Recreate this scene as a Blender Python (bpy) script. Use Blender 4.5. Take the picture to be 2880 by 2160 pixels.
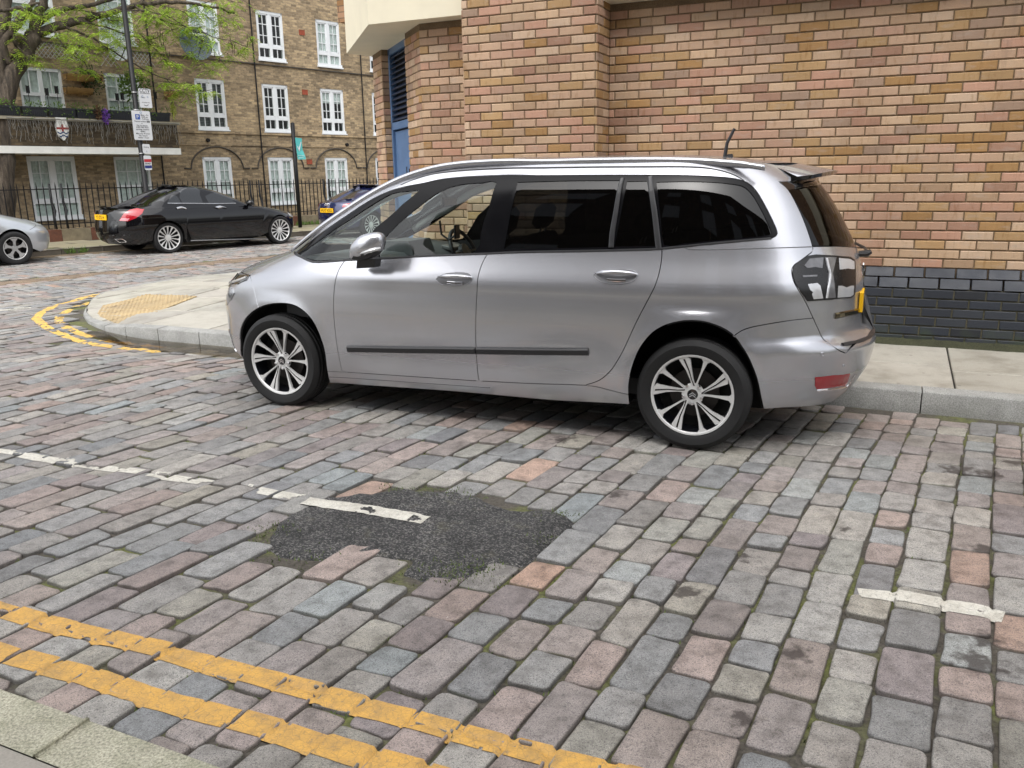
import bpy, bmesh, math, random
import numpy as np
from mathutils import Vector, Matrix, noise as mnoise
from mathutils.geometry import delaunay_2d_cdt
random.seed(7)
for _o in list(bpy.data.objects): bpy.data.objects.remove(_o)
SC = bpy.context.scene
COL = SC.collection
# ---------------------------------------------------------------- camera
PW, PH = 2880, 2160
FPX, PITCH, ROLL, CAMH = 2333.353, 0.2475556, -0.0154163, 1.55568
def _cam_axes():
    fwd = np.array([0, math.cos(PITCH), -math.sin(PITCH)]); up = np.array([0, math.sin(PITCH), math.cos(PITCH)]); rt = np.array([1., 0, 0])
    r = math.cos(ROLL)*rt + math.sin(ROLL)*up; u = -math.sin(ROLL)*rt + math.cos(ROLL)*up
    return r, u, fwd
CR, CU, CF = _cam_axes()
CAM0 = np.array([0, 0, CAMH])
cam = bpy.data.cameras.new('camera'); camo = bpy.data.objects.new('camera', cam); COL.objects.link(camo)
cam.sensor_fit = 'HORIZONTAL'; cam.sensor_width = 36; cam.lens = FPX/PW*36; cam.clip_end = 2000; cam.clip_start = 0.05
camo.matrix_world = Matrix(((CR[0], CU[0], -CF[0], 0), (CR[1], CU[1], -CF[1], 0), (CR[2], CU[2], -CF[2], CAMH), (0, 0, 0, 1)))
SC.camera = camo
# ---------------------------------------------------------------- sky, sun, exposure
wd = bpy.data.worlds.new('World'); SC.world = wd; wd.use_nodes = True
_n = wd.node_tree.nodes; _l = wd.node_tree.links
_sky = _n.new('ShaderNodeTexSky'); _sky.sky_type = 'NISHITA'; _sky.sun_disc = False
SUN_EL, SUN_AZ = math.radians(58), math.radians(200)      # azimuth clockwise from +Y: high, behind the camera
_sky.sun_elevation = SUN_EL; _sky.sun_rotation = SUN_AZ; _sky.air_density = 1.0; _sky.dust_density = 4.0; _sky.ozone_density = 1.0
_hs = _n.new('ShaderNodeHueSaturation'); _hs.inputs['Saturation'].default_value = 0.22
_bg = _n['Background']; _bg.inputs['Strength'].default_value = 0.15
_l.new(_sky.outputs[0], _hs.inputs['Color']); _l.new(_hs.outputs[0], _bg.inputs['Color'])
sl = bpy.data.lights.new('sun', 'SUN'); sl.energy = 1.0; sl.angle = math.radians(110); sl.color = (1, 0.985, 0.965)
so = bpy.data.objects.new('sun', sl); COL.objects.link(so)
_sd = Vector((math.sin(SUN_AZ)*math.cos(SUN_EL), math.cos(SUN_AZ)*math.cos(SUN_EL), math.sin(SUN_EL)))
so.rotation_euler = (-_sd).to_track_quat('-Z', 'Y').to_euler()
SC.view_settings.view_transform = 'Standard'; SC.view_settings.look = 'None'; SC.view_settings.gamma = 1.0
SC.view_settings.use_curve_mapping = False; SC.view_settings.exposure = 1.15
# ---------------------------------------------------------------- pixel -> place helpers (photograph pixels, 2880 x 2160)
TW, DN = -0.4287560, -7.5975          # wall frame: U along the wall, V out of it, z
UX = np.array([math.cos(TW), math.sin(TW), 0]); VX = np.array([math.sin(TW), -math.cos(TW), 0])
TF = 0.8677566                         # facade frame: F along the far facade, G out of it
FX = np.array([math.cos(TF), math.sin(TF), 0]); GX = np.array([math.sin(TF), -math.cos(TF), 0])
ZX = np.array([0, 0, 1.])
def wp(u, v, z=0): return UX*u + VX*(v+DN) + ZX*z
def fp(f, g, z=0): return FX*f + GX*g + ZX*z
def ray(px): return (px[0]-PW/2)/FPX*CR - (px[1]-PH/2)/FPX*CU + CF
def at_z(px, z=0.0):
    d = ray(px); return CAM0 + d*((z-CAMH)/d[2])
def on_plane(px, n, d):
    r = ray(px); return CAM0 + r*((d-CAM0@n)/(r@n))
def uv(px, z=0.0):
    P = at_z(px, z); return float(P@UX), float(P@VX-DN)
def fz(px, g):
    P = on_plane(px, GX, g); return float(P@FX), float(P[2])
def project(P):
    d = np.asarray(P)-CAM0; z = d@CF
    return (PW/2+FPX*(d@CR)/z, PH/2-FPX*(d@CU)/z, z)
def inview(P, m=0.12):
    x, y, z = project(P); return z > 0.2 and -m*PW < x < (1+m)*PW and -m*PH < y < (1+m)*PH
def inpoly(x, y, poly):
    c = False; j = len(poly)-1
    for i in range(len(poly)):
        xi, yi = poly[i][0], poly[i][1]; xj, yj = poly[j][0], poly[j][1]
        if (yi > y) != (yj > y) and x < (xj-xi)*(y-yi)/(yj-yi)+xi: c = not c
        j = i
    return c
def sstep(a, b, x):
    t = max(0., min(1., (x-a)/(b-a))); return t*t*(3-2*t)
def nz(x, y, z=0.0): return mnoise.noise(Vector((x, y, z)))
# ---------------------------------------------------------------- materials
def srgb(r, g, b, k=1.0):
    f = lambda c: ((c/255)/12.92 if c/255 <= .04045 else ((c/255+.055)/1.055)**2.4)*k
    return (f(r), f(g), f(b), 1)
class NT:
    """small helper to wire a Principled material"""
    def __init__(s, name):
        s.m = bpy.data.materials.new(name); s.m.use_nodes = True; s.t = s.m.node_tree
        s.b = s.t.nodes['Principled BSDF']; s.out = s.t.nodes['Material Output']
    def n(s, typ, **k):
        x = s.t.nodes.new(typ)
        for a, v in k.items(): setattr(x, a, v)
        return x
    def l(s, a, b): s.t.links.new(a, b)
    def set(s, **k):
        for a, v in k.items():
            i = s.b.inputs[a.replace('_', ' ')]
            if hasattr(v, 'links') or hasattr(v, 'is_linked'): s.l(v, i)
            else: i.default_value = v
        return s
    def pos(s): return s.n('ShaderNodeNewGeometry').outputs['Position']
    def map(s, vec, scale=(1, 1, 1), rot=(0, 0, 0), loc=(0, 0, 0)):
        m = s.n('ShaderNodeMapping'); m.inputs['Scale'].default_value = scale; m.inputs['Rotation'].default_value = rot; m.inputs['Location'].default_value = loc
        s.l(vec, m.inputs['Vector']); return m.outputs[0]
    def noise(s, vec, scale, detail=4, rough=.55, dist=0):
        x = s.n('ShaderNodeTexNoise'); x.inputs['Scale'].default_value = scale; x.inputs['Detail'].default_value = detail
        x.inputs['Roughness'].default_value = rough; x.inputs['Distortion'].default_value = dist; s.l(vec, x.inputs['Vector']); return x.outputs['Fac']
    def voro(s, vec, scale, out='Distance', feature='F1'):
        x = s.n('ShaderNodeTexVoronoi', feature=feature); x.inputs['Scale'].default_value = scale; s.l(vec, x.inputs['Vector']); return x.outputs[out]
    def ramp(s, fac, stops, interp='LINEAR'):
        x = s.n('ShaderNodeValToRGB'); e = x.color_ramp.elements; x.color_ramp.interpolation = interp
        while len(e) < len(stops): e.new(.5)
        for i, (p, c) in enumerate(stops):
            e[i].position = p; e[i].color = c if len(c) == 4 else (*c, 1)
        s.l(fac, x.inputs['Fac']); return x.outputs['Color']
    def val(s, fac, a, b, lo=0., hi=1.):
        x = s.n('ShaderNodeMapRange'); x.inputs['From Min'].default_value = a; x.inputs['From Max'].default_value = b
        x.inputs['To Min'].default_value = lo; x.inputs['To Max'].default_value = hi; s.l(fac, x.inputs['Value']); return x.outputs[0]
    def mix(s, fac, a, b, mode='MIX'):
        x = s.n('ShaderNodeMix', data_type='RGBA', blend_type=mode)
        for sock, v in ((x.inputs['Factor'], fac), (x.inputs['A'], a), (x.inputs['B'], b)) if False else ((x.inputs[0], fac), (x.inputs[6], a), (x.inputs[7], b)):
            if hasattr(v, 'is_linked'): s.l(v, sock)
            else: sock.default_value = v if not isinstance(v, tuple) or len(v) == 4 else (*v, 1)
        return x.outputs[2]
    def math(s, op, a, b=0.):
        x = s.n('ShaderNodeMath', operation=op)
        for i, v in enumerate((a, b)):
            if hasattr(v, 'is_linked'): s.l(v, x.inputs[i])
            else: x.inputs[i].default_value = v
        return x.outputs[0]
    def attr(s, name='Col'):
        x = s.n('ShaderNodeAttribute'); x.attribute_name = name; return x.outputs['Color']
    def bump(s, h, strength=.3, dist=.01, normal=None):
        x = s.n('ShaderNodeBump'); x.inputs['Strength'].default_value = strength; x.inputs['Distance'].default_value = dist
        s.l(h, x.inputs['Height'])
        if normal is not None: s.l(normal, x.inputs['Normal'])
        s.l(x.outputs[0], s.b.inputs['Normal']); return x.outputs[0]
W1 = (1, 1, 1, 1); K0 = (0, 0, 0, 1)
MATS = {}
def plain(name, col, rough=.5, metal=0., var=.12, scale=12, bump=0., coat=0., spec=.5):
    """plain surface with slight mottling"""
    if name in MATS: return MATS[name]
    k = NT(name); p = k.pos(); nn = k.noise(p, scale, 5)
    c = k.mix(1.0, (*col[:3], 1), k.ramp(nn, [(.25, (1-var,)*3), (.75, (1+var*.6,)*3)]), 'MULTIPLY')
    k.set(Base_Color=c, Metallic=metal, Roughness=k.val(nn, .2, .8, max(0, rough-.06), min(1, rough+.08)))
    k.b.inputs['Coat Weight'].default_value = coat; k.b.inputs['Specular IOR Level'].default_value = spec
    if bump: k.bump(k.noise(p, scale*6, 4), bump, .004)
    MATS[name] = k.m; return k.m
# ---------------------------------------------------------------- mesh helpers
class MB:
    """collects shapes, builds ONE mesh object"""
    def __init__(s): s.v = []; s.f = []; s.mi = []; s.c = []; s.cur = 0; s.col = None
    def add(s, vs, fs, mi=None):
        o = len(s.v); s.v += [tuple(float(c) for c in v) for v in vs]
        for f in fs: s.f.append(tuple(i+o for i in f)); s.mi.append(s.cur if mi is None else mi); s.c.append(s.col)
        return s
    def box(s, o, a, b, c):
        """corner o and three edge vectors"""
        o, a, b, c = map(np.asarray, (o, a, b, c))
        vs = [o, o+a, o+a+b, o+b, o+c, o+a+c, o+a+b+c, o+b+c]
        fs = [(3, 2, 1, 0), (4, 5, 6, 7), (0, 1, 5, 4), (1, 2, 6, 5), (2, 3, 7, 6), (3, 0, 4, 7)]
        if np.dot(np.cross(a, b), c) < 0: fs = [f[::-1] for f in fs]
        return s.add(vs, fs)
    def cbox(s, lo, hi):
        lo, hi = np.array(lo, float), np.array(hi, float); d = hi-lo
        return s.box(lo, (d[0], 0, 0), (0, d[1], 0), (0, 0, d[2]))
    def bbox(s, o, a, b, c, r=.005):
        """box with chamfered edges (o corner, edge vectors)"""
        o, a, b, c = map(lambda q: np.asarray(q, float), (o, a, b, c)); L = [np.linalg.norm(q) for q in (a, b, c)]; E = [q/l for q, l in zip((a, b, c), L)]
        bm = bmesh.new(); bmesh.ops.create_cube(bm, size=1)
        M = Matrix(((a[0], b[0], c[0], 0), (a[1], b[1], c[1], 0), (a[2], b[2], c[2], 0), (0, 0, 0, 1)))
        for v in bm.verts: v.co = (M @ (v.co+Vector((.5, .5, .5)))) + Vector(o)
        bmesh.ops.bevel(bm, geom=list(bm.edges), offset=r, segments=1, affect='EDGES')
        bmesh.ops.recalc_face_normals(bm, faces=bm.faces)
        bm.verts.index_update(); s.add([v.co for v in bm.verts], [[v.index for v in f.verts] for f in bm.faces]); bm.free(); return s
    def tube(s, pts, r, n=8, cap=True):
        pts = [np.asarray(p, float) for p in pts]; rs = r if hasattr(r, '__len__') else [r]*len(pts)
        rings = []; up = None
        for i, p in enumerate(pts):
            t = pts[min(i+1, len(pts)-1)]-pts[max(i-1, 0)]; t = t/(np.linalg.norm(t)+1e-12)
            if up is None: up = np.cross(t, [0, 0, 1]) if abs(t[2]) < .9 else np.cross(t, [1, 0, 0])
            x = up-t*(up@t); x /= np.linalg.norm(x); up = x; y = np.cross(t, x)
            rings.append([p+rs[i]*(math.cos(2*math.pi*k/n)*x+math.sin(2*math.pi*k/n)*y) for k in range(n)])
        vs = [q for rg in rings for q in rg]; fs = []
        for i in range(len(rings)-1):
            for k in range(n): a, b = i*n+k, i*n+(k+1) % n; fs.append((a, b, b+n, a+n))
        if cap: fs.append(tuple(range(n-1, -1, -1))); fs.append(tuple(range((len(rings)-1)*n, len(rings)*n)))
        return s.add(vs, fs)
    def prism(s, poly, d, flip=False):
        """polygon (3d points) extruded by vector d"""
        n = len(poly); poly = [np.asarray(p, float) for p in poly]; d = np.asarray(d, float)
        nn = sum(np.cross(poly[i]-poly[0], poly[(i+1) % n]-poly[0]) for i in range(n))
        if nn@d > 0: poly = poly[::-1]
        vs = poly+[p+d for p in poly]
        fs = [tuple(range(n)), tuple(range(2*n-1, n-1, -1))]+[(i, i+n, (i+1) % n+n, (i+1) % n) for i in range(n)]
        return s.add(vs, fs)
    def lathe(s, prof, axis, o, n=32, closed=False):
        """profile (radius, along) turned about axis through o"""
        ax = np.asarray(axis, float); ax /= np.linalg.norm(ax); x = np.cross(ax, [0, 0, 1]) if abs(ax[2]) < .9 else np.cross(ax, [1, 0, 0]); x /= np.linalg.norm(x); y = np.cross(ax, x)
        vs = []
        for r, h in prof:
            for k in range(n): a = 2*math.pi*k/n; vs.append(np.asarray(o)+ax*h+r*(math.cos(a)*x+math.sin(a)*y))
        m = len(prof); fs = []
        for i in range(m if closed else m-1):
            for k in range(n): a, b = i*n+k, i*n+(k+1) % n; c, d = ((i+1) % m)*n+(k+1) % n, ((i+1) % m)*n+k; fs.append((a, b, c, d))
        return s.add(vs, fs)
    def build(s, name, mats, parent=None, smooth=False, kind=None, recalc=False, local=False):
        me = bpy.data.meshes.new(name)
        M = ROOTM.get(parent.name) if parent is not None else None
        vs = s.v
        if M is not None and not local:
            A = np.array(vs) if vs else np.zeros((0, 3)); vs = (A @ M[0].T + M[1]).tolist()
        me.from_pydata(vs, [], s.f)
        for m in (mats if isinstance(mats, (list, tuple)) else [mats]): me.materials.append(m)
        if any(s.mi): me.polygons.foreach_set('material_index', s.mi)
        if any(c is not None for c in s.c):
            at = me.color_attributes.new('Col', 'FLOAT_COLOR', 'CORNER'); buf = []
            for p, c in zip(me.polygons, s.c): buf += list((c or (1, 1, 1, 1)))*p.loop_total
            at.data.foreach_set('color', buf)
        if recalc:
            bm = bmesh.new(); bm.from_mesh(me); bmesh.ops.recalc_face_normals(bm, faces=bm.faces); bm.to_mesh(me); bm.free()
        if smooth: me.polygons.foreach_set('use_smooth', [True]*len(me.polygons))
        return link(name, me, parent, kind)
ROOTM = {}     # root empties: (R, t) taking world points to the root's local space
def link(name, me, parent=None, kind=None):
    o = bpy.data.objects.new(name, me); COL.objects.link(o)
    if parent is not None: o.parent = parent
    if kind: o['kind'] = kind
    if parent is not None and parent.name in ROOTM and me is not None: ROOTM[o.name] = ROOTM[parent.name]
    return o
def root(name, loc, label, cat, group=None, rotz=0.0, kind=None):
    o = bpy.data.objects.new(name, None); COL.objects.link(o); o.empty_display_size = .2
    o.location = tuple(float(c) for c in loc); o.rotation_euler = (0, 0, rotz)
    c, s_ = math.cos(rotz), math.sin(rotz); Ri = np.array([[c, s_, 0], [-s_, c, 0], [0, 0, 1.]])
    ROOTM[o.name] = (Ri, -(Ri @ np.asarray(loc, float)))
    return tag(o, label, cat, group, kind)
def tag(o, label=None, cat=None, group=None, kind=None):
    if label: o['label'] = label
    if cat: o['category'] = cat
    if group: o['group'] = group
    if kind: o['kind'] = kind
    return o
def autosmooth(o, ang=35):
    me = o.data; me.polygons.foreach_set('use_smooth', [True]*len(me.polygons)); me.set_sharp_from_angle(angle=math.radians(ang)); return o
def text_mesh(mb, txt, o, ex, ey, h, mi=0, width=None, depth=.0):
    """flat lettering laid at o (left baseline), ex along, ey up, h = cap height; centred if width given"""
    cu = bpy.data.curves.new('t', 'FONT'); cu.body = txt; cu.size = 1; cu.resolution_u = 2; cu.offset = .014
    ob = bpy.data.objects.new('t', cu); COL.objects.link(ob)
    me = ob.to_mesh(); P = np.array([v.co[:] for v in me.vertices]) if len(me.vertices) else np.zeros((0, 3)); F = [tuple(p.vertices) for p in me.polygons]
    ob.to_mesh_clear(); bpy.data.objects.remove(ob); bpy.data.curves.remove(cu)
    if not len(P): return mb
    s = h/.70; P = P*s; x0, x1 = P[:, 0].min(), P[:, 0].max()
    if width is not None:
        k = min(1, width/(x1-x0)); P[:, 0] = (P[:, 0]-x0)*k - (x1-x0)*k/2
    o = np.asarray(o, float); ex = np.asarray(ex, float); ey = np.asarray(ey, float)
    return mb.add([o+ex*p[0]+ey*p[1] for p in P], F, mi)
# ================================================================ materials of the ground
def m_sett():
    k = NT('granite_sett'); p = k.pos(); c = k.attr()
    sp = k.noise(p, 330, 3, .7); sp2 = k.voro(p, 260, 'Color'); big = k.noise(p, 14, 5, .6)
    c = k.mix(.75, c, k.ramp(sp, [(.30, (.30,)*3), (.5, (.95,)*3), (.70, (1.65,)*3)]), 'MULTIPLY')
    sepb = k.n('ShaderNodeSeparateColor'); k.l(sp2, sepb.inputs[0])
    c = k.mix(k.val(sepb.outputs[0], .80, .95, 0, .55), c, (.05, .05, .055, 1))
    c = k.mix(1.0, c, k.ramp(big, [(.28, (.56, .55, .54)), (.52, (1, 1, 1)), (.75, (1.22, 1.2, 1.17))]), 'MULTIPLY')
    c = k.mix(1.0, c, k.ramp(k.noise(p, .9, 5, .6), [(.3, (.78, .76, .74)), (.5, (1, 1, 1)), (.72, (1.1, 1.09, 1.07))]), 'MULTIPLY')
    c = k.mix(k.val(k.noise(p, 26, 5, .75), .58, .74, 0, .6), c, (.085, .08, .075, 1)); c = k.mix(k.val(k.noise(k.map(p, (1, 1, 1), (0, 0, 0), (9, 4, 0)), 7, 6, .8), .56, .72, 0, .45), c, (.10, .092, .083, 1))
    # stains (oil, gum, rust) with a shape of their own
    st = [((370,450),.07,0),((680,880),.075,0),((940,720),.055,0),((1150,1150),.07,0),((930,1430),.06,0),((1960,1180),.11,1),((1995,1085),.075,1),((1985,690),.08,1),((1370,600),.04,0),((130,205),.11,1),((1870,340),.11,2),((2010,360),.09,2),((2120,300),.09,1)]
    dist = k.noise(p, 22, 3); tot = None; rust = None
    for (x, y), r, kind in st:
        P = at_z((1500+x/1.565, 1100+y/1.565), .01)
        vm = k.n('ShaderNodeVectorMath', operation='DISTANCE'); k.l(p, vm.inputs[0]); vm.inputs[1].default_value = P
        a = k.math('SUBTRACT', vm.outputs['Value'], k.math('MULTIPLY', k.math('SUBTRACT', dist, .5), r*2.4))
        m = k.val(a, r*.35, r*.85, 1, 0)
        tot = m if tot is None else k.math('MAXIMUM', tot, m)
    c = k.mix(k.math('MULTIPLY', tot, .82), c, (.035, .027, .024, 1))
    c = k.mix(k.val(k.voro(p, 5.5), .018, .026, .5, 0), c, (.42, .41, .39, 1)); c = k.mix(k.val(k.voro(k.map(p, (1, 1, 1), (0, 0, 0), (3.3, 1.7, 0)), 7.5), .012, .024, .75, 0), c, (.03, .028, .026, 1))
    # worn dirt and moss towards the joints
    mo = k.noise(p, 3.2, 4); 
    ge = k.n('ShaderNodeNewGeometry'); sx = k.n('ShaderNodeSeparateXYZ'); k.l(ge.outputs['Normal'], sx.inputs[0])
    edge = k.val(sx.outputs[2], .5, .9, 1, 0)
    c = k.mix(k.math('MULTIPLY', edge, .5), c, k.mix(k.val(mo, .54, .68), (.05, .043, .036, 1), (.065, .075, .025, 1)))
    k.set(Base_Color=c, Roughness=k.val(big, .25, .8, .5, .82)); k.b.inputs['Specular IOR Level'].default_value = .4
    k.bump(k.math('ADD', k.math('MULTIPLY', sp, .35), k.noise(p, 45, 4)), .55, .006); return k.m
def m_bed():
    k = NT('joint_dirt'); p = k.pos(); a = k.noise(p, 2.6, 5, .6); b = k.noise(p, 60, 4, .7)
    c = k.mix(k.val(a, .47, .62), (.075, .066, .053, 1), (.11, .12, .035, 1)); c = k.mix(.7, c, k.ramp(b, [(.3, (.3,)*3), (.7, (1.7,)*3)]), 'MULTIPLY')
    k.set(Base_Color=c, Roughness=.9); k.bump(b, .7, .01); return k.m
def m_stone(name, col, speck=.5, sc=230, rough=.75, moss=0., bump=.3):
    k = NT(name); p = k.pos(); s_ = k.noise(p, sc, 3, .75); b = k.noise(p, 5, 5, .6)
    c = k.mix(speck, (*col[:3], 1), k.ramp(s_, [(.32, (.25,)*3), (.5, (1.,)*3), (.7, (1.8,)*3)]), 'MULTIPLY')
    c = k.mix(1., c, k.ramp(b, [(.25, (.72, .72, .7)), (.7, (1.1, 1.1, 1.08))]), 'MULTIPLY')
    if moss: c = k.mix(k.math('MULTIPLY', k.val(k.noise(p, 9, 5, .7), .45, .7), moss), c, (.07, .09, .03, 1))
    k.set(Base_Color=c, Roughness=rough); k.bump(s_, bump, .004); return k.m
def m_slab(name, col):
    k = NT(name); p = k.pos(); b = k.noise(p, 4, 6, .65); s_ = k.noise(k.map(p, (40, 40, 40)), 4, 4, .6); c0 = k.attr()
    c = k.mix(1., k.mix(1., (*col[:3], 1), c0, 'MULTIPLY'), k.ramp(b, [(.25, (.62, .60, .56)), (.5, (.98, .97, .96)), (.8, (1.12, 1.12, 1.12))]), 'MULTIPLY')
    c = k.mix(.5, c, k.ramp(s_, [(.3, (.72,)*3), (.7, (1.18,)*3)]), 'MULTIPLY')
    c = k.mix(k.val(k.voro(p, 4.5), .05, .075, .55, 0), c, (.12, .11, .10, 1)); c = k.mix(k.val(k.voro(k.map(p, (1, 1, 1), (0, 0, 0), (2, 7, 0)), 11), .0, .07, .6, 0), c, (.09, .085, .075, 1)); c = k.mix(k.val(k.noise(p, 1.6, 6, .7), .52, .72, 0, .5), c, (.17, .155, .13, 1)); c = k.mix(k.val(k.noise(k.map(p, (1, 1, 1), (0, 0, 0), (5, 2, 0)), 16, 6, .8), .60, .75, 0, .45), c, (.12, .11, .095, 1))
    k.set(Base_Color=c, Roughness=k.val(b, .3, .8, .55, .8)); k.bump(s_, .25, .004); return k.m
def m_asphalt(name, col, stone=(.25, .24, .22), sc=150):
    k = NT(name); p = k.pos(); v = k.voro(p, sc, 'Color'); d = k.voro(p, sc); b = k.noise(p, 3.5, 5, .7)
    sep = k.n('ShaderNodeSeparateColor'); k.l(v, sep.inputs[0])
    c = k.mix(k.val(sep.outputs[0], .55, 1.0, 0, .8), (*col, 1), (*stone, 1)); c = k.mix(1, c, k.ramp(b, [(.3, (.6,)*3), (.7, (1.7,)*3)]), 'MULTIPLY')
    c = k.mix(k.val(k.noise(p, 7, 5, .7), .56, .72, 0, .7), c, (.085, .08, .05, 1))
    k.set(Base_Color=c, Roughness=.88); k.bump(d, .9, .012); return k.m
def m_paint(name, col, dirty):
    k = NT(name); p = k.pos(); b = k.noise(p, 11, 6, .7); cr = k.voro(p, 38, 'Distance', 'DISTANCE_TO_EDGE')
    c = k.mix(k.val(b, .42, .72, 0, dirty), (*col[:3], 1), (.16, .13, .09, 1)); c = k.mix(k.val(k.noise(p, 48, 6, .8), .56, .68, 0, .75), c, (.14, .125, .11, 1)); c = k.mix(k.val(cr, 0, .035, .45, 0), c, (.12, .10, .07, 1))
    c = k.mix(.5, c, k.ramp(k.noise(p, 160, 3), [(.3, (.75,)*3), (.7, (1.15,)*3)]), 'MULTIPLY')
    k.set(Base_Color=c, Roughness=.6); k.bump(k.noise(p, 120, 3), .3, .004); return k.m
M_SETT, M_BED = m_sett(), m_bed()
M_KERB = m_stone('granite_kerb', srgb(150, 150, 148), .6, 150, .75, .12)
M_KERBF = m_stone('granite_kerb_mossy', srgb(165, 162, 145), .75, 130, .8, .45)
M_KERBD = m_stone('granite_kerb_dark', srgb(105, 98, 90), .5, 200, .8, .2)
M_SLAB = m_slab('york_slab', srgb(180, 177, 168, .86)); M_SLABG = m_slab('grey_slab', srgb(150, 145, 138)); M_SLABF = m_slab('green_slab', srgb(148, 142, 118, .9))
M_TACT = m_slab('buff_tactile', srgb(192, 170, 130, .85))
M_ASPH = m_asphalt('patch_asphalt', (.036, .036, .036), (.22, .21, .2)); M_GRAVEL = m_asphalt('brown_gravel', (.15, .108, .072), (.32, .25, .18), 90); M_DIRT = m_asphalt('gutter_dirt', (.11, .08, .045), (.2, .15, .1), 120)
M_YEL = m_paint('yellow_road_paint', srgb(216, 168, 84, .9), .55); M_WHT = m_paint('white_road_paint', srgb(214, 211, 200, .9), .4); M_YELF = m_paint('faded_yellow_paint', srgb(222, 182, 88), .55)
M_MOSS = m_stone('moss', (.042, .044, .022), .6, 90, .95, 0, .8)
# ================================================================ heights
KERB = [(9, 1.53), (-6.9, 1.53), (-7.2, 1.475), (-7.45, 1.40), (-7.77, 1.29), (-8.06, 1.19), (-8.31, 1.07), (-8.735, .78), (-9.05, .50), (-9.655, -.09), (-10.05, -.62), (-10.25, -1.15), (-10.33, -1.68), (-10.31, -2.2), (-10.17, -2.8), (-10.0, -3.4), (-9.0, -6.97), (-7.6, -11.96), (-4.4, -23.4)]
def dkerb(u, v):
    best = 9.
    for (a, b), (c, d) in zip(KERB[:-1], KERB[1:]):
        t = max(0, min(1, ((u-a)*(c-a)+(v-b)*(d-b))/((c-a)**2+(d-b)**2))); best = min(best, math.hypot(u-a-t*(c-a), v-b-t*(d-b)))
    return best
def kerbz(u, v): return .08*sstep(-7.75, -7.0, u)*(1 if v > 0 else 0) + .012
def gz(u, v):
    return -.05*(1-sstep(0, 1.3, v-1.53))*sstep(-8.6, -7.2, u)
ISLAND = KERB+[(9, -23.4)]
def pvz(u, v):
    k = kerbz(u, v); return k+(.14-k)*sstep(.05, 1.7, dkerb(u, v))
# ================================================================ road: bed, setts, paint
GR = root('ground', (0, 0, 0), 'dark ground reaching to the horizon', 'ground', kind='structure')
MB().add([(-400, -400, -.12), (400, -400, -.12), (400, 400, -.12), (-400, 400, -.12)], [(0, 1, 2, 3)]).build('ground_sheet', plain('far_ground', (.09, .085, .08), .9), GR)
ROAD = root('road', (0, 0, 0), 'granite sett street with moss in the joints', 'road', kind='structure')
bed = MB(); NU, NV = 60, 40
us = np.linspace(-34, 11, NU); vs_ = np.linspace(-30, 6.3, NV)
vv = []
for a in us:
    for b in vs_: vv.append(wp(a, b, gz(a, b)-.0135))
bed.add(vv, [(i*NV+j, i*NV+j+1, (i+1)*NV+j+1, (i+1)*NV+j) for i in range(NU-1) for j in range(NV-1)])
bed.build('joint_bed', M_BED, ROAD, recalc=True)
PATCH = [(-2.523, 4.585), (-2.476, 4.451), (-2.36, 4.33), (-2.176, 4.2), (-2.0, 4.15), (-1.803, 4.12), (-1.68, 4.2), (-1.557, 4.225), (-1.40, 4.17), (-1.291, 4.188), (-1.22, 4.28), (-1.237, 4.366), (-1.266, 4.702), (-1.35, 4.85), (-1.429, 4.952), (-1.55, 5.0), (-1.677, 4.98), (-1.71, 4.859), (-1.874, 4.9), (-2.05, 4.99), (-2.252, 5.057), (-2.379, 4.993), (-2.44, 4.9), (-2.498, 4.719)]
def edge_far(v): return -10.33-.28*(v+1.5)          # where the far road's setts begin
PAL = [((160, 157, 152), 22), ((146, 151, 153), 14), ((132, 138, 143), 9), ((170, 153, 146), 16), ((176, 148, 138), 11), ((184, 182, 174), 14), ((168, 166, 150), 8), ((104, 110, 118), 4), ((150, 138, 136), 12), ((206, 152, 122), 1.2), ((158, 172, 175), 4), ((140, 122, 122), 4)]
def sett_col():
    r = random.random()*sum(w for _, w in PAL)
    for c, w in PAL:
        r -= w
        if r <= 0: break
    c = [.44*x+.56*m for x, m in zip(c, (164, 160, 156))]; k = random.uniform(.84, 1.1); c = srgb(*c, .78*k); j = random.uniform(-.03, .03)
    return (c[0]*(1+j), c[1], c[2]*(1-j), 1)
SETTS = []      # (corner uv x4, z, colour)
def near_rows():
    U = -13.5; i = 0
    while U < 7.5:
        w = random.uniform(.135, .172); V = (1.56 if U > -7.6 else -3.2)+random.uniform(0, .16); ph = random.random()*9
        sl = lambda v: -.092*(v-4.2)+.012*math.sin(v*1.3+U*.7)
        while V < 6.24:
            L = random.choice([random.uniform(.15, .21), random.uniform(.2, .28), random.uniform(.24, .36)]) if U > -1.6 else random.uniform(.2, .36)
            V1 = min(V+L, 6.26)
            if V1-V > .07:
                a, b = U+sl(V), U+sl(V1)
                q = [(a, V), (a+w, V), (b+w, V1), (b, V1)]; cu, cv = (a+b+w)/2, (V+V1)/2
                if cu > edge_far(cv) and not inpoly(cu, cv, PATCH) and inview(wp(cu, cv), .6) and not (cv < 1.9 and (inpoly(cu, cv, ISLAND) or any(inpoly(x, y, ISLAND) for x, y in q))): SETTS.append((q, cu, cv, 0))
            V = V1
        U += w
near_rows()
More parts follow.
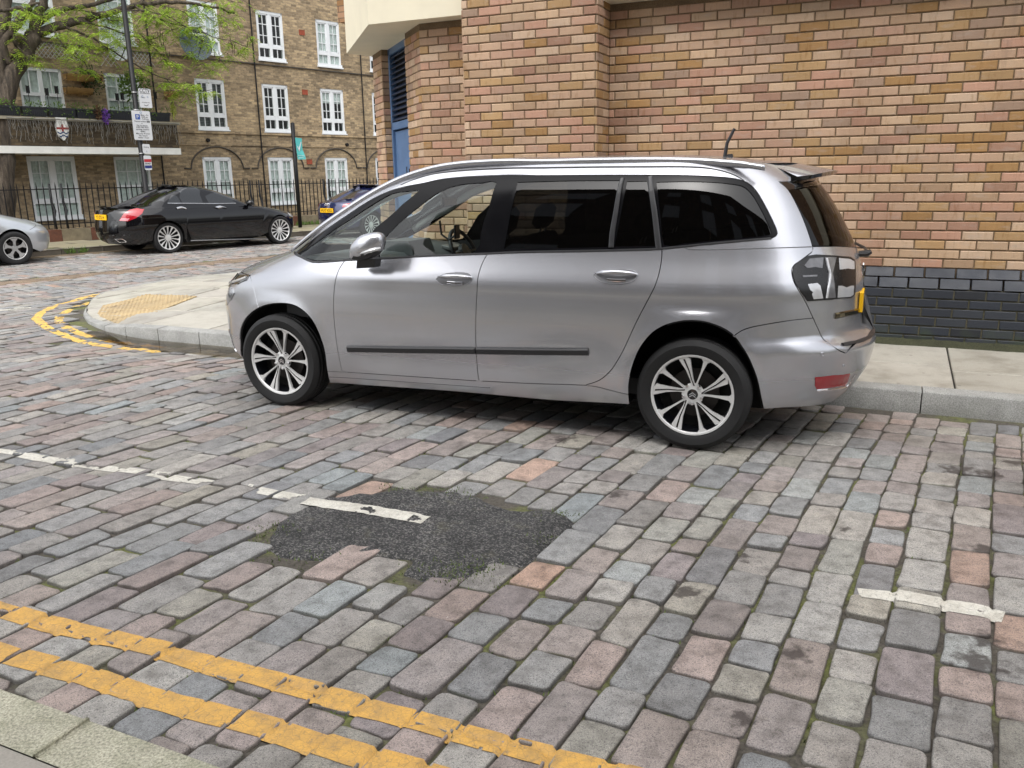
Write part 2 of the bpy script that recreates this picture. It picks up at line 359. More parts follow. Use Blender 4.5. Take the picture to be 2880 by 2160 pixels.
# far road: courses across it
GR0, GR1 = -19.3, -9.0
def far_rows():
    f = 1.0
    while f < 27:
        w = random.uniform(.14, .175); g = GR0+random.uniform(0, .2)
        while g < GR1:
            L = random.uniform(.2, .36); P = [fp(f, g), fp(f+w, g), fp(f+w, g+L), fp(f, g+L)]; q = [(float(p@UX), float(p@VX-DN)) for p in P]
            cu = sum(x for x, _ in q)/4; cv = sum(y for _, y in q)/4
            gm = g+L/2
            if cu < edge_far(cv)+.06 and inview(wp(cu, cv), .3) and not inpoly(cu, cv, ISLAND) and not (GS0 < gm < GS1): SETTS.append((q, cu, cv, 1))
            g += L
        f += w
zl = lambda x, y: (x/2.304, 640+y/2.304)
_a = [float(at_z(zl(*k))@GX) for k in ((0, 350), (850, 262), (1700, 183))]; _b = [float(at_z(zl(*k))@GX) for k in ((0, 385), (850, 290), (1680, 205))]
GS0, GS1 = sum(_a)/3, sum(_b)/3
far_rows()
def sett_geo(q, n_corner, fine):
    """outline of one sett with knocked-off corners"""
    jt = .0032; cx = sum(p[0] for p in q)/4; cy = sum(p[1] for p in q)/4; pts = []
    qq = []
    for x, y in q:
        dx, dy = cx-x, cy-y
        qq.append((x+math.copysign(jt+random.uniform(0, .004), dx)+random.uniform(-.006, .006), y+math.copysign(jt+random.uniform(0, .005), dy)+random.uniform(-.009, .009)))
    for i in range(4):
        p0, p, p1 = qq[i-1], qq[i], qq[(i+1) % 4]; r = random.uniform(.010, .026)
        def tow(a, b, r): d = math.hypot(b[0]-a[0], b[1]-a[1]); return (a[0]+(b[0]-a[0])*r/d, a[1]+(b[1]-a[1])*r/d)
        a, b = tow(p, p0, r), tow(p, p1, r)
        if fine: pts += [a, ((a[0]+b[0]+p[0]*1.1)/3.1, (a[1]+b[1]+p[1]*1.1)/3.1), b]
        else: pts += [a, b]
        if fine and math.hypot(p1[0]-p[0], p1[1]-p[1]) > .09:
            m = ((p[0]+p1[0])/2+random.uniform(-.005, .005), (p[1]+p1[1])/2+random.uniform(-.005, .005)); pts.append(m)
    return pts, cx, cy
def sett_mesh(mb, q, cu, cv, fine):
    pts, cx, cy = sett_geo(q, 0, fine); n = len(pts); z0 = gz(cu, cv)+random.uniform(-.006, .006)
    tx, ty = random.uniform(-.035, .035), random.uniform(-.03, .03)
    zf = lambda x, y: z0+(x-cx)*tx+(y-cy)*ty+(gz(x, y)-gz(cu, cv))
    vs = []
    for sh, dz in ((1, -.05), (1, -.0065), (.972, -.001), (.88, .0006)):
        for x, y in pts: X, Y = cx+(x-cx)*sh, cy+(y-cy)*sh; vs.append(wp(X, Y, zf(X, Y)+dz))
    vs.append(wp(cx, cy, z0+.001)); fs = []
    for r in range(3): fs += [(r*n+i, r*n+(i+1) % n, (r+1)*n+(i+1) % n, (r+1)*n+i) for i in range(n)]
    fs += [(3*n+i, 3*n+(i+1) % n, 4*n) for i in range(n)]
    area = sum(pts[i][0]*pts[(i+1) % n][1]-pts[(i+1) % n][0]*pts[i][1] for i in range(n))
    # wall frame (U, V) is left-handed seen from above
    if area > 0: fs = [f[::-1] for f in fs]
    mb.col = sett_col(); mb.add(vs, fs)
    return pts, zf, (cx, cy)
order = sorted(range(len(SETTS)), key=lambda i: np.linalg.norm(wp(SETTS[i][1], SETTS[i][2])-CAM0) + (0 if inview(wp(SETTS[i][1], SETTS[i][2]), .0) else 50))
CELL = {}
rest = MB()
for rank, i in enumerate(order):
    q, cu, cv, far = SETTS[i]
    if rank < 300:
        m = MB(); r = sett_mesh(m, q, cu, cv, True); m.build('sett', M_SETT, ROAD, smooth=True)
    else: r = sett_mesh(rest, q, cu, cv, not far and rank < 1200)
    if not far or cu > -13:
        x0, x1 = min(p[0] for p in q), max(p[0] for p in q); y0, y1 = min(p[1] for p in q), max(p[1] for p in q)
        for a in range(int(math.floor(x0*5)), int(math.floor(x1*5))+1):
            for b in range(int(math.floor(y0*5)), int(math.floor(y1*5))+1): CELL.setdefault((a, b), []).append(r)
rest.build('sett_field', M_SETT, ROAD, smooth=True, kind='stuff')
def top_z(u, v):
    """height of the sett surface here, and how far inside a stone (False = joint)"""
    for pts, zf, (cx, cy) in CELL.get((int(math.floor(u*5)), int(math.floor(v*5))), ()):
        if inpoly(u, v, pts):
            e = inpoly(cx+(u-cx)/.968, cy+(v-cy)/.968, pts); return zf(u, v)+(.001 if e else -.0035), True
    return gz(u, v)-.012, False
def paint(name, path, width, mat, wear, seed, step=.013, joints=.5, flat=None):
    """paint laid over the stones along a path (uv), worn away in places"""
    mb = MB(); L = [0]
    for a, b in zip(path[:-1], path[1:]): L.append(L[-1]+math.hypot(b[0]-a[0], b[1]-a[1]))
    ns, nw = int(L[-1]/step), max(4, int(width/step)); g = {}
    for i in range(ns+1):
        s_ = min(L[-1]-1e-6, i*step); j = max(k for k in range(len(L)-1) if L[k] <= s_); t = (s_-L[j])/(L[j+1]-L[j])
        a, b = path[j], path[j+1]; x, y = a[0]+(b[0]-a[0])*t, a[1]+(b[1]-a[1])*t; d = L[j+1]-L[j]; nx, ny = -(b[1]-a[1])/d, (b[0]-a[0])/d
        w2 = width*(1+.09*nz(s_*3.1, seed)+.07*nz(s_*14, seed+3))/2; off = .010*nz(s_*2.0, seed+7)
        for k in range(nw+1):
            o = (k/nw-.5)*2*w2+off; u, v = x+nx*o, y+ny*o; z, on = top_z(u, v) if flat is None else (flat(u, v), True)
            if not on and flat is None: z = gz(u, v)-.0095
            dead = wear+.9*nz(u*6, v*6, seed)+.16*nz(u*31, v*31, seed) > .62 or (not on and nz(u*4, v*4, seed+9) > joints-.5)
            g[i, k] = (wp(u, v, z+.0022), dead)
    idx = {}; vs = []
    fs = []
    for i in range(ns):
        for k in range(nw):
            c = [(i, k), (i+1, k), (i+1, k+1), (i, k+1)]
            if sum(g[x][1] for x in c) >= 2: continue
            for x in c:
                if x not in idx: idx[x] = len(vs); vs.append(g[x][0])
            fs.append(tuple(idx[x] for x in c))
    mb.add(vs, fs); o = mb.build(name, mat, ROAD, smooth=True, recalc=True); o.data.update(); return o
def flipup(o):
    if len(o.data.polygons) and sum(p.normal.z for p in o.data.polygons) < 0: o.data.flip_normals()
PO = []
PO.append(paint('yellow_line', [(-7.5, 5.93), (-2.893, 5.845), (-2.12, 5.812), (-1.47, 5.79), (-1.0, 5.785), (-.3, 5.765), (.6, 5.75), (3.5, 5.70)], .088, M_YEL, .08, 3.3, step=.0105, joints=.9))
PO.append(paint('yellow_line', [(-7.5, 6.09), (-2.646, 6.03), (-1.9, 6.01), (-1.5, 5.985), (-1.0, 5.975), (0, 5.955), (3.5, 5.90)], .092, M_YEL, .14, 8.1, step=.0105, joints=.9))
PO.append(paint('white_line', [(-7.5, 4.62), (-4.4, 4.575), (-3.9, 4.555), (-3.45, 4.53), (-2.95, 4.50), (-2.56, 4.52)], .080, M_WHT, .62, 12.7, joints=.3))
PO.append(paint('white_line', [(0.0, 4.47), (.15, 4.44), (.4, 4.435), (.485, 4.455)], .088, M_WHT, .15, 17.2, step=.0105, joints=.8))
PO.append(paint('yellow_line', [(-10.2, -.75), (-10.02, -.26), (-9.77, .335), (-9.43, .804), (-9.07, 1.152), (-8.37, 1.53), (-7.78, 1.74), (-7.2, 1.89), (-6.3, 1.94)], .10, M_YELF, .28, 21.0, .03, joints=.9))
PO.append(paint('yellow_line', [(-9.95, -.55), (-9.67, -.12), (-9.37, .40), (-8.99, .892), (-8.59, 1.22), (-8.1, 1.46), (-7.3, 1.68), (-6.4, 1.73)], .10, M_YELF, .42, 25.5, .03, joints=.9))
PO.append(paint('white_line', [(-10.6, 1.5), (-10.127, .86), (-9.93, .56)], .09, M_WHT, .35, 29.5, .03, joints=.8))
# asphalt patch with its stub of white line
def offset0(path, w):
    out = []; n = len(path)
    for i, (u, v) in enumerate(path):
        a, b = path[i-1], path[(i+1) % n]; tx, ty = b[0]-a[0], b[1]-a[1]; d = math.hypot(tx, ty)+1e-9; q = (u+ty/d*w, v-tx/d*w); out.append(q if not inpoly(*q, path) else (u-ty/d*w, v+tx/d*w))
    return out
pm = MB(); pc = (-1.9, 4.58)
ring = []
for i, (x, y) in enumerate(PATCH):
    x2, y2 = PATCH[(i+1) % len(PATCH)]
    for t in (0, .33, .66): ring.append((x+(x2-x)*t+random.uniform(-.012, .012), y+(y2-y)*t+random.uniform(-.012, .012)))
pts = [Vector(q) for q in ring]; n = len(ring); ou = offset0(ring, .03)
gx = np.arange(-2.6, -1.15, .05)
for a in gx:
    for b in np.arange(4.05, 5.1, .05):
        if inpoly(a, b, ring) and min(math.hypot(a-q[0], b-q[1]) for q in ring) > .03: pts.append(Vector((float(a), float(b))))
vv_, _, ff_, *_r = delaunay_2d_cdt(pts, [(i, (i+1) % n) for i in range(n)], [tuple(range(n))], 1, 1e-5)
vs = [wp(q[0], q[1], (-.006 if i < n else .005)+.006*nz(q[0]*6, q[1]*6)+.004*nz(q[0]*25, q[1]*25)) for i, q in enumerate(vv_)]; k0 = len(vs)
vs += [wp(q[0], q[1], -.03) for q in ou]
po = pm.add(vs, [tuple(f) for f in ff_]+[(i, (i+1) % n, k0+(i+1) % n, k0+i) for i in range(n)]).build('asphalt_patch', M_ASPH, ROAD, smooth=True, recalc=True); PO.append(po)
PO.append(paint('white_line', [(-2.53, 4.54), (-2.3, 4.52), (-2.0, 4.51), (-1.852, 4.515)], .088, M_WHT, .2, 33.3, step=.0105, flat=lambda u, v: .0065+.006*nz(u*6, v*6)+.004*nz(u*25, v*25)))
# moss and grass in the joints round the patch and between the stones
tuft = MB(); tr = np.random.RandomState(3)
def blade(u, v, z, L):
    a = tr.uniform(0, 6.28); du, dv = math.cos(a), math.sin(a); t_ = tr.uniform(.3, 1.2); w_ = .003; tuft.add([wp(u-dv*w_, v+du*w_, z), wp(u+dv*w_, v-du*w_, z), wp(u+du*L*t_, v+dv*L*t_, z+L)], [(0, 1, 2)])
for (u0, v0, r_, n_) in ((-1.38, 4.86, .10, 220), (-1.50, 4.95, .09, 160), (-1.95, 4.14, .12, 160), (-2.2, 4.2, .08, 80), (-2.45, 4.85, .08, 90), (-2.1, 5.05, .12, 90), (-1.3, 4.2, .08, 70), (-1.24, 4.5, .07, 60)):
    for _ in range(n_): u, v = u0+tr.normal()*r_*.9, v0+tr.normal()*r_*.5; kk = tr.uniform(.6, 1.2); tuft.col = (.085*kk, .12*kk, .03*kk, 1); blade(u, v, -.004 if not inpoly(u, v, PATCH) else .004, tr.uniform(.005, .015))
cnt = 0
while cnt < 2600:
    u, v = tr.uniform(-5, 2.5), tr.uniform(2.6, 6.1)
    if nz(u*1.3, v*1.3, 4.) < .02: cnt += .2; continue
    if top_z(u, v)[1] or inpoly(u, v, PATCH): continue
    kk = tr.uniform(.5, 1.2); tuft.col = (.10*kk, .14*kk, .03*kk, 1); cnt += 1
    for _ in range(2): blade(u+tr.normal()*.006, v+tr.normal()*.006, -.012, tr.uniform(.008, .018))
kt = NT('grass_blade'); kt.set(Base_Color=kt.attr(), Roughness=.8)
tuft.build('joint_moss', kt.m, ROAD, kind='stuff')
# gravel strip and gutter dirt in the far road
for nm, mat, g0, g1, f0, f1, zz in (('gravel_strip', M_GRAVEL, GS0-.02, GS1+.02, 1, 27, .002), ('gutter_dirt', M_DIRT, -19.33, -18.75, 3, 9.6, .0125)):
    m = MB(); N = 120; vs = []
    for i in range(N+1):
        f = f0+(f1-f0)*i/N
        for j in range(5):
            t = j/4; g = g0+(g1-g0)*t+(.05*nz(f*1.7, t*3) if j in (0, 4) else 0); vs.append(fp(f, g, zz+(-.03 if j in (0, 4) else .004*nz(f*5, g*5))))
    m.add(vs, [(i*5+j, (i+1)*5+j, (i+1)*5+j+1, i*5+j+1) for i in range(N) for j in range(4)]); PO.append(m.build(nm, mat, ROAD, smooth=True))
for o in PO: flipup(o)
# shallow water standing in the gutter ahead of the car
def m_water():
    k = NT('puddle_water'); k.t.nodes.remove(k.b); g = k.n('ShaderNodeBsdfGlossy'); g.inputs['Roughness'].default_value = .06; t = k.n('ShaderNodeBsdfTransparent'); t.inputs[0].default_value = (.55, .48, .36, 1)
    f = k.n('ShaderNodeFresnel'); f.inputs[0].default_value = 1.33; mx = k.n('ShaderNodeMixShader'); k.l(f.outputs[0], mx.inputs[0]); k.l(t.outputs[0], mx.inputs[1]); k.l(g.outputs[0], mx.inputs[2]); k.l(mx.outputs[0], k.out.inputs[0]); return k.m
ed = [(-7.75, 1.33), (-7.3, 1.46), (-6.9, 1.54), (-6.0, 1.54), (-4.2, 1.54), (-4.2, 1.80), (-5.0, 1.86), (-5.7, 1.88), (-6.3, 1.90), (-6.9, 1.83), (-7.3, 1.72), (-7.7, 1.55), (-7.9, 1.42)]
pw = MB().add([wp(u, v, -.030) for u, v in ed], [tuple(range(len(ed)))]).build('puddle', m_water(), ROAD); flipup(pw)
# ================================================================ pavements
def clip(poly, ax, lim, keep_less):
    out = []
    for i in range(len(poly)):
        a, b = poly[i-1], poly[i]; ia = (a[ax] <= lim) == keep_less or a[ax] == lim; ib = (b[ax] <= lim) == keep_less or b[ax] == lim
        if ia != ib:
            t = (lim-a[ax])/(b[ax]-a[ax]); out.append((a[0]+(b[0]-a[0])*t, a[1]+(b[1]-a[1])*t))
        if ib: out.append(b)
    return out
def slab(name, poly, zf, mat, parent, th=.06, bev=.006, P=wp, col=None, gap=.006):
    """one flag: bevelled edge, slightly uneven"""
    n = len(poly)
    if n < 3: return None
    ar = sum(poly[i][0]*poly[(i+1) % n][1]-poly[(i+1) % n][0]*poly[i][1] for i in range(n))/2
    if abs(ar) < .01: return None
    cx = sum(p[0] for p in poly)/n; cy = sum(p[1] for p in poly)/n; dz = random.uniform(-.003, .003)
    vs = []
    for sh, d in ((gap, -th), (gap, -.005), (gap+bev, 0)):
        for x, y in poly:
            d_ = math.hypot(x-cx, y-cy)+1e-9; s_ = max(.2, 1-sh*1.3/d_); X, Y = cx+(x-cx)*s_, cy+(y-cy)*s_; vs.append(P(X, Y, zf(X, Y)+d+dz))
    fs = [(r*n+i, r*n+(i+1) % n, (r+1)*n+(i+1) % n, (r+1)*n+i) for r in range(2) for i in range(n)]+[tuple(range(2*n, 3*n))]
    m = MB(); k = random.uniform(.86, 1.08); m.col = col or (k, k*random.uniform(.98, 1.01), k*random.uniform(.95, 1.0), 1)
    o = m.add(vs, fs).build(name, mat, parent, recalc=True); return o
PV = root('pavement', (0, 0, 0), 'flagged pavement with granite kerb round the brick building', 'pavement', kind='structure')
# bed under the flags
inner = []
for i, (u, v) in enumerate(KERB):
    a = KERB[max(0, i-1)]; b = KERB[min(len(KERB)-1, i+1)]; tx, ty = b[0]-a[0], b[1]-a[1]; d = math.hypot(tx, ty); inner.append((u+ty/d*-.0+(-ty/d)*-.15 if False else u-(ty/d)*-.0, v))
def offset(path, w):
    out = []
    for i, (u, v) in enumerate(path):
        a = path[max(0, i-1)]; b = path[min(len(path)-1, i+1)]; tx, ty = b[0]-a[0], b[1]-a[1]; d = math.hypot(tx, ty); out.append((u-ty/d*w*-1, v+tx/d*w))
    return out
INNER = offset(KERB, .15)
if INNER[0][1] > KERB[0][1]: INNER = offset(KERB, -.15)
ip = INNER+[(9, -23.4)]
bm_ = MB(); N1 = len(INNER); cc = [(max(-4.0, min(9, u)) if v > -3 else -3, min(v, -.2)) for u, v in INNER]
bm_.add([wp(u, v, pvz(u, v)-.012) for u, v in INNER]+[wp(u, v, .12) for u, v in cc], [(i, i+1, N1+i+1, N1+i) for i in range(N1-1)])
flipup(bm_.build('flag_bed', plain('flag_joint_dirt', (.028, .025, .02), .95, 0, .3, 8), PV, recalc=True))
# kerbstones
def resample(path, ds, s0=0):
    L = [0]
    for a, b in zip(path[:-1], path[1:]): L.append(L[-1]+math.hypot(b[0]-a[0], b[1]-a[1]))
    return L
LK = resample(KERB, 1)
def along(path, s_):
    s_ = max(0, min(LK[-1]-1e-6, s_)); j = max(k for k in range(len(LK)-1) if LK[k] <= s_); t = (s_-LK[j])/(LK[j+1]-LK[j]); a, b = path[j], path[j+1]; return (a[0]+(b[0]-a[0])*t, a[1]+(b[1]-a[1])*t)
s_ = .45
while s_ < LK[-1]-2:
    u0 = along(KERB, s_); ln = .92 if u0[0] > -5.5 else (.55 if u0[1] > -4 else .9)
    if inview(wp(*u0), .7):
        ks = 6 if -10.4 < u0[0] < -6.8 else 1; O = [along(KERB, s_+.004+(ln-.008)*i/ks) for i in range(ks+1)]; I = [along(INNER, s_+.004+(ln-.008)*i/ks) for i in range(ks+1)]
        m = MB(); vs = []; r = .012
        for o_, i_ in zip(O, I):
            dx, dy = i_[0]-o_[0], i_[1]-o_[1]; z = kerbz(*o_)
            ji = random.uniform(-.002, .002)
            for t, zz in ((0, gz(*o_)-.06), (0, z-r), (r*.8/.15, z), (1-.004/.15, z+.004), (1, z-.003), (1, -.06)): vs.append(wp(o_[0]+dx*t, o_[1]+dy*t, zz+ji))
        nf = [(i*6+j, i*6+j+1, (i+1)*6+j+1, (i+1)*6+j) for i in range(ks) for j in range(5)]+[tuple(range(6)), tuple(range(ks*6+5, ks*6-1, -1))]
        o = m.add(vs, nf).build('kerbstone', M_KERB, PV, recalc=True); autosmooth(o, 50)
    s_ += ln
# flags beside the wall and on the corner
TACT = [(-7.62, 1.20), (-8.0, 1.03), (-8.42, .83), (-8.78, .53), (-9.05, .22), (-9.12, -.52), (-7.93, -.25)]
rows = [(1.38, .73), (.73, .10)]
U = 5.3; 
joints = [.476+.93*k for k in range(-6, 9)]
for a, b in zip(joints[:-1], joints[1:]):
    md = .74 if a < .4 else (.875 if a < .5 else random.choice([.74, .86, .66]))
    for v0, v1 in ((1.38, md), (md, .09)):
        if inview(wp((a+b)/2, (v0+v1)/2), .7): slab('paving_slab', [(a, v0), (b, v0), (b, v1), (a, v1)], pvz, M_SLAB, PV)
V = 1.38
for v0, v1 in ((1.38, .57), (.57, -.22), (-.22, -.86), (-.86, -1.5), (-1.5, -2.2), (-2.2, -3.0), (-3.0, -3.8), (-3.8, -4.7), (-4.7, -5.7)):
    u = -10.9+random.uniform(0, .45)
    while u < -5.0:
        u1 = u+random.uniform(.62, .98); pl = ip
        for ax, lim, kl in ((0, u1, True), (0, u, False), (1, v0, True), (1, v1, False)): pl = clip(pl, ax, lim, kl)
        pl = [p for i, p in enumerate(pl) if math.hypot(p[0]-pl[i-1][0], p[1]-pl[i-1][1]) > .004]
        if len(pl) >= 3 and not (v0 < -.2 and (u+u1)/2 > -6.0+(v0)*.1):
            cx, cy = sum(p[0] for p in pl)/len(pl), sum(p[1] for p in pl)/len(pl)
            if inview(wp(cx, cy), .1): slab('paving_slab', pl, pvz, M_SLAB, PV, gap=.011)
        u = u1
bl = MB()
for i in range(-24, -18):
    for j in range(-3, 4):
        sq = TACT
        for ax, lim, kl in ((0, .4*i+.4, True), (0, .4*i, False), (1, .4*j+.4, True), (1, .4*j, False)): sq = clip(sq, ax, lim, kl)
        sq = [p for q_, p in enumerate(sq) if math.hypot(p[0]-sq[q_-1][0], p[1]-sq[q_-1][1]) > .004]
        if len(sq) >= 3:
            o = slab('tactile_slab', sq, lambda u, v: pvz(u, v)+.0065, M_TACT, PV, th=.012, bev=.003)
        for a in range(6):
            for b in range(6):
                u, v = .4*i+.033+.0667*a, .4*j+.033+.0667*b
                if inpoly(u, v, TACT):
                    z = pvz(u, v)+.0065; vs = [wp(u+r*math.cos(t*math.pi/3), v+r*math.sin(t*math.pi/3), z+h) for r, h in ((.018, -.002), (.012, .006)) for t in range(6)]
                    bl.col = (.93, .93, .93, 1); bl.add(vs, [(t, (t+1) % 6, 6+(t+1) % 6, 6+t) for t in range(6)]+[tuple(range(6, 12))])
flipup(bl.build('blister_field', M_TACT, PV, kind='stuff', recalc=True))
# kerb and flags on the camera's side of the street
PN = root('pavement', (0, 0, 0), 'pavement on the near side behind a mossy granite kerb', 'pavement', kind='structure')
for k in range(-8, 7):
    a, b = -1.92+.93*k, -1.92+.93*(k+1)
    o = MB().bbox(wp(a+.004, 6.275, -.1), UX*.922, VX*.14, ZX*.2, .012).build('kerbstone', M_KERBF, PN); 
    for v0, v1 in ((6.42, 7.05), (7.05, 7.7), (7.7, 8.4)):
        sh = .12+(.3 if v0 > 7 else 0); slab('paving_slab', [(a+sh, v0), (b+sh, v0), (b+sh, v1), (a+sh, v1)], lambda u, v: .097, M_SLABG, PN)
flipup(MB().add([wp(-9, 6.4, .03), wp(9, 6.4, .03), wp(9, 30, .03), wp(-9, 30, .03)], [(0, 1, 2, 3)]).build('pavement_bed', M_BED, PN))
# far pavement under the railings
FK, FR, FW = -19.35, -22.0, -23.3
PF = root('pavement', (0, 0, 0), 'greenish flagged pavement in front of the black railings', 'pavement', kind='structure')
f = 4.0
while f < 24:
    if inview(fp(f+.45, FK), .3):
        o = MB().bbox(fp(f+.004, FK-.15, -.1), FX*.9, GX*.15, ZX*.215, .012).build('kerbstone', M_KERBD, PF)
        for g0, g1 in ((FK-.16, -20.1), (-20.1, -20.75), (-20.75, -21.4), (-21.4, -21.98)):
            sh = random.uniform(-.3, .3); slab('paving_slab', [(f+sh, g0), (f+sh+.91, g0), (f+sh+.91, g1), (f+sh, g1)], lambda u, v: .115, M_SLABF, PF, P=fp)
    f += .912
flipup(MB().add([fp(0, FK-.1, .1), fp(40, FK-.1, .1), fp(40, -40, .1), fp(0, -40, .1)], [(0, 1, 2, 3)]).build('flag_bed', M_BED, PF))
# ================================================================ the buff brick building on the right
def m_brick():
    k = NT('buff_brick'); g = k.n('ShaderNodeNewGeometry'); p = k.map(g.outputs['Position'], (1, 1, 1), (0, 0, -TW)); c = k.attr()
    oi = k.n('ShaderNodeObjectInfo')
    st = k.noise(k.map(p, (30, 12, 7)), 1, 4, .6); st2 = k.noise(k.map(p, (9, 4, 26)), 1, 3); fine = k.noise(p, 240, 4, .7)
    c = k.mix(.8, c, k.ramp(st, [(.26, (.72, .62, .48)), (.44, (1, 1, 1)), (.62, (1.03, 1.0, .98)), (.78, (1.2, 1.18, 1.16))]), 'MULTIPLY')
    c = k.mix(k.val(st2, .56, .70, 0, .5), c, k.mix(.5, c, (.42, .36, .31, 1)))
    c = k.mix(.5, c, k.ramp(fine, [(.3, (.75,)*3), (.7, (1.2,)*3)]), 'MULTIPLY')
    c = k.mix(1., c, k.ramp(k.noise(k.map(p, (.9, .9, .35)), 1, 5, .65), [(.3, (.80, .77, .74)), (.55, (1, 1, 1)), (.75, (1.08, 1.07, 1.06))]), 'MULTIPLY'); c = k.mix(k.val(k.noise(k.map(p, (7, 7, .8)), 1, 5, .7), .62, .78, 0, .35), c, (.14, .11, .09, 1))
    k.set(Base_Color=c, Roughness=.85); k.b.inputs['Specular IOR Level'].default_value = .25
    k.bump(k.math('ADD', fine, k.math('MULTIPLY', k.noise(p, 60, 3), 1.5)), .35, .004); return k.m
def m_blue_brick():
    k = NT('blue_engineering_brick'); p = k.pos(); c = k.attr(); f = k.noise(p, 130, 4, .7); b = k.noise(p, 7, 4)
    c = k.mix(.6, c, k.ramp(f, [(.3, (.6,)*3), (.7, (1.35,)*3)]), 'MULTIPLY'); sx = k.n('ShaderNodeSeparateXYZ'); k.l(p, sx.inputs[0])
    c = k.mix(k.math('MULTIPLY', k.val(b, .45, .7), k.val(sx.outputs[2], .34, .15, 0, .7)), c, (.05, .075, .02, 1))
    k.set(Base_Color=c, Roughness=k.val(b, .3, .7, .5, .7)); k.bump(f, .2, .003); return k.m
M_BRICK, M_BLUE = m_brick(), m_blue_brick()
M_MORT = m_stone('mortar', srgb(118, 100, 78), .5, 150, .95); M_MORTD = m_stone('plinth_mortar', srgb(96, 92, 76), .5, 150, .95, .25)
M_CREAM = plain('cream_concrete', srgb(222, 214, 190), .8, 0, .07, 3, .15)
BPAL = [((198, 166, 136), 18), ((192, 152, 128), 13), ((206, 178, 142), 18), ((182, 152, 118), 15), ((166, 122, 58), 11), ((184, 148, 90), 13), ((180, 132, 110), 6), ((204, 152, 128), 6), ((160, 136, 116), 8), ((216, 192, 162), 9), ((158, 116, 96), 3)]
BCOL = []
for (c, w) in BPAL:
    for j in range(int(w/2)+1):
        c2 = [.60*x+.40*m for x, m in zip(c, (196, 168, 136))]; c2 = [.9*x+.1*sum(c2)/3 for x in c2]; k = random.uniform(.88, 1.08); q = srgb(*c2, .84*k); q = (q[0]*1.02, q[1]*.98, q[2]*1.0, 1); BCOL.append(q)
BB = root('brick_building', wp(-2, -.5, 0), 'buff brick building with dark brick plinth and cream concrete band behind the silver car', 'building')
CHA = np.array((-4.42, 0.)); CHD = np.array((-.70711, -.70711)); CHN = np.array((-.70711, .70711))
def ch(s_, out=0.): q = CHA+CHD*s_+CHN*out; return (float(q[0]), float(q[1]))
pB, pC, pE = ch(.614), ch(1.785), ch(2.297); pB2, pC2 = ch(.614, -.17), ch(1.785, -.17)
core = [(9, -.009), (-2.469, -.009), (-2.469, .331), (-3.761, .331), (-3.761, -.009), (-4.416, -.009), ch(.61, -.009), ch(.605, -.17), ch(1.794, -.17), ch(1.794, -.009), (pE[0]+.006, pE[1]-.006), (-4.42, -7.4), (9, -7.4)]
MB().prism([wp(u, v, 0) for u, v in core], ZX*3.0).build('wall', M_MORT, BB)
CARSIL = [(x*1.302, y*1.302) for x, y in ((475, 760), (480, 640), (500, 590), (640, 540), (800, 410), (900, 365), (1050, 345), (1600, 342), (1660, 350), (1810, 385), (1860, 510), (1885, 600), (1892, 800), (1830, 870), (1640, 890), (1500, 975), (600, 880))]
def brick_geo(mb, o, ex, en, L, H, D, bev=.0055, slope=0.):
    """brick face: o = lower left corner on the wall face, ex along, en outwards"""
    ex = np.asarray(ex); en = np.asarray(en); b = bev
    def P(x, z, d): return o+ex*x+ZX*z+en*d
    vs = [P(0, 0, -.012), P(L, 0, -.012), P(L, H, -.012-slope), P(0, H, -.012-slope), P(0, 0, D-b), P(L, 0, D-b), P(L, H, D-b-slope), P(0, H, D-b-slope),
          P(b, b, D), P(L-b, b, D), P(L-b, H-b, D-slope), P(b, H-b, D-slope)]
    if slope: vs[8:] = [P(b, b*.6, D), P(L-b, b*.6, D), P(L-b, H-.002, D-slope), P(b, H-.002, D-slope)]; vs[6] = P(L, H-.001, D-b-slope); vs[7] = P(0, H-.001, D-b-slope)
    fs = [(0, 1, 5, 4), (1, 2, 6, 5), (2, 3, 7, 6), (3, 0, 4, 7), (4, 5, 9, 8), (5, 6, 10, 9), (6, 7, 11, 10), (7, 4, 8, 11), (8, 9, 10, 11)]
    if np.dot(np.cross(ex, ZX), en) < 0: fs = [f[::-1] for f in fs]
    mb.add(vs, fs)
CANDS = []; CO = .0752; ZB = .762
def lay(a, b, en, z0, z1, ph, seg, row0=None):
    """courses of stretchers between wall-frame points a -> b"""
    a, b = np.array(a), np.array(b); L = float(np.linalg.norm(b-a)); d = (b-a)/L; k0 = int(round((z0-ZB)/CO)); k1 = int(math.floor((z1-ZB)/CO+.01))
    for k in range(k0, k1):
        z = ZB+k*CO; x = ((ph+(k % 2)*.11175) % .2235)-.2235
        while x < L:
            x0, x1 = max(0, x), min(L, x+.2235)
            if x1-x0 > .03:
                l0 = x0+(.005 if x0 > 0 else 0); l1 = x1-(.005 if x1 < L else 0)
                p = a+d*l0; CANDS.append((seg, tuple(p), tuple(d), tuple(en), l1-l0, z+.0045, CO-.0098))
            x += .2235
vn = (0., 1.)
lay((-2.46, 0), (8.5, 0), vn, .765, 2.99, (.1614+2.46) % .2235, 'main')
lay((-3.77, .34), (-2.46, .34), vn, .765, 4.2, .06, 'main')
lay((-2.46, .34), (-2.46, 0), (1., 0.), .765, 4.2, .06, 'ret')
lay((-3.77, 0), (-3.77, .34), (-1., 0.), .765, 4.2, .06, 'ret2')
lay((-4.42, 0), (-3.77, 0), vn, .765, 2.99, .1, 'left')
lay(pB, tuple(CHA), tuple(CHN), .765, 2.99, .05, 'cant')
lay(pC2, pC, tuple(-CHD), .765, 2.99, .05, 'rev')
lay(pE, pC, tuple(CHN), .765, 2.99, .03, 'cant2')
def w2(d): return UX*d[0]+VX*d[1]
scored = []
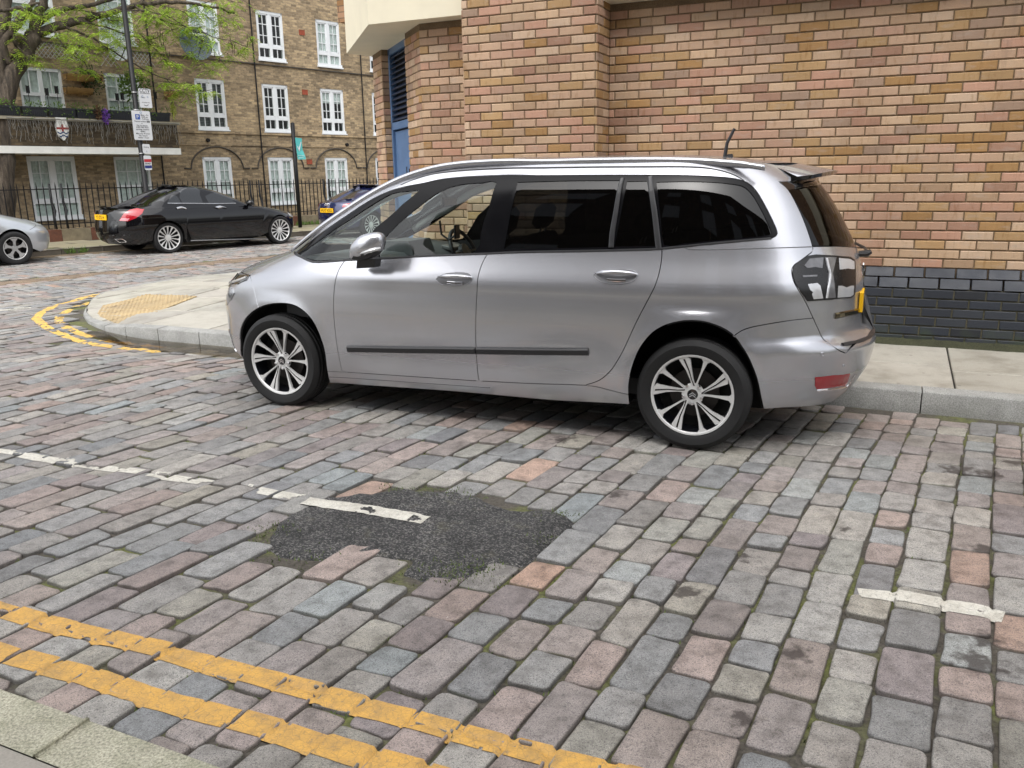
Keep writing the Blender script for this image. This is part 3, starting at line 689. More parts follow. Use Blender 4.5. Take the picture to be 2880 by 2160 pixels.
for i, (seg, p, d, en, L, z, H) in enumerate(CANDS):
    c = wp(p[0]+d[0]*L/2, p[1]+d[1]*L/2, z+H/2); x, y, zz = project(c)
    vis = 0 < x < PW and 0 < y < PH and not inpoly(x, y, CARSIL) and seg in ('main', 'left')
    scored.append((0 if vis else 1, zz/ max(.05, L), i))
scored.sort(); pick = set(i for f_, _, i in scored[:300] if f_ == 0)
field = MB(); BME = {}
for i, (seg, p, d, en, L, z, H) in enumerate(CANDS):
    c = random.randrange(len(BCOL)); dep = random.uniform(-.0012, .0015); ex, e2 = w2(d), w2(en)
    if i in pick:
        key = (seg, round(L, 3), c)
        if key not in BME:
            m = MB(); m.col = BCOL[c]; brick_geo(m, np.zeros(3), ex, e2, L, H, 0.0); me = bpy.data.meshes.new('brick'); me.from_pydata(m.v, [], m.f); me.materials.append(M_BRICK)
            at = me.color_attributes.new('Col', 'FLOAT_COLOR', 'CORNER'); at.data.foreach_set('color', list(BCOL[c])*len(me.loops)); BME[key] = me
        o = link('brick', BME[key], BB); o.location = Vector(wp(p[0], p[1], z)+e2*dep)-BB.location
    elif inview(wp(p[0], p[1], z), .5):
        field.col = BCOL[c]; brick_geo(field, wp(p[0], p[1], z), ex, e2, L, H, dep)
field.build('brick_field', M_BRICK, BB, kind='stuff')
# dark plinth in two bevelled steps
pl = MB(); cores = MB(); cores.prism([wp(u, v, 0) for u, v in ((9, -.05), (-2.46, -.05), (-2.46, .079), (9, .079))], ZX*.595).build('plinth_core', M_MORTD, BB)
MB().prism([wp(u, v, 0) for u, v in ((-3.77, .2), (-2.37, .2), (-2.37, .42), (-3.85, .42), (-3.85, .05), (-3.77, .05))], ZX*.595).build('plinth_core', M_MORTD, BB)
PLZ = [.141, .2185, .296, .3735, .449, .5225, .6005, .684, .7625]
DC = [srgb(40, 44, 52), srgb(46, 50, 58), srgb(36, 39, 45), srgb(43, 48, 57), srgb(50, 54, 61)]
for r in range(8):
    z0, z1 = PLZ[r], PLZ[r+1]; base = .09 if r < 6 else (.088 if r == 6 else .045); slope = 0 if r < 6 else .042
    x = -2.46+((.033+2.46+(.1125 if r % 2 == 0 else 0)) % .2262)-.2262
    while x < 7.4:
        a, b = max(-2.40, x+.006), x+.2202
        if b > -2.40 and inview(wp(a, 0, z0), .6):
            vis = inview(wp((a+b)/2, 0, z0), 0) and a > -.45
            if vis:
                m = MB(); m.col = random.choice(DC); brick_geo(m, wp(a, base, z0+.006), UX, VX, b-a, z1-z0-(.011 if r < 6 else .007), random.uniform(-.001, .001), .004, slope); m.build('plinth_brick', M_BLUE, BB)
            else: pl.col = random.choice(DC); brick_geo(pl, wp(a, base, z0+.006), UX, VX, b-a, z1-z0-(.011 if r < 6 else .007), 0, .004, slope)
        x += .2262
pl.build('plinth_brick_field', M_BLUE, BB, kind='stuff')
# mossy fillet at the foot of the wall
ms = MB(); N = 160; vs = []
for i in range(N+1):
    u = -2.3+9.5*i/N
    for v, z in ((.08, .20), (.10+.012*nz(u*7, 1), .175+.012*nz(u*9, 2)), (.125+.015*nz(u*6, 3), .150), (.150+.02*nz(u*5, 5), .132)): vs.append(wp(u, v, z))
o = ms.add(vs, [(i*4+j, i*4+j+1, (i+1)*4+j+1, (i+1)*4+j) for i in range(N) for j in range(3)]).build('moss_fillet', M_MOSS, BB, smooth=True, recalc=True); flipup(o)
# cream band and what is above it
band = [(9, .2), (-4.87, .2), (-6.2, -1.32), (-6.07, -1.75), (-4.3, -7.4), (9, -7.4)]
autosmooth(MB().prism([wp(u, v, 3.0) for u, v in band], ZX*.95).build('concrete_band', M_CREAM, BB), 20)
MB().prism([wp(u, v, 3.0) for u, v in ((-2.469, .1), (-2.469, .331), (-3.761, .331), (-3.761, .1))], ZX*1.3).build('pier_core', M_MORT, BB)
up = [(9, .02), (-4.5, .02), (-6.0, -1.5), (-4.3, -7.3), (9, -7.3)]
k = NT('far_buff_brick'); bt = k.n('ShaderNodeTexBrick'); bt.inputs['Scale'].default_value = 1; bt.inputs['Brick Width'].default_value = .225; bt.inputs['Row Height'].default_value = .075; bt.inputs['Mortar Size'].default_value = .006
bt.inputs['Color1'].default_value = srgb(190, 150, 118, .7); bt.inputs['Color2'].default_value = srgb(160, 118, 74, .7); bt.inputs['Mortar'].default_value = srgb(120, 100, 80, .6)
sp_ = k.n('ShaderNodeSeparateXYZ'); k.l(k.map(k.pos(), (1, 1, 1), (0, 0, -TW)), sp_.inputs[0]); cb_ = k.n('ShaderNodeCombineXYZ'); k.l(k.math('ADD', sp_.outputs[0], sp_.outputs[1]), cb_.inputs[0]); k.l(sp_.outputs[2], cb_.inputs[1]); k.l(cb_.outputs[0], bt.inputs['Vector']); k.set(Base_Color=bt.outputs[0], Roughness=.85); M_FBUFF = k.m
MB().prism([wp(u, v, 3.95) for u, v in up], ZX*3.6).build('upper_wall', M_FBUFF, BB)
# brick bay jutting out beside the band
q0 = on_plane((949, 30), VX, DN-2.3); uu = float(q0@UX)
MB().prism([wp(uu, -2.3, 3.55), wp(uu+.9, -2.3, 3.55), wp(uu+.9, -3.2, 3.55), wp(uu+.1, -3.2, 3.55)], ZX*3).build('brick_bay', M_FBUFF, BB)
MB().prism([wp(uu+.15, -2.45, 3.40), wp(uu+.9, -2.45, 3.40), wp(uu+.9, -3.2, 3.40), wp(uu+.2, -3.2, 3.40)], ZX*.15).build('brick_bay_foot', M_FBUFF, BB)
# blue steel door with louvres, in the cut-off corner
M_BLUEP = plain('blue_door_paint', srgb(98, 130, 172, .8), .45, 0, .1, 5); M_BLUED = plain('blue_louvre_paint', srgb(38, 52, 78, .8), .5, 0, .1, 5); M_STEEL = plain('steel', (.45, .45, .45), .35, 1.0)
DO = None
def chp(s_, out, z): u, v = ch(s_, out); return wp(u, v, z)
dm = MB(); dm.prism([chp(.60, -.165, .14), chp(.60, -.115, .14), chp(1.80, -.115, .14), chp(1.80, -.165, .14)], ZX*1.93); DO = dm.build('door', M_BLUEP, BB)
fr = MB()
for s0, s1, z0, z1 in ((.60, .68, .14, 3.0), (1.72, 1.80, .14, 3.0), (.60, 1.80, 2.09, 2.17), (.60, 1.80, 2.93, 3.0), (.68, .715, .14, 2.09)):
    fr.prism([chp(s0, -.166, z0), chp(s0, -.085, z0), chp(s1, -.085, z0), chp(s1, -.166, z0)], ZX*(z1-z0))
fr.build('door_frame', M_BLUEP, DO)
MB().prism([chp(.6, -.168, 2.1), chp(.6, -.155, 2.1), chp(1.8, -.155, 2.1), chp(1.8, -.168, 2.1)], ZX*.89).build('louvre_back', plain('dark_void', (.012, .012, .014), .8), DO)
for i in range(13):
    z = 2.185+i*.058
    MB().add([chp(.68, -.15, z+.05), chp(1.72, -.15, z+.05), chp(1.72, -.09, z), chp(.68, -.09, z), chp(.68, -.144, z+.055), chp(1.72, -.144, z+.055), chp(1.72, -.084, z+.006), chp(.68, -.084, z+.006)], [(0, 1, 2, 3), (7, 6, 5, 4), (3, 2, 6, 7), (1, 0, 4, 5), (0, 3, 7, 4), (2, 1, 5, 6)]).build('louvre_slat', M_BLUED, DO, recalc=True)
hs = MB(); hs.prism([chp(.72, -.116, 1.6), chp(.72, -.105, 1.6), chp(.86, -.105, 1.6), chp(.86, -.116, 1.6)], ZX*.05); hs.tube([chp(.80, -.085, 1.62), chp(.80, -.075, 1.67), chp(.85, -.075, 1.67), chp(.85, -.085, 1.62)], .006, 6); hs.build('hasp', M_STEEL, DO)
MB().bbox(chp(.785, -.095, 1.54), w2(CHD)*.08, w2(CHN)*.035, ZX*.085, .008).build('padlock', plain('black_metal', (.02, .02, .022), .4), DO)
MB().prism([chp(1.2, -.116, 1.5), chp(1.2, -.108, 1.5), chp(1.22, -.108, 1.5), chp(1.22, -.116, 1.5)], ZX*.16).build('lock_plate', MATS['black_metal'], DO)
# ---- low terrace across the street behind the camera: only its reflection shows in the car's windows
OT = root('brick_terrace', wp(0, 13, 0), 'low brick terrace across the street, mirrored in the car windows', 'building')
MB().prism([wp(-8, 13, 0), wp(16, 13, 0), wp(16, 20, 0), wp(-8, 20, 0)], ZX*14.5).build('wall', plain('sooty_terrace_brick', (.10, .085, .075), .9, 0, .3, 3), OT)
for i in range(6):
    for z in (1.0, 4.1, 7.2, 10.3):
        a = -6.5+i*3.8; MB().prism([wp(a, 12.96, z), wp(a+1.4, 12.96, z), wp(a+1.4, 13.05, z), wp(a, 13.05, z)], ZX*1.8).build('window', plain('opposite_window', (.35, .37, .4), .2), OT)
# ================================================================ car bodies: one wrap-round surface per car, panels cut from it
def smooth_tab(pts, sig=.02, n=400):
    z = np.array([p[0] for p in pts], float); v = np.array([p[1] for p in pts], float); g = np.linspace(z[0], z[-1], n); y = np.interp(g, z, v)
    s_ = max(1, int(sig/(g[1]-g[0]))); k = np.exp(-.5*(np.arange(-3*s_, 3*s_+1)/s_)**2); k /= k.sum()
    pad = 3*s_; yy = np.concatenate([2*y[0]-y[1:pad+1][::-1], y, 2*y[-1]-y[-pad-1:-1][::-1]]); return g, np.convolve(yy, k, 'valid')
class Car:
    """surface point from (u, z): u runs nose centre -> along the side -> tail centre at height z"""
    def __init__(s, W, XF, XR, xsf, xsr, nf, nr, feat=None, near=-1, loc=(0, 0, 0), rot=0):
        s.W, s.XF, s.XR = smooth_tab(W, .025), smooth_tab(XF, .03), smooth_tab(XR, .02); s.xsf, s.xsr, s.nf, s.nr, s.feat, s.near = xsf, xsr, nf, nr, feat, near
        s.Lf, s.Lr = 1.5, 1.4; s.Ls = xsr-xsf; s.loc = np.asarray(loc, float); s.rot = rot
        c, t = math.cos(rot), math.sin(rot); s.R = np.array([[c, -t, 0], [t, c, 0], [0, 0, 1.]]); s.tab = None
    def u_at(s, x): return s.Lf+(x-s.xsf)
    def S(s, u, z, side=None):
        u = np.asarray(u, float); z = np.asarray(z, float); side = s.near if side is None else side
        W = np.interp(z, *s.W); XFz, XRz = np.interp(z, *s.XF), np.interp(z, *s.XR); a = s.xsf+.5*(XFz+.42-s.xsf+np.hypot(XFz+.42-s.xsf, .06)); b = s.xsr-.5*(s.xsr-XRz+.42+np.hypot(s.xsr-XRz+.42, .06))
        b = np.maximum(b, a+.1); Af = a-XFz; Ar = XRz-b
        ph = np.where(u < s.Lf, np.clip(u/s.Lf, 0, 1)*math.pi/2, np.where(u > s.Lf+s.Ls, (1-np.clip((u-s.Lf-s.Ls)/s.Lr, 0, 1))*math.pi/2, math.pi/2))
        n = np.where(u < s.Lf, s.nf, s.nr); A = np.maximum(np.where(u < s.Lf, Af, Ar), .02)
        cs, sn = np.cos(ph), np.sin(ph); r = ((np.abs(cs)/A)**n+(np.abs(sn)/W)**n)**(-1/n)
        x = np.where(u < s.Lf, a-r*cs, np.where(u > s.Lf+s.Ls, b+r*cs, a+(b-a)*(u-s.Lf)/s.Ls)); w = np.where((u >= s.Lf) & (u <= s.Lf+s.Ls), W, r*sn)
        if s.feat is not None: w = w+s.feat(x, z)*np.clip(w/.5, 0, 1)
        return np.stack([x, side*w, z+0*u], -1)
    def N(s, u, z, side=None):
        side = s.near if side is None else side; e = .004
        a = s.S(np.asarray(u)+e, z, side)-s.S(np.asarray(u)-e, z, side); b = s.S(u, np.asarray(z)+e, side)-s.S(u, np.asarray(z)-e, side)
        n = np.cross(a, b); n = n/(np.linalg.norm(n, axis=-1, keepdims=True)+1e-12); return n*(-side)*1.0 if True else n
    def w_at(s, x, z):
        us = np.linspace(0, s.Lf+s.Ls+s.Lr, 200); P = s.S(us, np.full(200, z), 1); o = np.argsort(P[:, 0]); return float(np.interp(x, P[o, 0], P[o, 1]))
    def world(s, P): return np.asarray(P) @ s.R.T + s.loc
    def pix(s, P):
        d = s.world(P)-CAM0; z = d@CF; return np.stack([PW/2+FPX*(d@CR)/z, PH/2-FPX*(d@CU)/z], -1)
    def solve(s, px):
        """photograph pixel -> (u, z) on the near side"""
        if s.tab is None:
            us = np.linspace(0, s.Lf+s.Ls+s.Lr, 300); zs = np.linspace(.12, s.W[0][-1], 130); U, Z = np.meshgrid(us, zs, indexing='ij'); P = s.S(U, Z); nn = s.N(U, Z)
            v = CAM0-s.world(P); s.tab = (U, Z, s.pix(P), ((nn @ s.R.T)*v).sum(-1) > -.05)
        U, Z, Q, ok = s.tab; d = ((Q-np.array(px))**2).sum(-1)+np.where(ok, 0, 1e9); i = np.unravel_index(np.argmin(d), d.shape); x = np.array([U[i], Z[i]])
        for _ in range(12):
            f = s.pix(s.S(*x))-px; e = 1e-4
            J = np.stack([(s.pix(s.S(x[0]+e, x[1]))-px-f)/e, (s.pix(s.S(x[0], x[1]+e))-px-f)/e], -1)
            st = np.linalg.solve(J.T@J+np.eye(2)*50., J.T@f); st = np.clip(st, -.05, .05); x = x-st
            x[0] = min(max(x[0], 0), s.Lf+s.Ls+s.Lr); x[1] = min(max(x[1], .1), s.W[0][-1])
        return float(x[0]), float(x[1])
    def tr(s, pts): return [s.solve(p) for p in pts]
def crv(pts, k=4):
    """Catmull-Rom through 2d points"""
    out = []; n = len(pts)
    for i in range(n-1):
        p0, p1, p2, p3 = [np.array(pts[min(max(j, 0), n-1)]) for j in (i-1, i, i+1, i+2)]
        for t in range(k):
            t = t/k; out.append(tuple(.5*((2*p1)+(-p0+p2)*t+(2*p0-5*p1+4*p2-p3)*t*t+(-p0+3*p1-3*p2+p3)*t**3)))
    out.append(tuple(pts[-1])); return out
def dedupe(poly, e=.0025):
    out = []
    for p in poly:
        if not out or math.hypot(p[0]-out[-1][0], p[1]-out[-1][1]) > e: out.append((float(p[0]), float(p[1])))
    if math.hypot(out[0][0]-out[-1][0], out[0][1]-out[-1][1]) < e: out.pop()
    return out
def shrink(poly, g):
    n = len(poly); ar = sum(poly[i][0]*poly[(i+1) % n][1]-poly[(i+1) % n][0]*poly[i][1] for i in range(n)); sg = 1 if ar > 0 else -1; out = []
    for i in range(n):
        a, p, b = [np.array(q) for q in (poly[i-1], poly[i], poly[(i+1) % n])]; d1 = (p-a)/(np.linalg.norm(p-a)+1e-9); d2 = (b-p)/(np.linalg.norm(b-p)+1e-9)
        n1 = np.array((-d1[1], d1[0]))*sg; n2 = np.array((-d2[1], d2[0]))*sg; m = n1+n2; m = m/(np.linalg.norm(m)+1e-9); c = max(.5, m@n1); out.append(tuple(p+m*g/c))
    return out
def panel(car, name, poly, mat, parent, side=None, off=0., gap=.0022, ret=.007, grid=.04, holes=(), bulge=0., smooth=True):
    """cut a panel out of the surface: poly in (u, z); off = proud (+) or sunk (-)"""
    side = car.near if side is None else side; poly = dedupe(poly)
    if gap: poly = shrink(poly, gap)
    n = len(poly); xs = [p[0] for p in poly]; zs = [p[1] for p in poly]; pts = [Vector(p) for p in poly]
    a = min(xs)+grid*.5; ins = shrink(poly, grid*.3)
    while a < max(xs):
        b = min(zs)+grid*.5
        while b < max(zs):
            if inpoly(a, b, ins): pts.append(Vector((a, b)))
            b += grid
        a += grid
    ed_ = [(i, (i+1) % n) for i in range(n)]
    if holes:
        base = [p for p in pts[:n]]+[p for p in pts[n:] if not any(inpoly(p[0], p[1], shrink(dedupe(h), -grid*.25)) for h in holes)]; pts = base
        for h in holes:
            h = dedupe(h); k0 = len(pts); pts = pts+[Vector(p) for p in h]; ed_ += [(k0+i, k0+(i+1) % len(h)) for i in range(len(h))]
    vs, es, fs, *_ = delaunay_2d_cdt(pts, ed_, [tuple(range(n))], 1, 1e-5)
    if holes:
        cen = lambda f: (sum(vs[i][0] for i in f)/len(f), sum(vs[i][1] for i in f)/len(f)); fs = [f for f in fs if not any(inpoly(*cen(f), h) for h in holes)]
    V = np.array([v[:] for v in vs]); P = car.S(V[:, 0], V[:, 1], side); Nn = car.N(V[:, 0], V[:, 1], side)
    if bulge:
        # dome the middle slightly
        d = np.array([min(math.hypot(v[0]-q[0], v[1]-q[1]) for q in poly) for v in V]); off = off+bulge*np.minimum(1, d/.06)[:, None]
    P = P+Nn*off; Fs = []
    for f in fs:
        if len(f) < 3: continue
        q = [P[i] for i in f[:3]]; nf = np.cross(q[1]-q[0], q[2]-q[0]); Fs.append(tuple(f) if nf@Nn[f[0]] > 0 else tuple(f[::-1]))
    # edge return
    verts = P.tolist(); norms = Nn.tolist(); cnt = {}
    if ret:
        for f in Fs:
            for i in range(len(f)): e = (f[i], f[(i+1) % len(f)]); cnt[e] = 1
        mp = {}
        def inn(i):
            if i not in mp: mp[i] = len(verts); verts.append((P[i]-Nn[i]*ret).tolist()); norms.append(Nn[i].tolist())
            return mp[i]
        for (a, b) in list(cnt):
            if (b, a) not in cnt: Fs.append((b, a, inn(a), inn(b)))
    me = bpy.data.meshes.new(name); me.from_pydata(verts, [], Fs); me.materials.append(mat)
    if smooth:
        me.polygons.foreach_set('use_smooth', [True]*len(me.polygons)); me.normals_split_custom_set_from_vertices([Vector(x) for x in norms])
    return link(name, me, parent)
def strip(car, pts, w, side=None, off=.004, th=.006, mb=None, taper=False):
    """thin raised strip following surface points (u, z)"""
    mb = mb or MB(); side = car.near if side is None else side; n = len(pts); rings = []
    for i, p in enumerate(pts):
        a = pts[max(0, i-1)]; b = pts[min(n-1, i+1)]; d = np.array(b)-np.array(a); d = d/(np.linalg.norm(d)+1e-9); q = np.array((-d[1], d[0]))*w/2*(min(1, min(i, n-1-i)*.5+.3) if taper else 1)
        p = np.array(p); A, B = p+q, p-q; na, nb = car.N(*A, side), car.N(*B, side); pa, pb = car.S(*A, side), car.S(*B, side)
        rings.append([pa+na*(off-th), pa+na*off*.6, (pa*.8+pb*.2)+na*(off+th*.3), (pa*.2+pb*.8)+nb*(off+th*.3), pb+nb*off*.6, pb+nb*(off-th)])
    m = 6; vs = [v for r in rings for v in r]; fs = [(i*m+j, i*m+j+1, (i+1)*m+j+1, (i+1)*m+j) for i in range(n-1) for j in range(m-1)]+[tuple(range(m-1, -1, -1)), tuple((n-1)*m+j for j in range(m))]
    mb.add(vs, fs); return mb
def m_carpaint(name, col, metal=.75, rough=.32, coat=1., flake=.06):
    k = NT(name); p = k.pos(); f = k.noise(p, 2.2, 2); d = k.noise(p, 1.7, 3, .5)
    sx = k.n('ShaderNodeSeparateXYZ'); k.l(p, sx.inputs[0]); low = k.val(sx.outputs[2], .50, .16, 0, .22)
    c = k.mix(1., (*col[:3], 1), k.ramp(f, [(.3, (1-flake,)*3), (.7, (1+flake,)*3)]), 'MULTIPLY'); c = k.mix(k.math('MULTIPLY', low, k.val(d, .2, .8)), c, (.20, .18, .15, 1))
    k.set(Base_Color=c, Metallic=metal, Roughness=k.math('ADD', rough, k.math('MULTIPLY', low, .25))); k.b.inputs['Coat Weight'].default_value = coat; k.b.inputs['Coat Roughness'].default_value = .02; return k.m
def m_glass(name, tint, clear):
    """car window: reflecting pane over a tinted see-through body"""
    k = NT(name); k.t.nodes.remove(k.b); g = k.n('ShaderNodeBsdfGlossy'); g.inputs['Roughness'].default_value = .015; t = k.n('ShaderNodeBsdfTransparent'); t.inputs[0].default_value = (*tint, 1)
    f = k.n('ShaderNodeFresnel'); k.l(k.val(k.n('ShaderNodeNewGeometry').outputs['Backfacing'], 0, 1, 1.5, .66667), f.inputs[0]); mx = k.n('ShaderNodeMixShader'); k.l(f.outputs[0], mx.inputs[0]); k.l(t.outputs[0], mx.inputs[1]); k.l(g.outputs[0], mx.inputs[2]); k.l(mx.outputs[0], k.out.inputs[0]); return k.m
M_GLC = m_glass('clear_car_glass', (.84, .92, .89), 1); M_GLT = m_glass('privacy_glass', (.03, .032, .034), 0); M_GLM = m_glass('tinted_glass', (.30, .33, .33), 0)
M_TRIM = plain('black_trim', (.022, .022, .024), .38, 0, .1, 20); M_GLOSSK = plain('gloss_black', (.008, .008, .009), .06, 0, .05, 5, 0, 1.); M_RUB = plain('tyre_rubber', (.0085, .0085, .009), .7, 0, .25, 25, .25); M_VOID = plain('underbody_dark', (.006, .006, .006), .9)
M_CHROME = plain('chrome', (.82, .82, .83), .08, 1.0, .03, 4); M_ALLOY = plain('machined_alloy', (.70, .70, .69), .33, .35, .06, 30); M_ALLOYD = plain('dark_alloy', (.006, .0065, .009), .3, 0., .1, 9, 0, .3); M_LINING = plain('cabin_lining', (.05, .05, .052), .8); M_HEADL = plain('headlining_cloth', (.45, .45, .44), .9); M_SEAT = plain('seat_cloth', (.022, .022, .025), .85, 0, .2, 40)
M_DASH = plain('dashboard_vinyl', (.075, .078, .08), .6, 0, .15, 50)
def m_lens(name, col, rough=.05):
    k = NT(name); k.set(Base_Color=(*col, 1), Roughness=rough); k.b.inputs['Coat Weight'].default_value = 1; p = k.pos(); k.bump(k.math('SINE', k.math('MULTIPLY', k.noise(p, 9, 1), 160)), .12, .002); return k.m
M_RED = m_lens('red_lens', (.36, .006, .015), .12); M_AMBER = m_lens('amber_lens', (.6, .2, .02)); M_WLENS = m_lens('clear_lens', (.55, .56, .56)); M_PLATEY = plain('yellow_plate', srgb(238, 184, 20), .4, 0, .04, 6); M_INK = plain('black_ink', (.01, .01, .01), .5); M_BLUEBAND = plain('plate_blue', srgb(30, 70, 170), .4)
def wheel(parent, c, out, rt, rr, wid, style, name='wheel', phase=0., pitch=1):
    """c hub centre (local), out = unit vector outwards (local); thing part: wheel > tyre, rim, spoke, bolt, cap"""
    c = np.asarray(c, float); out = np.asarray(out, float); X = np.array([1., 0, 0]) * (1 if out[1] < 0 else -1); Z = ZX   # X to the right seen from outside
    e = bpy.data.objects.new(name, None); COL.objects.link(e); e.parent = parent; e.location = tuple(c); e.empty_display_size = .1
    b = out; O = np.zeros(3); hw = wid/2
    t = MB(); pr = [(rr*.99, -hw*.9), (rr+.012, -hw*1.0), ((rr+rt)/2, -hw*1.06), (rt-.018, -hw*.98), (rt-.004, -hw*.82)]
    for q in (-.55, -.5, -.18, -.13, .13, .18, .5, .55): pr.append((rt-(.007 if abs(q) in (.18, .5) and False else 0)-(.006 if q in (-.5, -.18, .18, .55) else 0), hw*q))
    pr += [(rt-.004, hw*.82), (rt-.018, hw*.98), (rt-.03, hw*1.03), ((rr+rt)/2+.01, hw*1.07), (rr+.02, hw*1.02), (rr+.008, hw*.97), (rr*.985, hw*.90)]
    t.lathe(pr, b, O-b*0, 56); o = t.build('tyre', M_RUB, e, recalc=True, local=True); autosmooth(o, 40)
    # squashed foot so that the tyre sits on the ground
    bar = MB(); bar.lathe([(rr*.985, hw*.88), (rr*.93, hw*.80), (rr*.90, hw*.45), (rr*.89, -hw*.9)], b, O, 48); o = bar.build('rim_barrel', M_ALLOYD, e, recalc=True, local=True); autosmooth(o)
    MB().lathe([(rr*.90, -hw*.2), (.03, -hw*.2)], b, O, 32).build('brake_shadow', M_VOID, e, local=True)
    MB().lathe([(rr*.60, hw*.05), (rr*.60, hw*.12), (.05, hw*.12)], b, O, 32).build('brake_disc', plain('brake_disc', (.035, .03, .028), .5, .5), e, recalc=True, local=True)
    lip = MB(); lip.lathe([(rr*1.0, hw*.88), (rr*.995, hw*.97), (rr*.955, hw*.95), (rr*.93, hw*.86)], b, O, 56); o = lip.build('rim', M_ALLOY if style != 'steel' else M_ALLOY, e, recalc=True, local=True); autosmooth(o)
    def pt(a, r, d): a = math.radians(a); return (X*math.sin(a)+Z*math.cos(a))*r*rr+b*d
    def spoke(prof, d0, d1, mat, nm='spoke', dep=.018, bev=.0):
        """prof: list of (angle deg, radius fraction); dish from d1 (rim) to d0 (hub)"""
        def dd(r): return d0+(d1-d0)*max(0, min(1, (r-.25)/.7))
        P = [pt(a+phase, r, dd(r)) for a, r in prof]; m = MB(); m.prism(P, -b*dep); return m.build(nm, mat, e, local=True, recalc=True)
    if style == 'twin':          # five split blades and five slim spokes
        for k_ in range(5):
            a0 = -12+72*k_; 
            spoke([(a0-10, .945), (a0-4.5, .945), (a0+1, .945), (a0+7.5, .90), (a0+8.5, .62), (a0+13, .36), (a0+28, .20), (a0+6, .15), (a0+1, .36), (a0-4.0, .62)], hw*.66, hw*.90, M_ALLOY, 'blade_spoke')
            spoke([(a0-3.4, .90), (a0-.8, .90), (a0+3.6, .62), (a0+9, .36), (a0+24, .22), (a0+16, .21), (a0+5.0, .37), (a0+.9, .62)], hw*.66+.0015, hw*.90+.0015, M_GLOSSK, 'spoke_groove', .004)
            a1 = 19+72*k_; spoke([(a1-8, .95), (a1-3.2, .87), (a1-2.2, .62), (a1-3.4, .36), (a1-11, .17), (a1+8, .17), (a1+2.0, .36), (a1+2.0, .62), (a1+3.4, .87), (a1+8, .95)], hw*.64, hw*.885, M_ALLOY, 'slim_spoke')
            a2 = -36+72*k_; q = pt(a2+phase, .235, hw*.60); m = MB(); m.lathe([(.0105, 0), (.0105, .012), (.007, .017), (0, .0175)], b, q, 10); o = m.build('wheel_bolt', M_CHROME, e, local=True, recalc=True); autosmooth(o)
        m = MB(); m.lathe([(rr*.27, hw*.50), (rr*.27, hw*.60), (rr*.16, hw*.68), (rr*.13, hw*.69)], b, O, 28); o = m.build('hub', M_ALLOY, e, local=True, recalc=True); autosmooth(o)
        m = MB(); m.lathe([(rr*.125, hw*.66), (rr*.12, hw*.70), (0, hw*.71)], b, O, 24); cap = m.build('centre_cap', M_GLOSSK, e, local=True, recalc=True); autosmooth(cap)
        m = MB()
        for dz in (.006, -.007):     # two chevrons
            P = [X*x+Z*(z+dz)+b*(hw*.71+.001) for x, z in ((-.019, -.006), (0, .008), (.019, -.006), (.019, -.0125), (0, .0015), (-.019, -.0125))]
            P = [X*x+Z*(-(z)+dz)+b*(hw*.71+.001) for x, z in ((-.019, -.006), (0, .008), (.019, -.006), (.019, -.0125), (0, .0015), (-.019, -.0125))] if phase > 1 else P
            m.prism(P[:2]+[P[4], P[5]], b*.001); m.prism([P[1], P[2], P[3], P[4]], b*.001)
        m.build('chevron_badge', M_CHROME, e, local=True, recalc=True)
    else:
        n, wd_ = {'multi': (14, 5.0), 'steel': (6, 15)}[style]
        for k_ in range(n):
            a0 = 360/n*k_
            if style == 'multi':
                if k_ % 2: pr_ = [(a0-6.5, .95), (a0-4.2, .85), (a0-3.4, .5), (a0-7, .22), (a0+7, .22), (a0+3.4, .5), (a0+4.2, .85), (a0+6.5, .95)]
                else: pr_ = [(a0-6.5, .95), (a0-4.2, .85), (a0-3.4, .5), (a0-7, .22), (a0+7, .22), (a0+3.4, .5), (a0+4.2, .85), (a0+6.5, .95)]
                spoke(pr_, hw*.62, hw*.90, M_ALLOY)
            elif k_ < 5 or n != 6:
                a0 = 72*k_; spoke([(a0-25, .97), (a0-20, .9), (a0-11, .62), (a0-22, .25), (a0+22, .25), (a0+11, .62), (a0+20, .9), (a0+25, .97)], hw*.75, hw*.90, M_HUBCAP)
        m = MB(); m.lathe([(rr*.26, hw*.45), (rr*.26, hw*.62), (rr*.12, hw*.70), (0, hw*.71)], b, O, 24); o = m.build('hub', M_ALLOY if style == 'multi' else M_HUBCAP, e, local=True, recalc=True); autosmooth(o)
    return e
M_HUBCAP = plain('hubcap_silver', (.42, .42, .42), .35, .5)
def cutoff(poly, car): return poly
# ---------------------------------------------------------------- the silver people carrier
TH = -.3872078
CW_ = [(.10, .74), (.15, .79), (.20, .838), (.26, .862), (.34, .880), (.45, .896), (.58, .908), (.70, .913), (.80, .911), (.90, .903), (.97, .890), (1.02, .872), (1.08, .848), (1.20, .815), (1.34, .775), (1.45, .735), (1.53, .690), (1.59, .640), (1.635, .58), (1.67, .49), (1.70, .38)]
CXF = [(.10, -.70), (.18, -.80), (.28, -.90), (.45, -.93), (.62, -.93), (.74, -.895), (.82, -.84), (.90, -.72), (.97, -.50), (1.03, -.28), (1.08, -.13), (1.2, .06), (1.32, .27), (1.41, .41), (1.48, .53), (1.54, .66), (1.58, .78), (1.61, .92), (1.64, 1.15), (1.67, 1.45), (1.70, 1.9)]
CXR = [(.10, 3.50), (.18, 3.60), (.28, 3.70), (.42, 3.775), (.56, 3.80), (.602, 3.80), (.628, 3.715), (.72, 3.705), (.90, 3.70), (1.02, 3.675), (1.15, 3.62), (1.30, 3.54), (1.42, 3.46), (1.52, 3.38), (1.60, 3.28), (1.65, 3.15), (1.70, 2.95)]
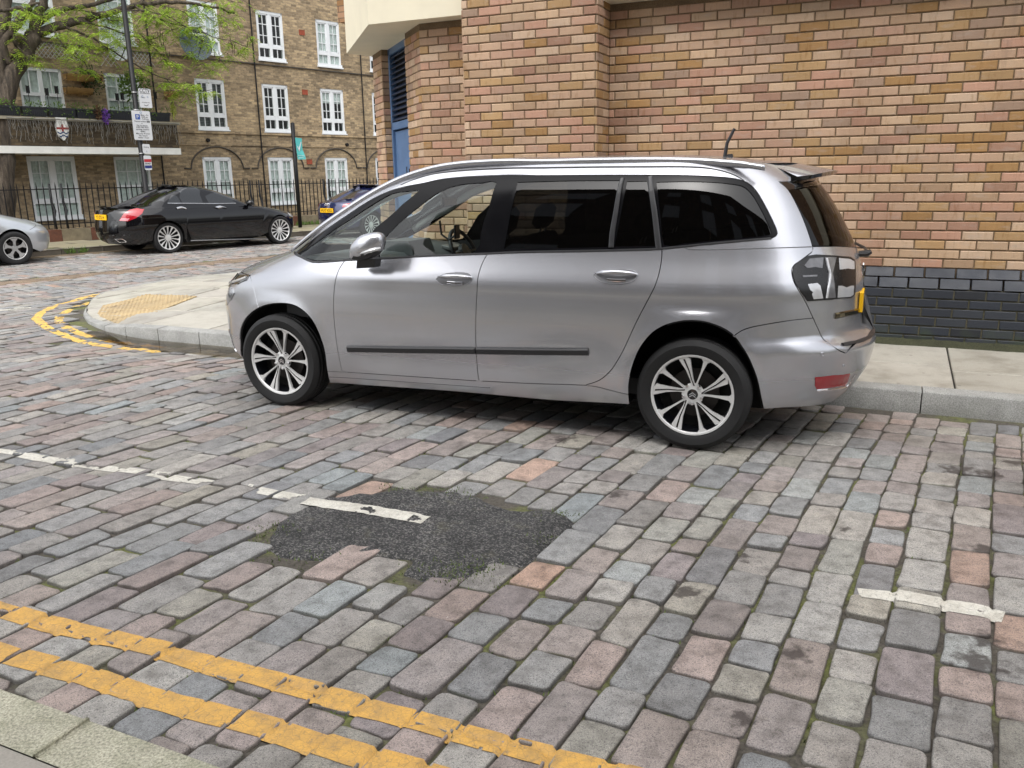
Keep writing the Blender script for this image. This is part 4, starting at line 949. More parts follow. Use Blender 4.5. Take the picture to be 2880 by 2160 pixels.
def feat_main(x, z):
    f = 0*x
    for wx in (0., 2.84):
        r = np.hypot(x-wx, z-.33); f = f+.016*np.exp(-((r-.385)/.075)**2)*(z < .80)
    band = np.clip((x-.55)/.25, 0, 1)*np.clip((2.38-x)/.3, 0, 1)
    f = f-.018*np.exp(-((z-.40-.10*np.clip((x-1.6)/.8, 0, 1))/.10)**2)*band
    f = f+.008*np.exp(-((z-.93)/.05)**2)*np.clip((x-.3)/.6, 0, 1)
    return f
_c, _s = math.cos(TH), math.sin(TH)
CLOC = np.array([-1.608524, 5.625042, 0])+np.array([-_s, _c, 0])*.868
CAR = Car(CW_, CXF, CXR, .55, 2.55, 2.25, 2.35, feat_main, -1, CLOC, TH)
VAN = root('people_carrier', CLOC, 'silver seven-seat people carrier parked on the setts beside the brick wall', 'car', rotz=TH)
zA = lambda L: CAR.tr([(600+x/2.1833, 400+y/2.1833) for x, y in L]); zB = lambda L: CAR.tr([(1300+x/1.8433, 420+y/1.8433) for x, y in L])
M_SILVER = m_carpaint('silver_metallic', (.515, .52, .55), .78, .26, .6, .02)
M_SILVERD = M_SILVER
def loc_y(px, y):
    """pixel -> local point on the plane local y"""
    n = CAR.R[:, 1]; P = on_plane(px, n, float(CAR.loc@n)+y); return (P-CAR.loc)@CAR.R
# traced lines (near side)
L_wtop = zA([(500, 676), (600, 600), (700, 525), (800, 455), (900, 388), (1000, 330), (1090, 292), (1180, 270), (1290, 250), (1400, 226), (1550, 211), (1700, 204), (1840, 200)])+zB([(420, 135), (700, 133), (980, 133), (1200, 136), (1330, 143), (1420, 153), (1482, 174), (1525, 215), (1570, 290), (1612, 375), (1632, 425), (1628, 447), (1600, 462)])
L_wbot = zA([(500, 676), (555, 712), (610, 735), (700, 734), (820, 724), (1000, 716), (1200, 704), (1450, 693), (1690, 684)])+zB([(300, 533), (600, 528), (900, 521), (1035, 515), (1300, 488), (1500, 470), (1600, 462)])
L_roof = zA([(462, 660), (560, 583), (690, 488), (800, 412), (920, 333), (1030, 268), (1150, 208), (1270, 164), (1400, 131), (1550, 112), (1700, 103), (1840, 100)])+zB([(420, 48), (700, 41), (1000, 39), (1200, 42), (1400, 55), (1500, 64), (1580, 70)])
L_tg = zB([(1580, 72), (1600, 110), (1640, 165), (1688, 208), (1740, 300), (1790, 420), (1815, 500), (1816, 528), (1792, 549), (1750, 580), (1718, 604), (1709, 640), (1726, 700), (1780, 790), (1820, 875), (1850, 940), (1890, 1000), (1950, 1040), (1988, 1057)])
L_fd = zA([(808, 727), (775, 775), (752, 840), (741, 920), (739, 1050), (750, 1180), (768, 1300), (790, 1406)])
L_md = zA([(1685, 682), (1655, 735), (1632, 800), (1620, 880), (1614, 1000), (1611, 1150), (1613, 1260), (1620, 1380), (1631, 1466)])
L_rd = zB([(1035, 516), (1034, 560), (1022, 635), (998, 710), (960, 785), (900, 900), (845, 1020), (805, 1095), (765, 1152), (710, 1198), (640, 1222)])
L_sill = zA([(700, 1408), (1000, 1425), (1300, 1445), (1631, 1467)])+zB([(88, 1201), (360, 1215), (640, 1224), (760, 1248), (862, 1272)])
L_sillb = zA([(716, 1478), (1000, 1497), (1400, 1524)])+zB([(150, 1272), (500, 1303), (866, 1323)])
L_fa = zA([(200, 1412), (180, 1350), (166, 1265), (163, 1170), (180, 1110), (215, 1060), (270, 1020), (335, 996), (420, 988), (495, 1000), (560, 1040), (615, 1105), (655, 1190), (685, 1290), (700, 1408)])
L_ra = zB([(866, 1323), (862, 1272), (864, 1210), (880, 1130), (920, 1032), (990, 947), (1080, 902), (1190, 887), (1300, 905), (1400, 958), (1468, 1050), (1520, 1165), (1550, 1290), (1562, 1346)])
L_rb = zB([(1408, 968), (1460, 935), (1550, 912), (1700, 888), (1820, 875)])
L_fs = zA([(226, 818), (238, 860), (252, 915), (276, 1012)])
P_hl = zA([(90, 890), (100, 850), (112, 822), (160, 818), (226, 816), (205, 845), (150, 872)])
UM = CAR.Lf+CAR.Ls+CAR.Lr
def between(a, b): return a+b[::-1]
def idx_near(L, p): return min(range(len(L)), key=lambda i: (L[i][0]-p[0])**2+(L[i][1]-p[1])**2)
roofc, wtopc, wbotc, tgc = crv(L_roof), crv(L_wtop), crv(L_wbot), crv(L_tg)
fac, rac = crv(L_fa, 5), crv(L_ra, 5); fdc, mdc, rdc, sillc, rbc, fsc = crv(L_fd), crv(L_md), crv(L_rd), crv(L_sill), crv(L_rb), crv(L_fs)
i_fd, i_md, i_rd = idx_near(wbotc, fdc[0]), idx_near(wbotc, mdc[0]), idx_near(wbotc, rdc[0])
s_fd, s_md, s_rd = idx_near(sillc, fdc[-1]), idx_near(sillc, mdc[-1]), idx_near(sillc, rdc[-1])
a_rb = idx_near(rac, rbc[0]); a_fs = idx_near(fac, fsc[-1]); t_rb = idx_near(tgc, rbc[-1])
# bonnet / windscreen line in (u, z): from the foot of the pillar strip round the nose
cowl = [(roofc[0][0]*k_, roofc[0][1]+.035*(1-k_)) for k_ in (1, .8, .6, .4, .2, 0)]
hood = [(P_hl[4][0]*k_, P_hl[4][1]-.05*(1-k_)**2) for k_ in (1, .8, .6, .4, .2, 0)]
shut = crv([wbotc[0], (P_hl[4][0]*.55+wbotc[0][0]*.45, P_hl[4][1]*.4+wbotc[0][1]*.6), P_hl[4]])
P_wing = [wbotc[0]]+wbotc[1:i_fd+1]+fdc+sillc[:s_fd+1][::-1]+fac[a_fs:][::-1]+fsc[::-1]+shut[::-1][1:-1]
P_nose = fac[:a_fs+1]+fsc[::-1]+hood[1:]+[(0, .18), (fac[0][0]*.5, .17), (fac[0][0]*.85, .20)]
P_hood = shut[::-1][:-1]+[wbotc[0], roofc[0]]+cowl[1:]+hood[::-1][:-1]
P_fdoor = fdc+sillc[s_fd:s_md+1]+mdc[::-1]+wbotc[i_fd:i_md+1][::-1]
P_rdoor = mdc+sillc[s_md:s_rd+1]+rdc[::-1]+wbotc[i_md:i_rd+1][::-1]
P_quarter = roofc+tgc[:t_rb+1]+rbc[::-1]+rac[:a_rb+1][::-1][:-8]+sillc[s_rd:][::-1]+rdc[::-1]+wbotc[i_rd:]+wtopc[::-1]
P_sill = sillc+crv(L_sillb)[::-1]
bump_bot = zB([(1562, 1346), (1700, 1338), (1850, 1325), (1935, 1312)]); bb = bump_bot[-1]
lip_near = tgc[-1]
P_rbump = rac[a_rb:]+crv(bump_bot)[1:]+[(bb[0]+(UM-bb[0])*k_, bb[1]+.05*math.sin(k_*1.57)) for k_ in (.25, .5, .75, 1)]+[(UM, .60), (lip_near[0]+(UM-lip_near[0])*.5, .598), (lip_near[0]+(UM-lip_near[0])*.2, .60)]+tgc[t_rb:][::-1]+rbc[::-1]
zg = 1.50
def split_at(L, z): return min(range(len(L)), key=lambda i: abs(L[i][1]-z))
g_bot = zB([(1817, 504), (1950, 502), (2066, 500)]); i_gb = idx_near(tgc, g_bot[0]); i_gt = idx_near(tgc, zB([(1690, 212)])[0])
P_tgate = tgc[i_gb:]+[(lip_near[0]+(UM-lip_near[0])*.2, .604), (lip_near[0]+(UM-lip_near[0])*.5, .602), (UM, .604), (UM, g_bot[2][1])]+g_bot[::-1]
zs_top = tgc[i_gt][1]
P_rglass = tgc[i_gt:i_gb+1]+g_bot[1:]+[(UM, g_bot[2][1]), (UM, zs_top+.02), (tgc[i_gt][0]+(UM-tgc[i_gt][0])*.5, zs_top+.02)]
FW_ = {}
# windows
dg = zA([(1016, 706), (1200, 697), (1400, 688), (1600, 678), (1640, 560), (1690, 400), (1738, 245), (1650, 246), (1560, 252), (1480, 266), (1400, 296), (1300, 362), (1200, 442), (1110, 522), (1050, 590), (1022, 650)])
ql = zA([(520, 682), (565, 706), (620, 722), (700, 722), (830, 712), (905, 640), (960, 568), (1060, 472), (1160, 380), (1262, 296), (1180, 300), (1090, 315), (1000, 365), (900, 428), (800, 495), (700, 562), (600, 632)])
rg1 = zB([(285, 168), (560, 160), (822, 158), (795, 300), (756, 506), (500, 512), (215, 516), (245, 350)])
rg2 = zB([(853, 164), (957, 162), (980, 330), (998, 500), (788, 504), (822, 330)])
rg3 = zB([(1006, 168), (1150, 164), (1300, 168), (1420, 180), (1472, 198), (1515, 246), (1560, 325), (1592, 395), (1603, 428), (1590, 444), (1450, 460), (1300, 474), (1150, 488), (1046, 497), (1030, 380), (1016, 260)])
P_frame = wtopc+wbotc[::-1]
for side in (-1, 1):
    nr = side == -1; kw = dict(side=side, parent=VAN)
    for nm, pl_, mt in (('front_wing', P_wing, M_SILVER), ('front_door', P_fdoor, M_SILVER), ('rear_door', P_rdoor, M_SILVER), ('quarter_panel', P_quarter, M_SILVER), ('sill', P_sill, M_SILVER), ('rear_bumper', P_rbump, M_SILVER), ('tailgate', P_tgate, M_SILVER), ('front_bumper', P_nose, M_SILVER), ('bonnet', P_hood, M_SILVER)):
        gp_ = .0028 if nm not in ('bonnet', 'tailgate', 'front_bumper', 'rear_bumper') else .0028
        FW_[nm, side] = panel(CAR, nm, pl_, mt, VAN, side, gap=gp_)
    sm = lambda nm, q: crv(q+q[:1], 2)[:-1] if nm in ('rear_side_window', 'front_door_window', 'quarterlight') else q
    panel(CAR, 'window_frame', P_frame, plain('pillar_black', (.005, .005, .006), .16, 0, .05, 5, 0, 0., .15), VAN, side, off=-.004, gap=.0, ret=.012, holes=[sm('quarterlight', ql), sm('front_door_window', dg), rg1, rg2, sm('rear_side_window', rg3)])
    for nm, pl_, mt in (('quarterlight', ql, M_GLC), ('front_door_window', dg, M_GLC), ('rear_door_window', rg1, M_GLT), ('rear_door_quarterlight', rg2, M_GLT), ('rear_side_window', rg3, M_GLT)):
        panel(CAR, nm, sm(nm, pl_), mt, VAN, side, off=-.008, gap=-.004, ret=0, grid=.06)
    panel(CAR, 'rear_window', P_rglass, M_GLT, VAN, side, off=-.002, gap=.002, ret=.004)
    P_qlin = clip(P_quarter, 0, rdc[0][0]+.05, False)
    # dark inner skins close the gaps and line the cabin
    for pl_, mt, o_ in ((P_wing, M_VOID, -.012), (P_fdoor, M_LINING, -.03), (P_rdoor, M_LINING, -.03), (P_qlin, M_LINING, -.03), (P_tgate, M_LINING, -.03), (P_rbump, M_VOID, -.014), (P_nose, M_VOID, -.014), (P_hood, M_VOID, -.016)):
        panel(CAR, 'inner_skin', pl_, mt, VAN, side, off=o_, gap=-.006, ret=0, grid=.09)
    j0 = min(range(len(roofc)), key=lambda i: abs(roofc[i][1]-1.545) if roofc[i][0] < CAR.u_at(1.9) else 9)
    P_ws = roofc[:j0+1]+[(roofc[j0][0]*k_, roofc[j0][1]+.03*(1-k_)) for k_ in (.8, .6, .4, .2, 0)]+cowl[::-1][:-1]
    panel(CAR, 'windscreen', P_ws, M_GLC, VAN, side, off=-.006, gap=.0, ret=0, grid=.06)
# roof cap
loop = [(roofc[j0][0]*k_, roofc[j0][1]+.03*(1-k_)) for k_ in (0, .2, .4, .6, .8)]+roofc[j0:]+[(roofc[-1][0]+(UM-roofc[-1][0])*k_, roofc[-1][1]) for k_ in (.2, .4, .6, .8, 1)]
K = 14; vs = []
for u, z in loop:
    P = CAR.S(u, z, -1); w = -P[1]
    for k_ in range(K+1): t = -1+2*k_/K; vs.append((P[0], t*w, P[2]-.001+.022*(w/.6)**2*(1-t*t)))
rf = MB().add(vs, [(i*(K+1)+j, i*(K+1)+j+1, (i+1)*(K+1)+j+1, (i+1)*(K+1)+j) for i in range(len(loop)-1) for j in range(K)]).build('roof', M_SILVER, VAN, smooth=True, recalc=True, local=True)
if sum(p.normal.z for p in rf.data.polygons) < 0: rf.data.flip_normals()
MB().add([(x, y, z-.03) for x, y, z in vs], [(i*(K+1)+j, i*(K+1)+j+1, (i+1)*(K+1)+j+1, (i+1)*(K+1)+j) for i in range(len(loop)-1) for j in range(K)]).build('headlining', M_HEADL, VAN, local=True)
# dark channel along the roof rail
ch_ = zA([(1150, 262), (1250, 222), (1350, 196), (1500, 176), (1700, 163), (1850, 157)])+zB([(420, 95), (700, 91), (950, 90), (1150, 90), (1280, 98), (1390, 124), (1462, 162)])
for side in (-1, 1):
    strip(CAR, crv(ch_, 3), .006, side, .0015, .004, taper=True).build('roof_channel', M_TRIM, VAN, local=True, recalc=True)
    # rubbing strips
    for q in (zA([(826, 1268), (1100, 1272), (1400, 1276), (1611, 1279)]), zB([(77, 1043), (300, 1046), (500, 1048), (655, 1049)])):
        strip(CAR, crv(q, 4), .043, side, .012, .012).build('rubbing_strip', M_TRIM, VAN, local=True, recalc=True)
    for q, wd in ((L_wbot[0:], .012),):
        strip(CAR, crv(q, 2), wd, side, .003, .006).build('window_seal', M_TRIM, VAN, local=True, recalc=True)
    strip(CAR, crv(zB([(830, 150), (795, 330), (772, 508)]), 4), .030, side, .003, .008).build('window_bar', M_TRIM, VAN, local=True, recalc=True)
    strip(CAR, crv(zB([(974, 140), (996, 320), (1018, 512)]), 4), .034, side, .003, .008).build('window_bar', M_TRIM, VAN, local=True, recalc=True)
    # body seams
    strip(CAR, crv(zB([(1152, 509), (1185, 519), (1300, 520), (1500, 515), (1700, 509), (1812, 505)]), 4), .005, side, .0008, .002).build('body_seam', plain('seam_shadow', (.10, .10, .105), .5), VAN, local=True, recalc=True)
    strip(CAR, crv(zA([(705, 1442), (1100, 1466), (1700, 1508)])+zB([(200, 1240), (500, 1262), (855, 1276)])[:0], 4), .004, side, .001, .002).build('sill_seam', MATS['seam_shadow'], VAN, local=True, recalc=True)
    # door handles in their cups
    for q in (zA([(1366, 842), (1400, 812), (1480, 800), (1560, 802), (1588, 826), (1580, 856), (1540, 876), (1470, 880), (1400, 872)]), zB([(680, 655), (700, 634), (770, 624), (870, 626), (905, 642), (900, 672), (870, 690), (800, 698), (720, 688)])):
        cx = sum(p[0] for p in q)/len(q); cz = sum(p[1] for p in q)/len(q)
        hd = panel(CAR, 'handle_cup', crv(q+q[:1], 3)[:-1], plain('silver_shadow', (.22, .22, .23), .35, .7), VAN, side, off=.0012, gap=0, ret=.003, grid=.03)
        strip(CAR, crv(q+q[:1], 3), .004, side, .003, .003).build('cup_rim', M_SILVER, hd, local=True, recalc=True)
        w_ = max(p[0] for p in q)-min(p[0] for p in q); hb = MB(); pts = []; 
        for k_ in range(9):
            t = k_/8; pts.append(CAR.S(cx-w_*.47+w_*.94*t, cz+.012, side)+CAR.N(cx, cz, side)*(.006+.030*math.sin(math.pi*t)**.6))
        hb.tube(pts, [.006, .010, .012, .013, .013, .013, .012, .010, .006], 8); o = hb.build('door_handle', M_SILVER, hd, local=True, recalc=True); autosmooth(o, 60)
        strip(CAR, [(cx-w_*.22, cz-.021), (cx, cz-.023), (cx+w_*.22, cz-.021)], .016, side, .006, .005).build('handle_chrome', M_CHROME, hd, local=True, recalc=True)
    # lamps
    tl = zB([(1716, 606), (1750, 580), (1792, 552), (1832, 546), (1930, 552), (2010, 559), (2032, 575), (2036, 628), (2036, 700), (2030, 755), (2010, 770), (1900, 780), (1790, 787), (1760, 745), (1725, 695), (1711, 645)])
    LK1 = plain('lamp_black', (.010, .010, .011), .28); LK2 = plain('lamp_bright', (.62, .63, .65), .14, .35, .08, 20); LK3 = plain('lamp_smoke', (.20, .20, .21), .12, .3, .25, 25)
    tlo = panel(CAR, 'tail_lamp', tl, LK1, VAN, side, off=.006, gap=0, ret=.014)
    for q, mt_ in (([(1948, 566), (2004, 571), (2026, 583), (2027, 622), (1952, 624)], LK2), ([(1944, 708), (2024, 707), (2022, 752), (2006, 764), (1940, 768)], LK2), ([(1798, 568), (1868, 562), (1862, 618), (1828, 612), (1784, 617), (1770, 604)], LK3), ([(1788, 700), (1836, 694), (1852, 708), (1866, 772), (1818, 776)], LK2), ([(1874, 561), (1934, 561), (1926, 600), (1916, 640), (1924, 700), (1930, 768), (1878, 772), (1888, 700), (1894, 640), (1882, 600)], LK3), ([(1760, 655), (1836, 652), (1836, 660), (1762, 664)], LK3)):
        panel(CAR, 'lamp_reflector', zB(q), mt_, tlo, side, off=.0085, gap=0, ret=.002, grid=.03)
    strip(CAR, crv(zB([(1884, 566), (1896, 620), (1902, 660), (1892, 720), (1884, 770)]), 3), .010, side, .012, .005).build('lamp_light_guide', LK2, tlo, local=True, recalc=True)
    panel(CAR, 'reflector', zB([(1828, 1182), (1920, 1172), (2010, 1163), (1998, 1200), (1980, 1226), (1900, 1236), (1836, 1243), (1828, 1225)]), M_RED, VAN, side, off=.003, gap=0, ret=.006)
    strip(CAR, crv(zB([(1836, 1250), (1920, 1243), (1990, 1230), (2020, 1190), (2040, 1165)]), 3), .012, side, .004, .005).build('bumper_chrome', M_CHROME, VAN, local=True, recalc=True)
    for q, r_ in (((1868, 1062), .0125), ((1978, 1122), .008)):
        a = zB([q])[0]; m = MB(); m.lathe([(r_, -.002), (r_, .002), (r_*.75, .003), (r_*.7, .0), (0, .0)], CAR.N(*a, side), CAR.S(*a, side), 16); m.build('parking_sensor', M_SILVER, VAN, local=True, recalc=True)
    hl = panel(CAR, 'headlamp', [P_hl[i] for i in range(7)], M_GLOSSK, VAN, side, off=.006, gap=0, ret=.012)
    strip(CAR, crv(zA([(97, 870), (150, 852), (205, 832)]), 3), .018, side, .011, .006).build('lamp_strip', M_WLENS, hl, local=True, recalc=True)
    panel(CAR, 'lower_headlamp', zA([(70, 1005), (74, 935), (100, 928), (132, 926), (112, 965), (85, 1000)]), plain('headlamp_unit', (.28, .29, .3), .1, .6, .4, 40), VAN, side, off=.004, gap=0, ret=.01)
    fg = zA([(52, 1170), (58, 1155), (70, 1200), (78, 1300), (72, 1322), (60, 1300), (54, 1230)])
    fgo = panel(CAR, 'fog_lamp_recess', fg, M_GLOSSK, VAN, side, off=.003, gap=0, ret=.006); strip(CAR, crv(fg+fg[:1], 3), .012, side, .006, .006).build('fog_lamp_chrome', M_CHROME, fgo, local=True, recalc=True)
    # rear black lip step and garnish
    ln_ = lip_near; q = [(ln_[0]-.02, ln_[1]+.0), (ln_[0]+(UM-ln_[0])*.5, .596), (UM, .596)]
    # arch liners
    for wx in (0., 2.84):
        m = MB(); pr = [(wx+.43*math.cos(a), .34+.42*math.sin(a)) for a in np.linspace(-.35, math.pi+.35, 24)]; vs = [(x, side*y, z) for x, z in pr for y in (min(.875, CAR.w_at(x, max(.2, z))-.03), .55)]
        n_ = len(pr); m.add(vs, [(2*i, 2*i+1, 2*i+3, 2*i+2) for i in range(n_-1)]); m.add([(x, side*.55, z) for x, z in pr], [tuple(range(n_))]); m.build('arch_liner', M_VOID, VAN, local=True)
    # door mirrors
    # folded flat against the glass: the shell faces outwards
    C0 = loc_y((600+945/2.1833, 400+645/2.1833), -1.0); C0 = np.array([C0[0], side*1.0, C0[2]]); out = np.array([0, side, 0.]); mr = MB(); vs = []; n1, n2 = 16, 24
    sg = lambda v, p: math.copysign(abs(v)**p, v)
    for i in range(n1+1):
        th = math.pi*i/n1
        for j in range(n2):
            ph = 2*math.pi*j/n2; y, x, z = math.cos(th), math.sin(th)*math.cos(ph), math.sin(th)*math.sin(ph)
            vs.append(C0+np.array([sg(x, .82)*(.118 if x < 0 else .128)+.02*z, 0, 0])+out*(sg(y, .8)*(.075 if y > 0 else .055))+ZX*(sg(z, .80)*(.088 if z > 0 else .078)+.030*x))
    mr.add(vs, [(i*n2+j, i*n2+(j+1) % n2, (i+1)*n2+(j+1) % n2, (i+1)*n2+j) for i in range(n1) for j in range(n2)])
    mro = mr.build('door_mirror', [M_SILVER, M_TRIM], VAN, smooth=True, recalc=True, local=True)
    for p in mro.data.polygons:
        if p.center[2] < C0[2]-.040+.03*(p.center[0]-C0[0])/.12: p.material_index = 1
    m = MB(); m.tube([C0+np.array([.0+.125*t, 0, -.032+.034*t])+out*(.079-.055*t**3) for t in (0, .25, .5, .75, .93)], [.004, .010, .013, .012, .006], 6); m.build('mirror_indicator', M_WLENS, mro, local=True, recalc=True)
    fb = [C0+np.array([x, 0, z])+out*d for x, z, d in ((-.075, -.075, -.07), (.055, -.075, -.07), (.035, -.125, -.085), (-.095, -.135, -.085))]
    MB().prism(fb, out*.075).build('mirror_foot', M_TRIM, mro, local=True, recalc=True)
for side in (-1, 1):
    PXs = [(600+x/2.1833, 400+y/2.1833) for x, y in ((478, 668), (580, 584), (690, 502), (800, 426), (920, 348), (1030, 284), (1150, 226), (1270, 184), (1400, 152), (1550, 133), (1700, 124), (1840, 120))]+[(1300+x/1.8433, 420+y/1.8433) for x, y in ((420, 67), (700, 60), (1000, 58), (1200, 61), (1400, 74), (1490, 84), (1570, 96))]; pts = []
    for i, q in enumerate(PXs):
        y = -np.interp(i, [0, 3, 6, 9, 12, 16, 18], [.72, .69, .655, .615, .585, .59, .62]); P = loc_y(q, y); pts.append(np.array([P[0], side*abs(y), P[2]]))
    pts = [np.array(p) for p in crv(pts, 3)]; n_ = len(pts); MB().tube(pts, [(.010+.011*min(1, i/6))*(1 if i < n_-4 else .8) for i in range(n_)], 12).build('roof_rail', M_SILVER, VAN, local=True, smooth=True)
    panel(CAR, 'spoiler_side', tgc[:9]+[(tgc[8][0]+(UM-tgc[8][0])*.5, tgc[8][1]), (UM, tgc[8][1]), (UM, roofc[-1][1]-.002)], M_SILVER, VAN, side, off=-.002, gap=0, ret=.004)
    panel(CAR, 'spoiler_cheek', tgc[8:i_gt+1]+[(tgc[i_gt][0]+(UM-tgc[i_gt][0])*.5, zs_top+.02), (UM, zs_top+.02), (UM, tgc[8][1])], M_GLOSSK, VAN, side, off=-.002, gap=0, ret=.004)
for side in (-1, 1):
    q = [CAR.S(u, z, side)-CAR.N(u, z, side)*.035 for u, z in crv([L_wtop[i] for i in (1, 3, 5, 7, 9)], 3)]; MB().tube(q, .028, 8).build('pillar_trim', M_HEADL, VAN, local=True, smooth=True)
# wheels (the far pair stands on the kerb)
for wx in (0., 2.84):
    wheel(VAN, (wx, -.868+.093, .322), (0, -1, 0), .325, .2365, .205, 'twin', phase=0 if wx else -3)
    wheel(VAN, (wx, .868-.093, .405), (0, 1, 0), .322, .2365, .205, 'twin')
MB().prism([(x, y, .18) for x, y in ((-.62, -.35), (-.4, -.55), (.45, -.55), (.5, -.74), (2.35, -.74), (2.4, -.55), (3.2, -.5), (3.4, -.3), (3.4, .3), (3.2, .5), (2.4, .55), (2.35, .74), (.5, .74), (.45, .55), (-.4, .55), (-.62, .35))], (0, 0, .08)).build('underbody', M_VOID, VAN, local=True)
MB().cbox((.45, -.72, .262), (3.1, .72, .36)).build('cabin_floor', M_LINING, VAN, local=True)
# spoiler, antenna, wiper, number plate, garnish, lip
pB_ = lambda x, y: (1300+x/1.8433, 420+y/1.8433)
tip0 = loc_y(pB_(1775, 146), -.60); tip1 = loc_y(pB_(1905, 150), -.25); tip2 = loc_y(pB_(1945, 158), 0)
back = CAR.S(*roofc[-1], -1)
w0 = abs(back[1])-.015; sp = MB(); vs = []; Y = [w0*k_ for k_ in (-1, -.93, -.7, -.38, 0, .38, .7, .93, 1)]
for y in Y:
    a = abs(y)/w0; tx = np.interp(a, [0, .38, .93, 1], [tip2[0], tip1[0], tip0[0]+.03, tip0[0]-.05]); tz = np.interp(a, [0, .38, .93, 1], [1.548, 1.545, 1.528, 1.52]); fx, fz_ = back[0]-.03, back[2]+.022*(1-a**2)-.003
    vs += [(fx, y, fz_-.02), (fx, y, fz_), ((fx+tx)/2, y, (fz_+tz)/2+.008), (tx, y, tz), (tx-.01, y, tz-.022), ((fx*.4+tx*.6), y, tz-.05), (fx+.10, y, tz-.075)]
nS = 7; sp.add(vs, [(i*nS+j, i*nS+(j+1) % nS, (i+1)*nS+(j+1) % nS, (i+1)*nS+j) for i in range(len(Y)-1) for j in range(nS)]+[tuple(range(nS)), tuple(range((len(Y)-1)*nS, len(Y)*nS))])
sp.cur = 0; spo = sp.build('spoiler', [M_SILVER, M_GLOSSK], VAN, recalc=True, local=True); autosmooth(spo, 40)
for p in spo.data.polygons:
    if p.normal.z < -.15 or abs(p.normal.y) > .7: p.material_index = 1
a0 = loc_y(pB_(1335, 42), -.1); a1 = loc_y(pB_(1412, -108), -.1)
am = MB(); am.tube([a0+np.array([.03, 0, .0]), a0*.5+a1*.5, a1], [.012, .010, .009], 8); ant = am.build('antenna', M_TRIM, VAN, local=True); ft = MB(); ft.add([a0+np.array(q) for q in ((-.03, -.02, -.03), (.09, -.025, -.03), (.09, .025, -.03), (-.03, .02, -.03), (.05, -.012, .018), (.075, -.012, .02), (.075, .012, .02), (.05, .012, .018))], [(0, 1, 5, 4), (1, 2, 6, 5), (2, 3, 7, 6), (3, 0, 4, 7), (4, 5, 6, 7)]); ft.build('antenna_foot', M_TRIM, ant, local=True, recalc=True)
w0 = CAR.S(UM-.02, 1.06, -1); wm = MB(); wm.tube([w0+[.0, 0, 0], w0+[.05, 0, .005], w0+[.07, -.005, .015]], [.018, .02, .012], 8); wpr = wm.build('rear_wiper', M_TRIM, VAN, local=True, recalc=True); MB().tube([w0+[.05, 0, .012], w0+[.035, .2, .02], w0+[-.02, .42, .03]], .009, 6).build('wiper_arm', M_TRIM, wpr, local=True)
PLATE_HERE = 1
gq = zB([(1932, 864), (2000, 850), (2060, 835), (2100, 822)]); 
for side in (-1, 1): strip(CAR, crv(gq, 3)+[(UM, gq[-1][1])], .034, side, .008, .010).build('tailgate_garnish', plain('dark_chrome', (.25, .22, .16), .1, 1.), VAN, local=True, recalc=True)
# black step pad on the bumper
vs = []; us = np.linspace(lip_near[0]-.01, UM, 12)
stp = MB()
for side in (-1, 1):
    vs = []
    for u in us:
        a = CAR.S(u, .596, side); b = CAR.S(u, .66, side); b[2] = .612; vs += [a+[.003, 0, .0], a*.95+b*.05+[.0, 0, .010], b, b-[.02, 0, .01]]
    stp.add(vs, [(i*4+j, i*4+j+1, (i+1)*4+j+1, (i+1)*4+j) for i in range(len(us)-1) for j in range(3)])
stp.build('bumper_step', M_TRIM, VAN, local=True, recalc=True, smooth=True)
# badge on the tailgate
bd = MB()
for dz in (0, -.035):
    c0 = CAR.S(UM, .985+dz, -1)+[.006, 0, 0]; bd.prism([c0+np.array([0, y, z]) for y, z in ((-.05, -.02), (0, .02), (0, .0), (-.05, -.04))], (.006, 0, 0)); bd.prism([c0+np.array([0, y, z]) for y, z in ((.05, -.02), (0, .02), (0, .0), (.05, -.04))], (.006, 0, 0))
bd.build('chevron_badge', M_CHROME, VAN, local=True, recalc=True)
# cabin: dashboard, wheel, seats, mirror, phone holder
d = MB(); prof = [(.0, .62), (.0, .98), (.12, 1.03), (.35, 1.045), (.62, 1.02), (.72, .96), (.70, .80), (.60, .62)]; d.prism([(x, -.74, z) for x, z in prof], (0, 1.48, 0)); dsh = d.build('dashboard', M_DASH, VAN, local=True, recalc=True); autosmooth(dsh, 40)
d = MB(); d.prism([(.42, -.16, 1.03), (.70, -.16, 1.0), (.66, -.16, 1.10), (.45, -.16, 1.10)], (0, .34, 0)); d.build('instrument_hood', M_DASH, dsh, local=True, recalc=True)
for y in (-.5, .5): MB().bbox((.64, y-.1, 1.0), (.1, 0, -.02), (0, .2, 0), (0, 0, .03), .006).build('air_vent', plain('vent_trim', (.12, .12, .12), .4), dsh, local=True)
c = np.array([.86, .36, .98]); ax_ = np.array([.9, 0, .43]); ax_ /= np.linalg.norm(ax_); e1 = np.array([0, 1., 0]); e2 = np.cross(ax_, e1)
st_ = MB(); st_.tube([c+.185*(math.cos(t)*e1+math.sin(t)*e2) for t in np.linspace(0, 2*math.pi, 33)], .016, 8, False); sw = st_.build('steering_wheel', M_TRIM, VAN, local=True, smooth=True)
m = MB(); m.tube([c-.18*e1, c, c+.18*e1], .014, 6); m.tube([c, c-.18*e2], .014, 6); m.tube([c-ax_*.0, c-ax_*.25], .04, 8); m.build('wheel_spokes', M_TRIM, sw, local=True); MB().lathe([(.07, -.01), (.065, .02), (0, .025)], ax_, c, 16).build('airbag', M_TRIM, sw, local=True)
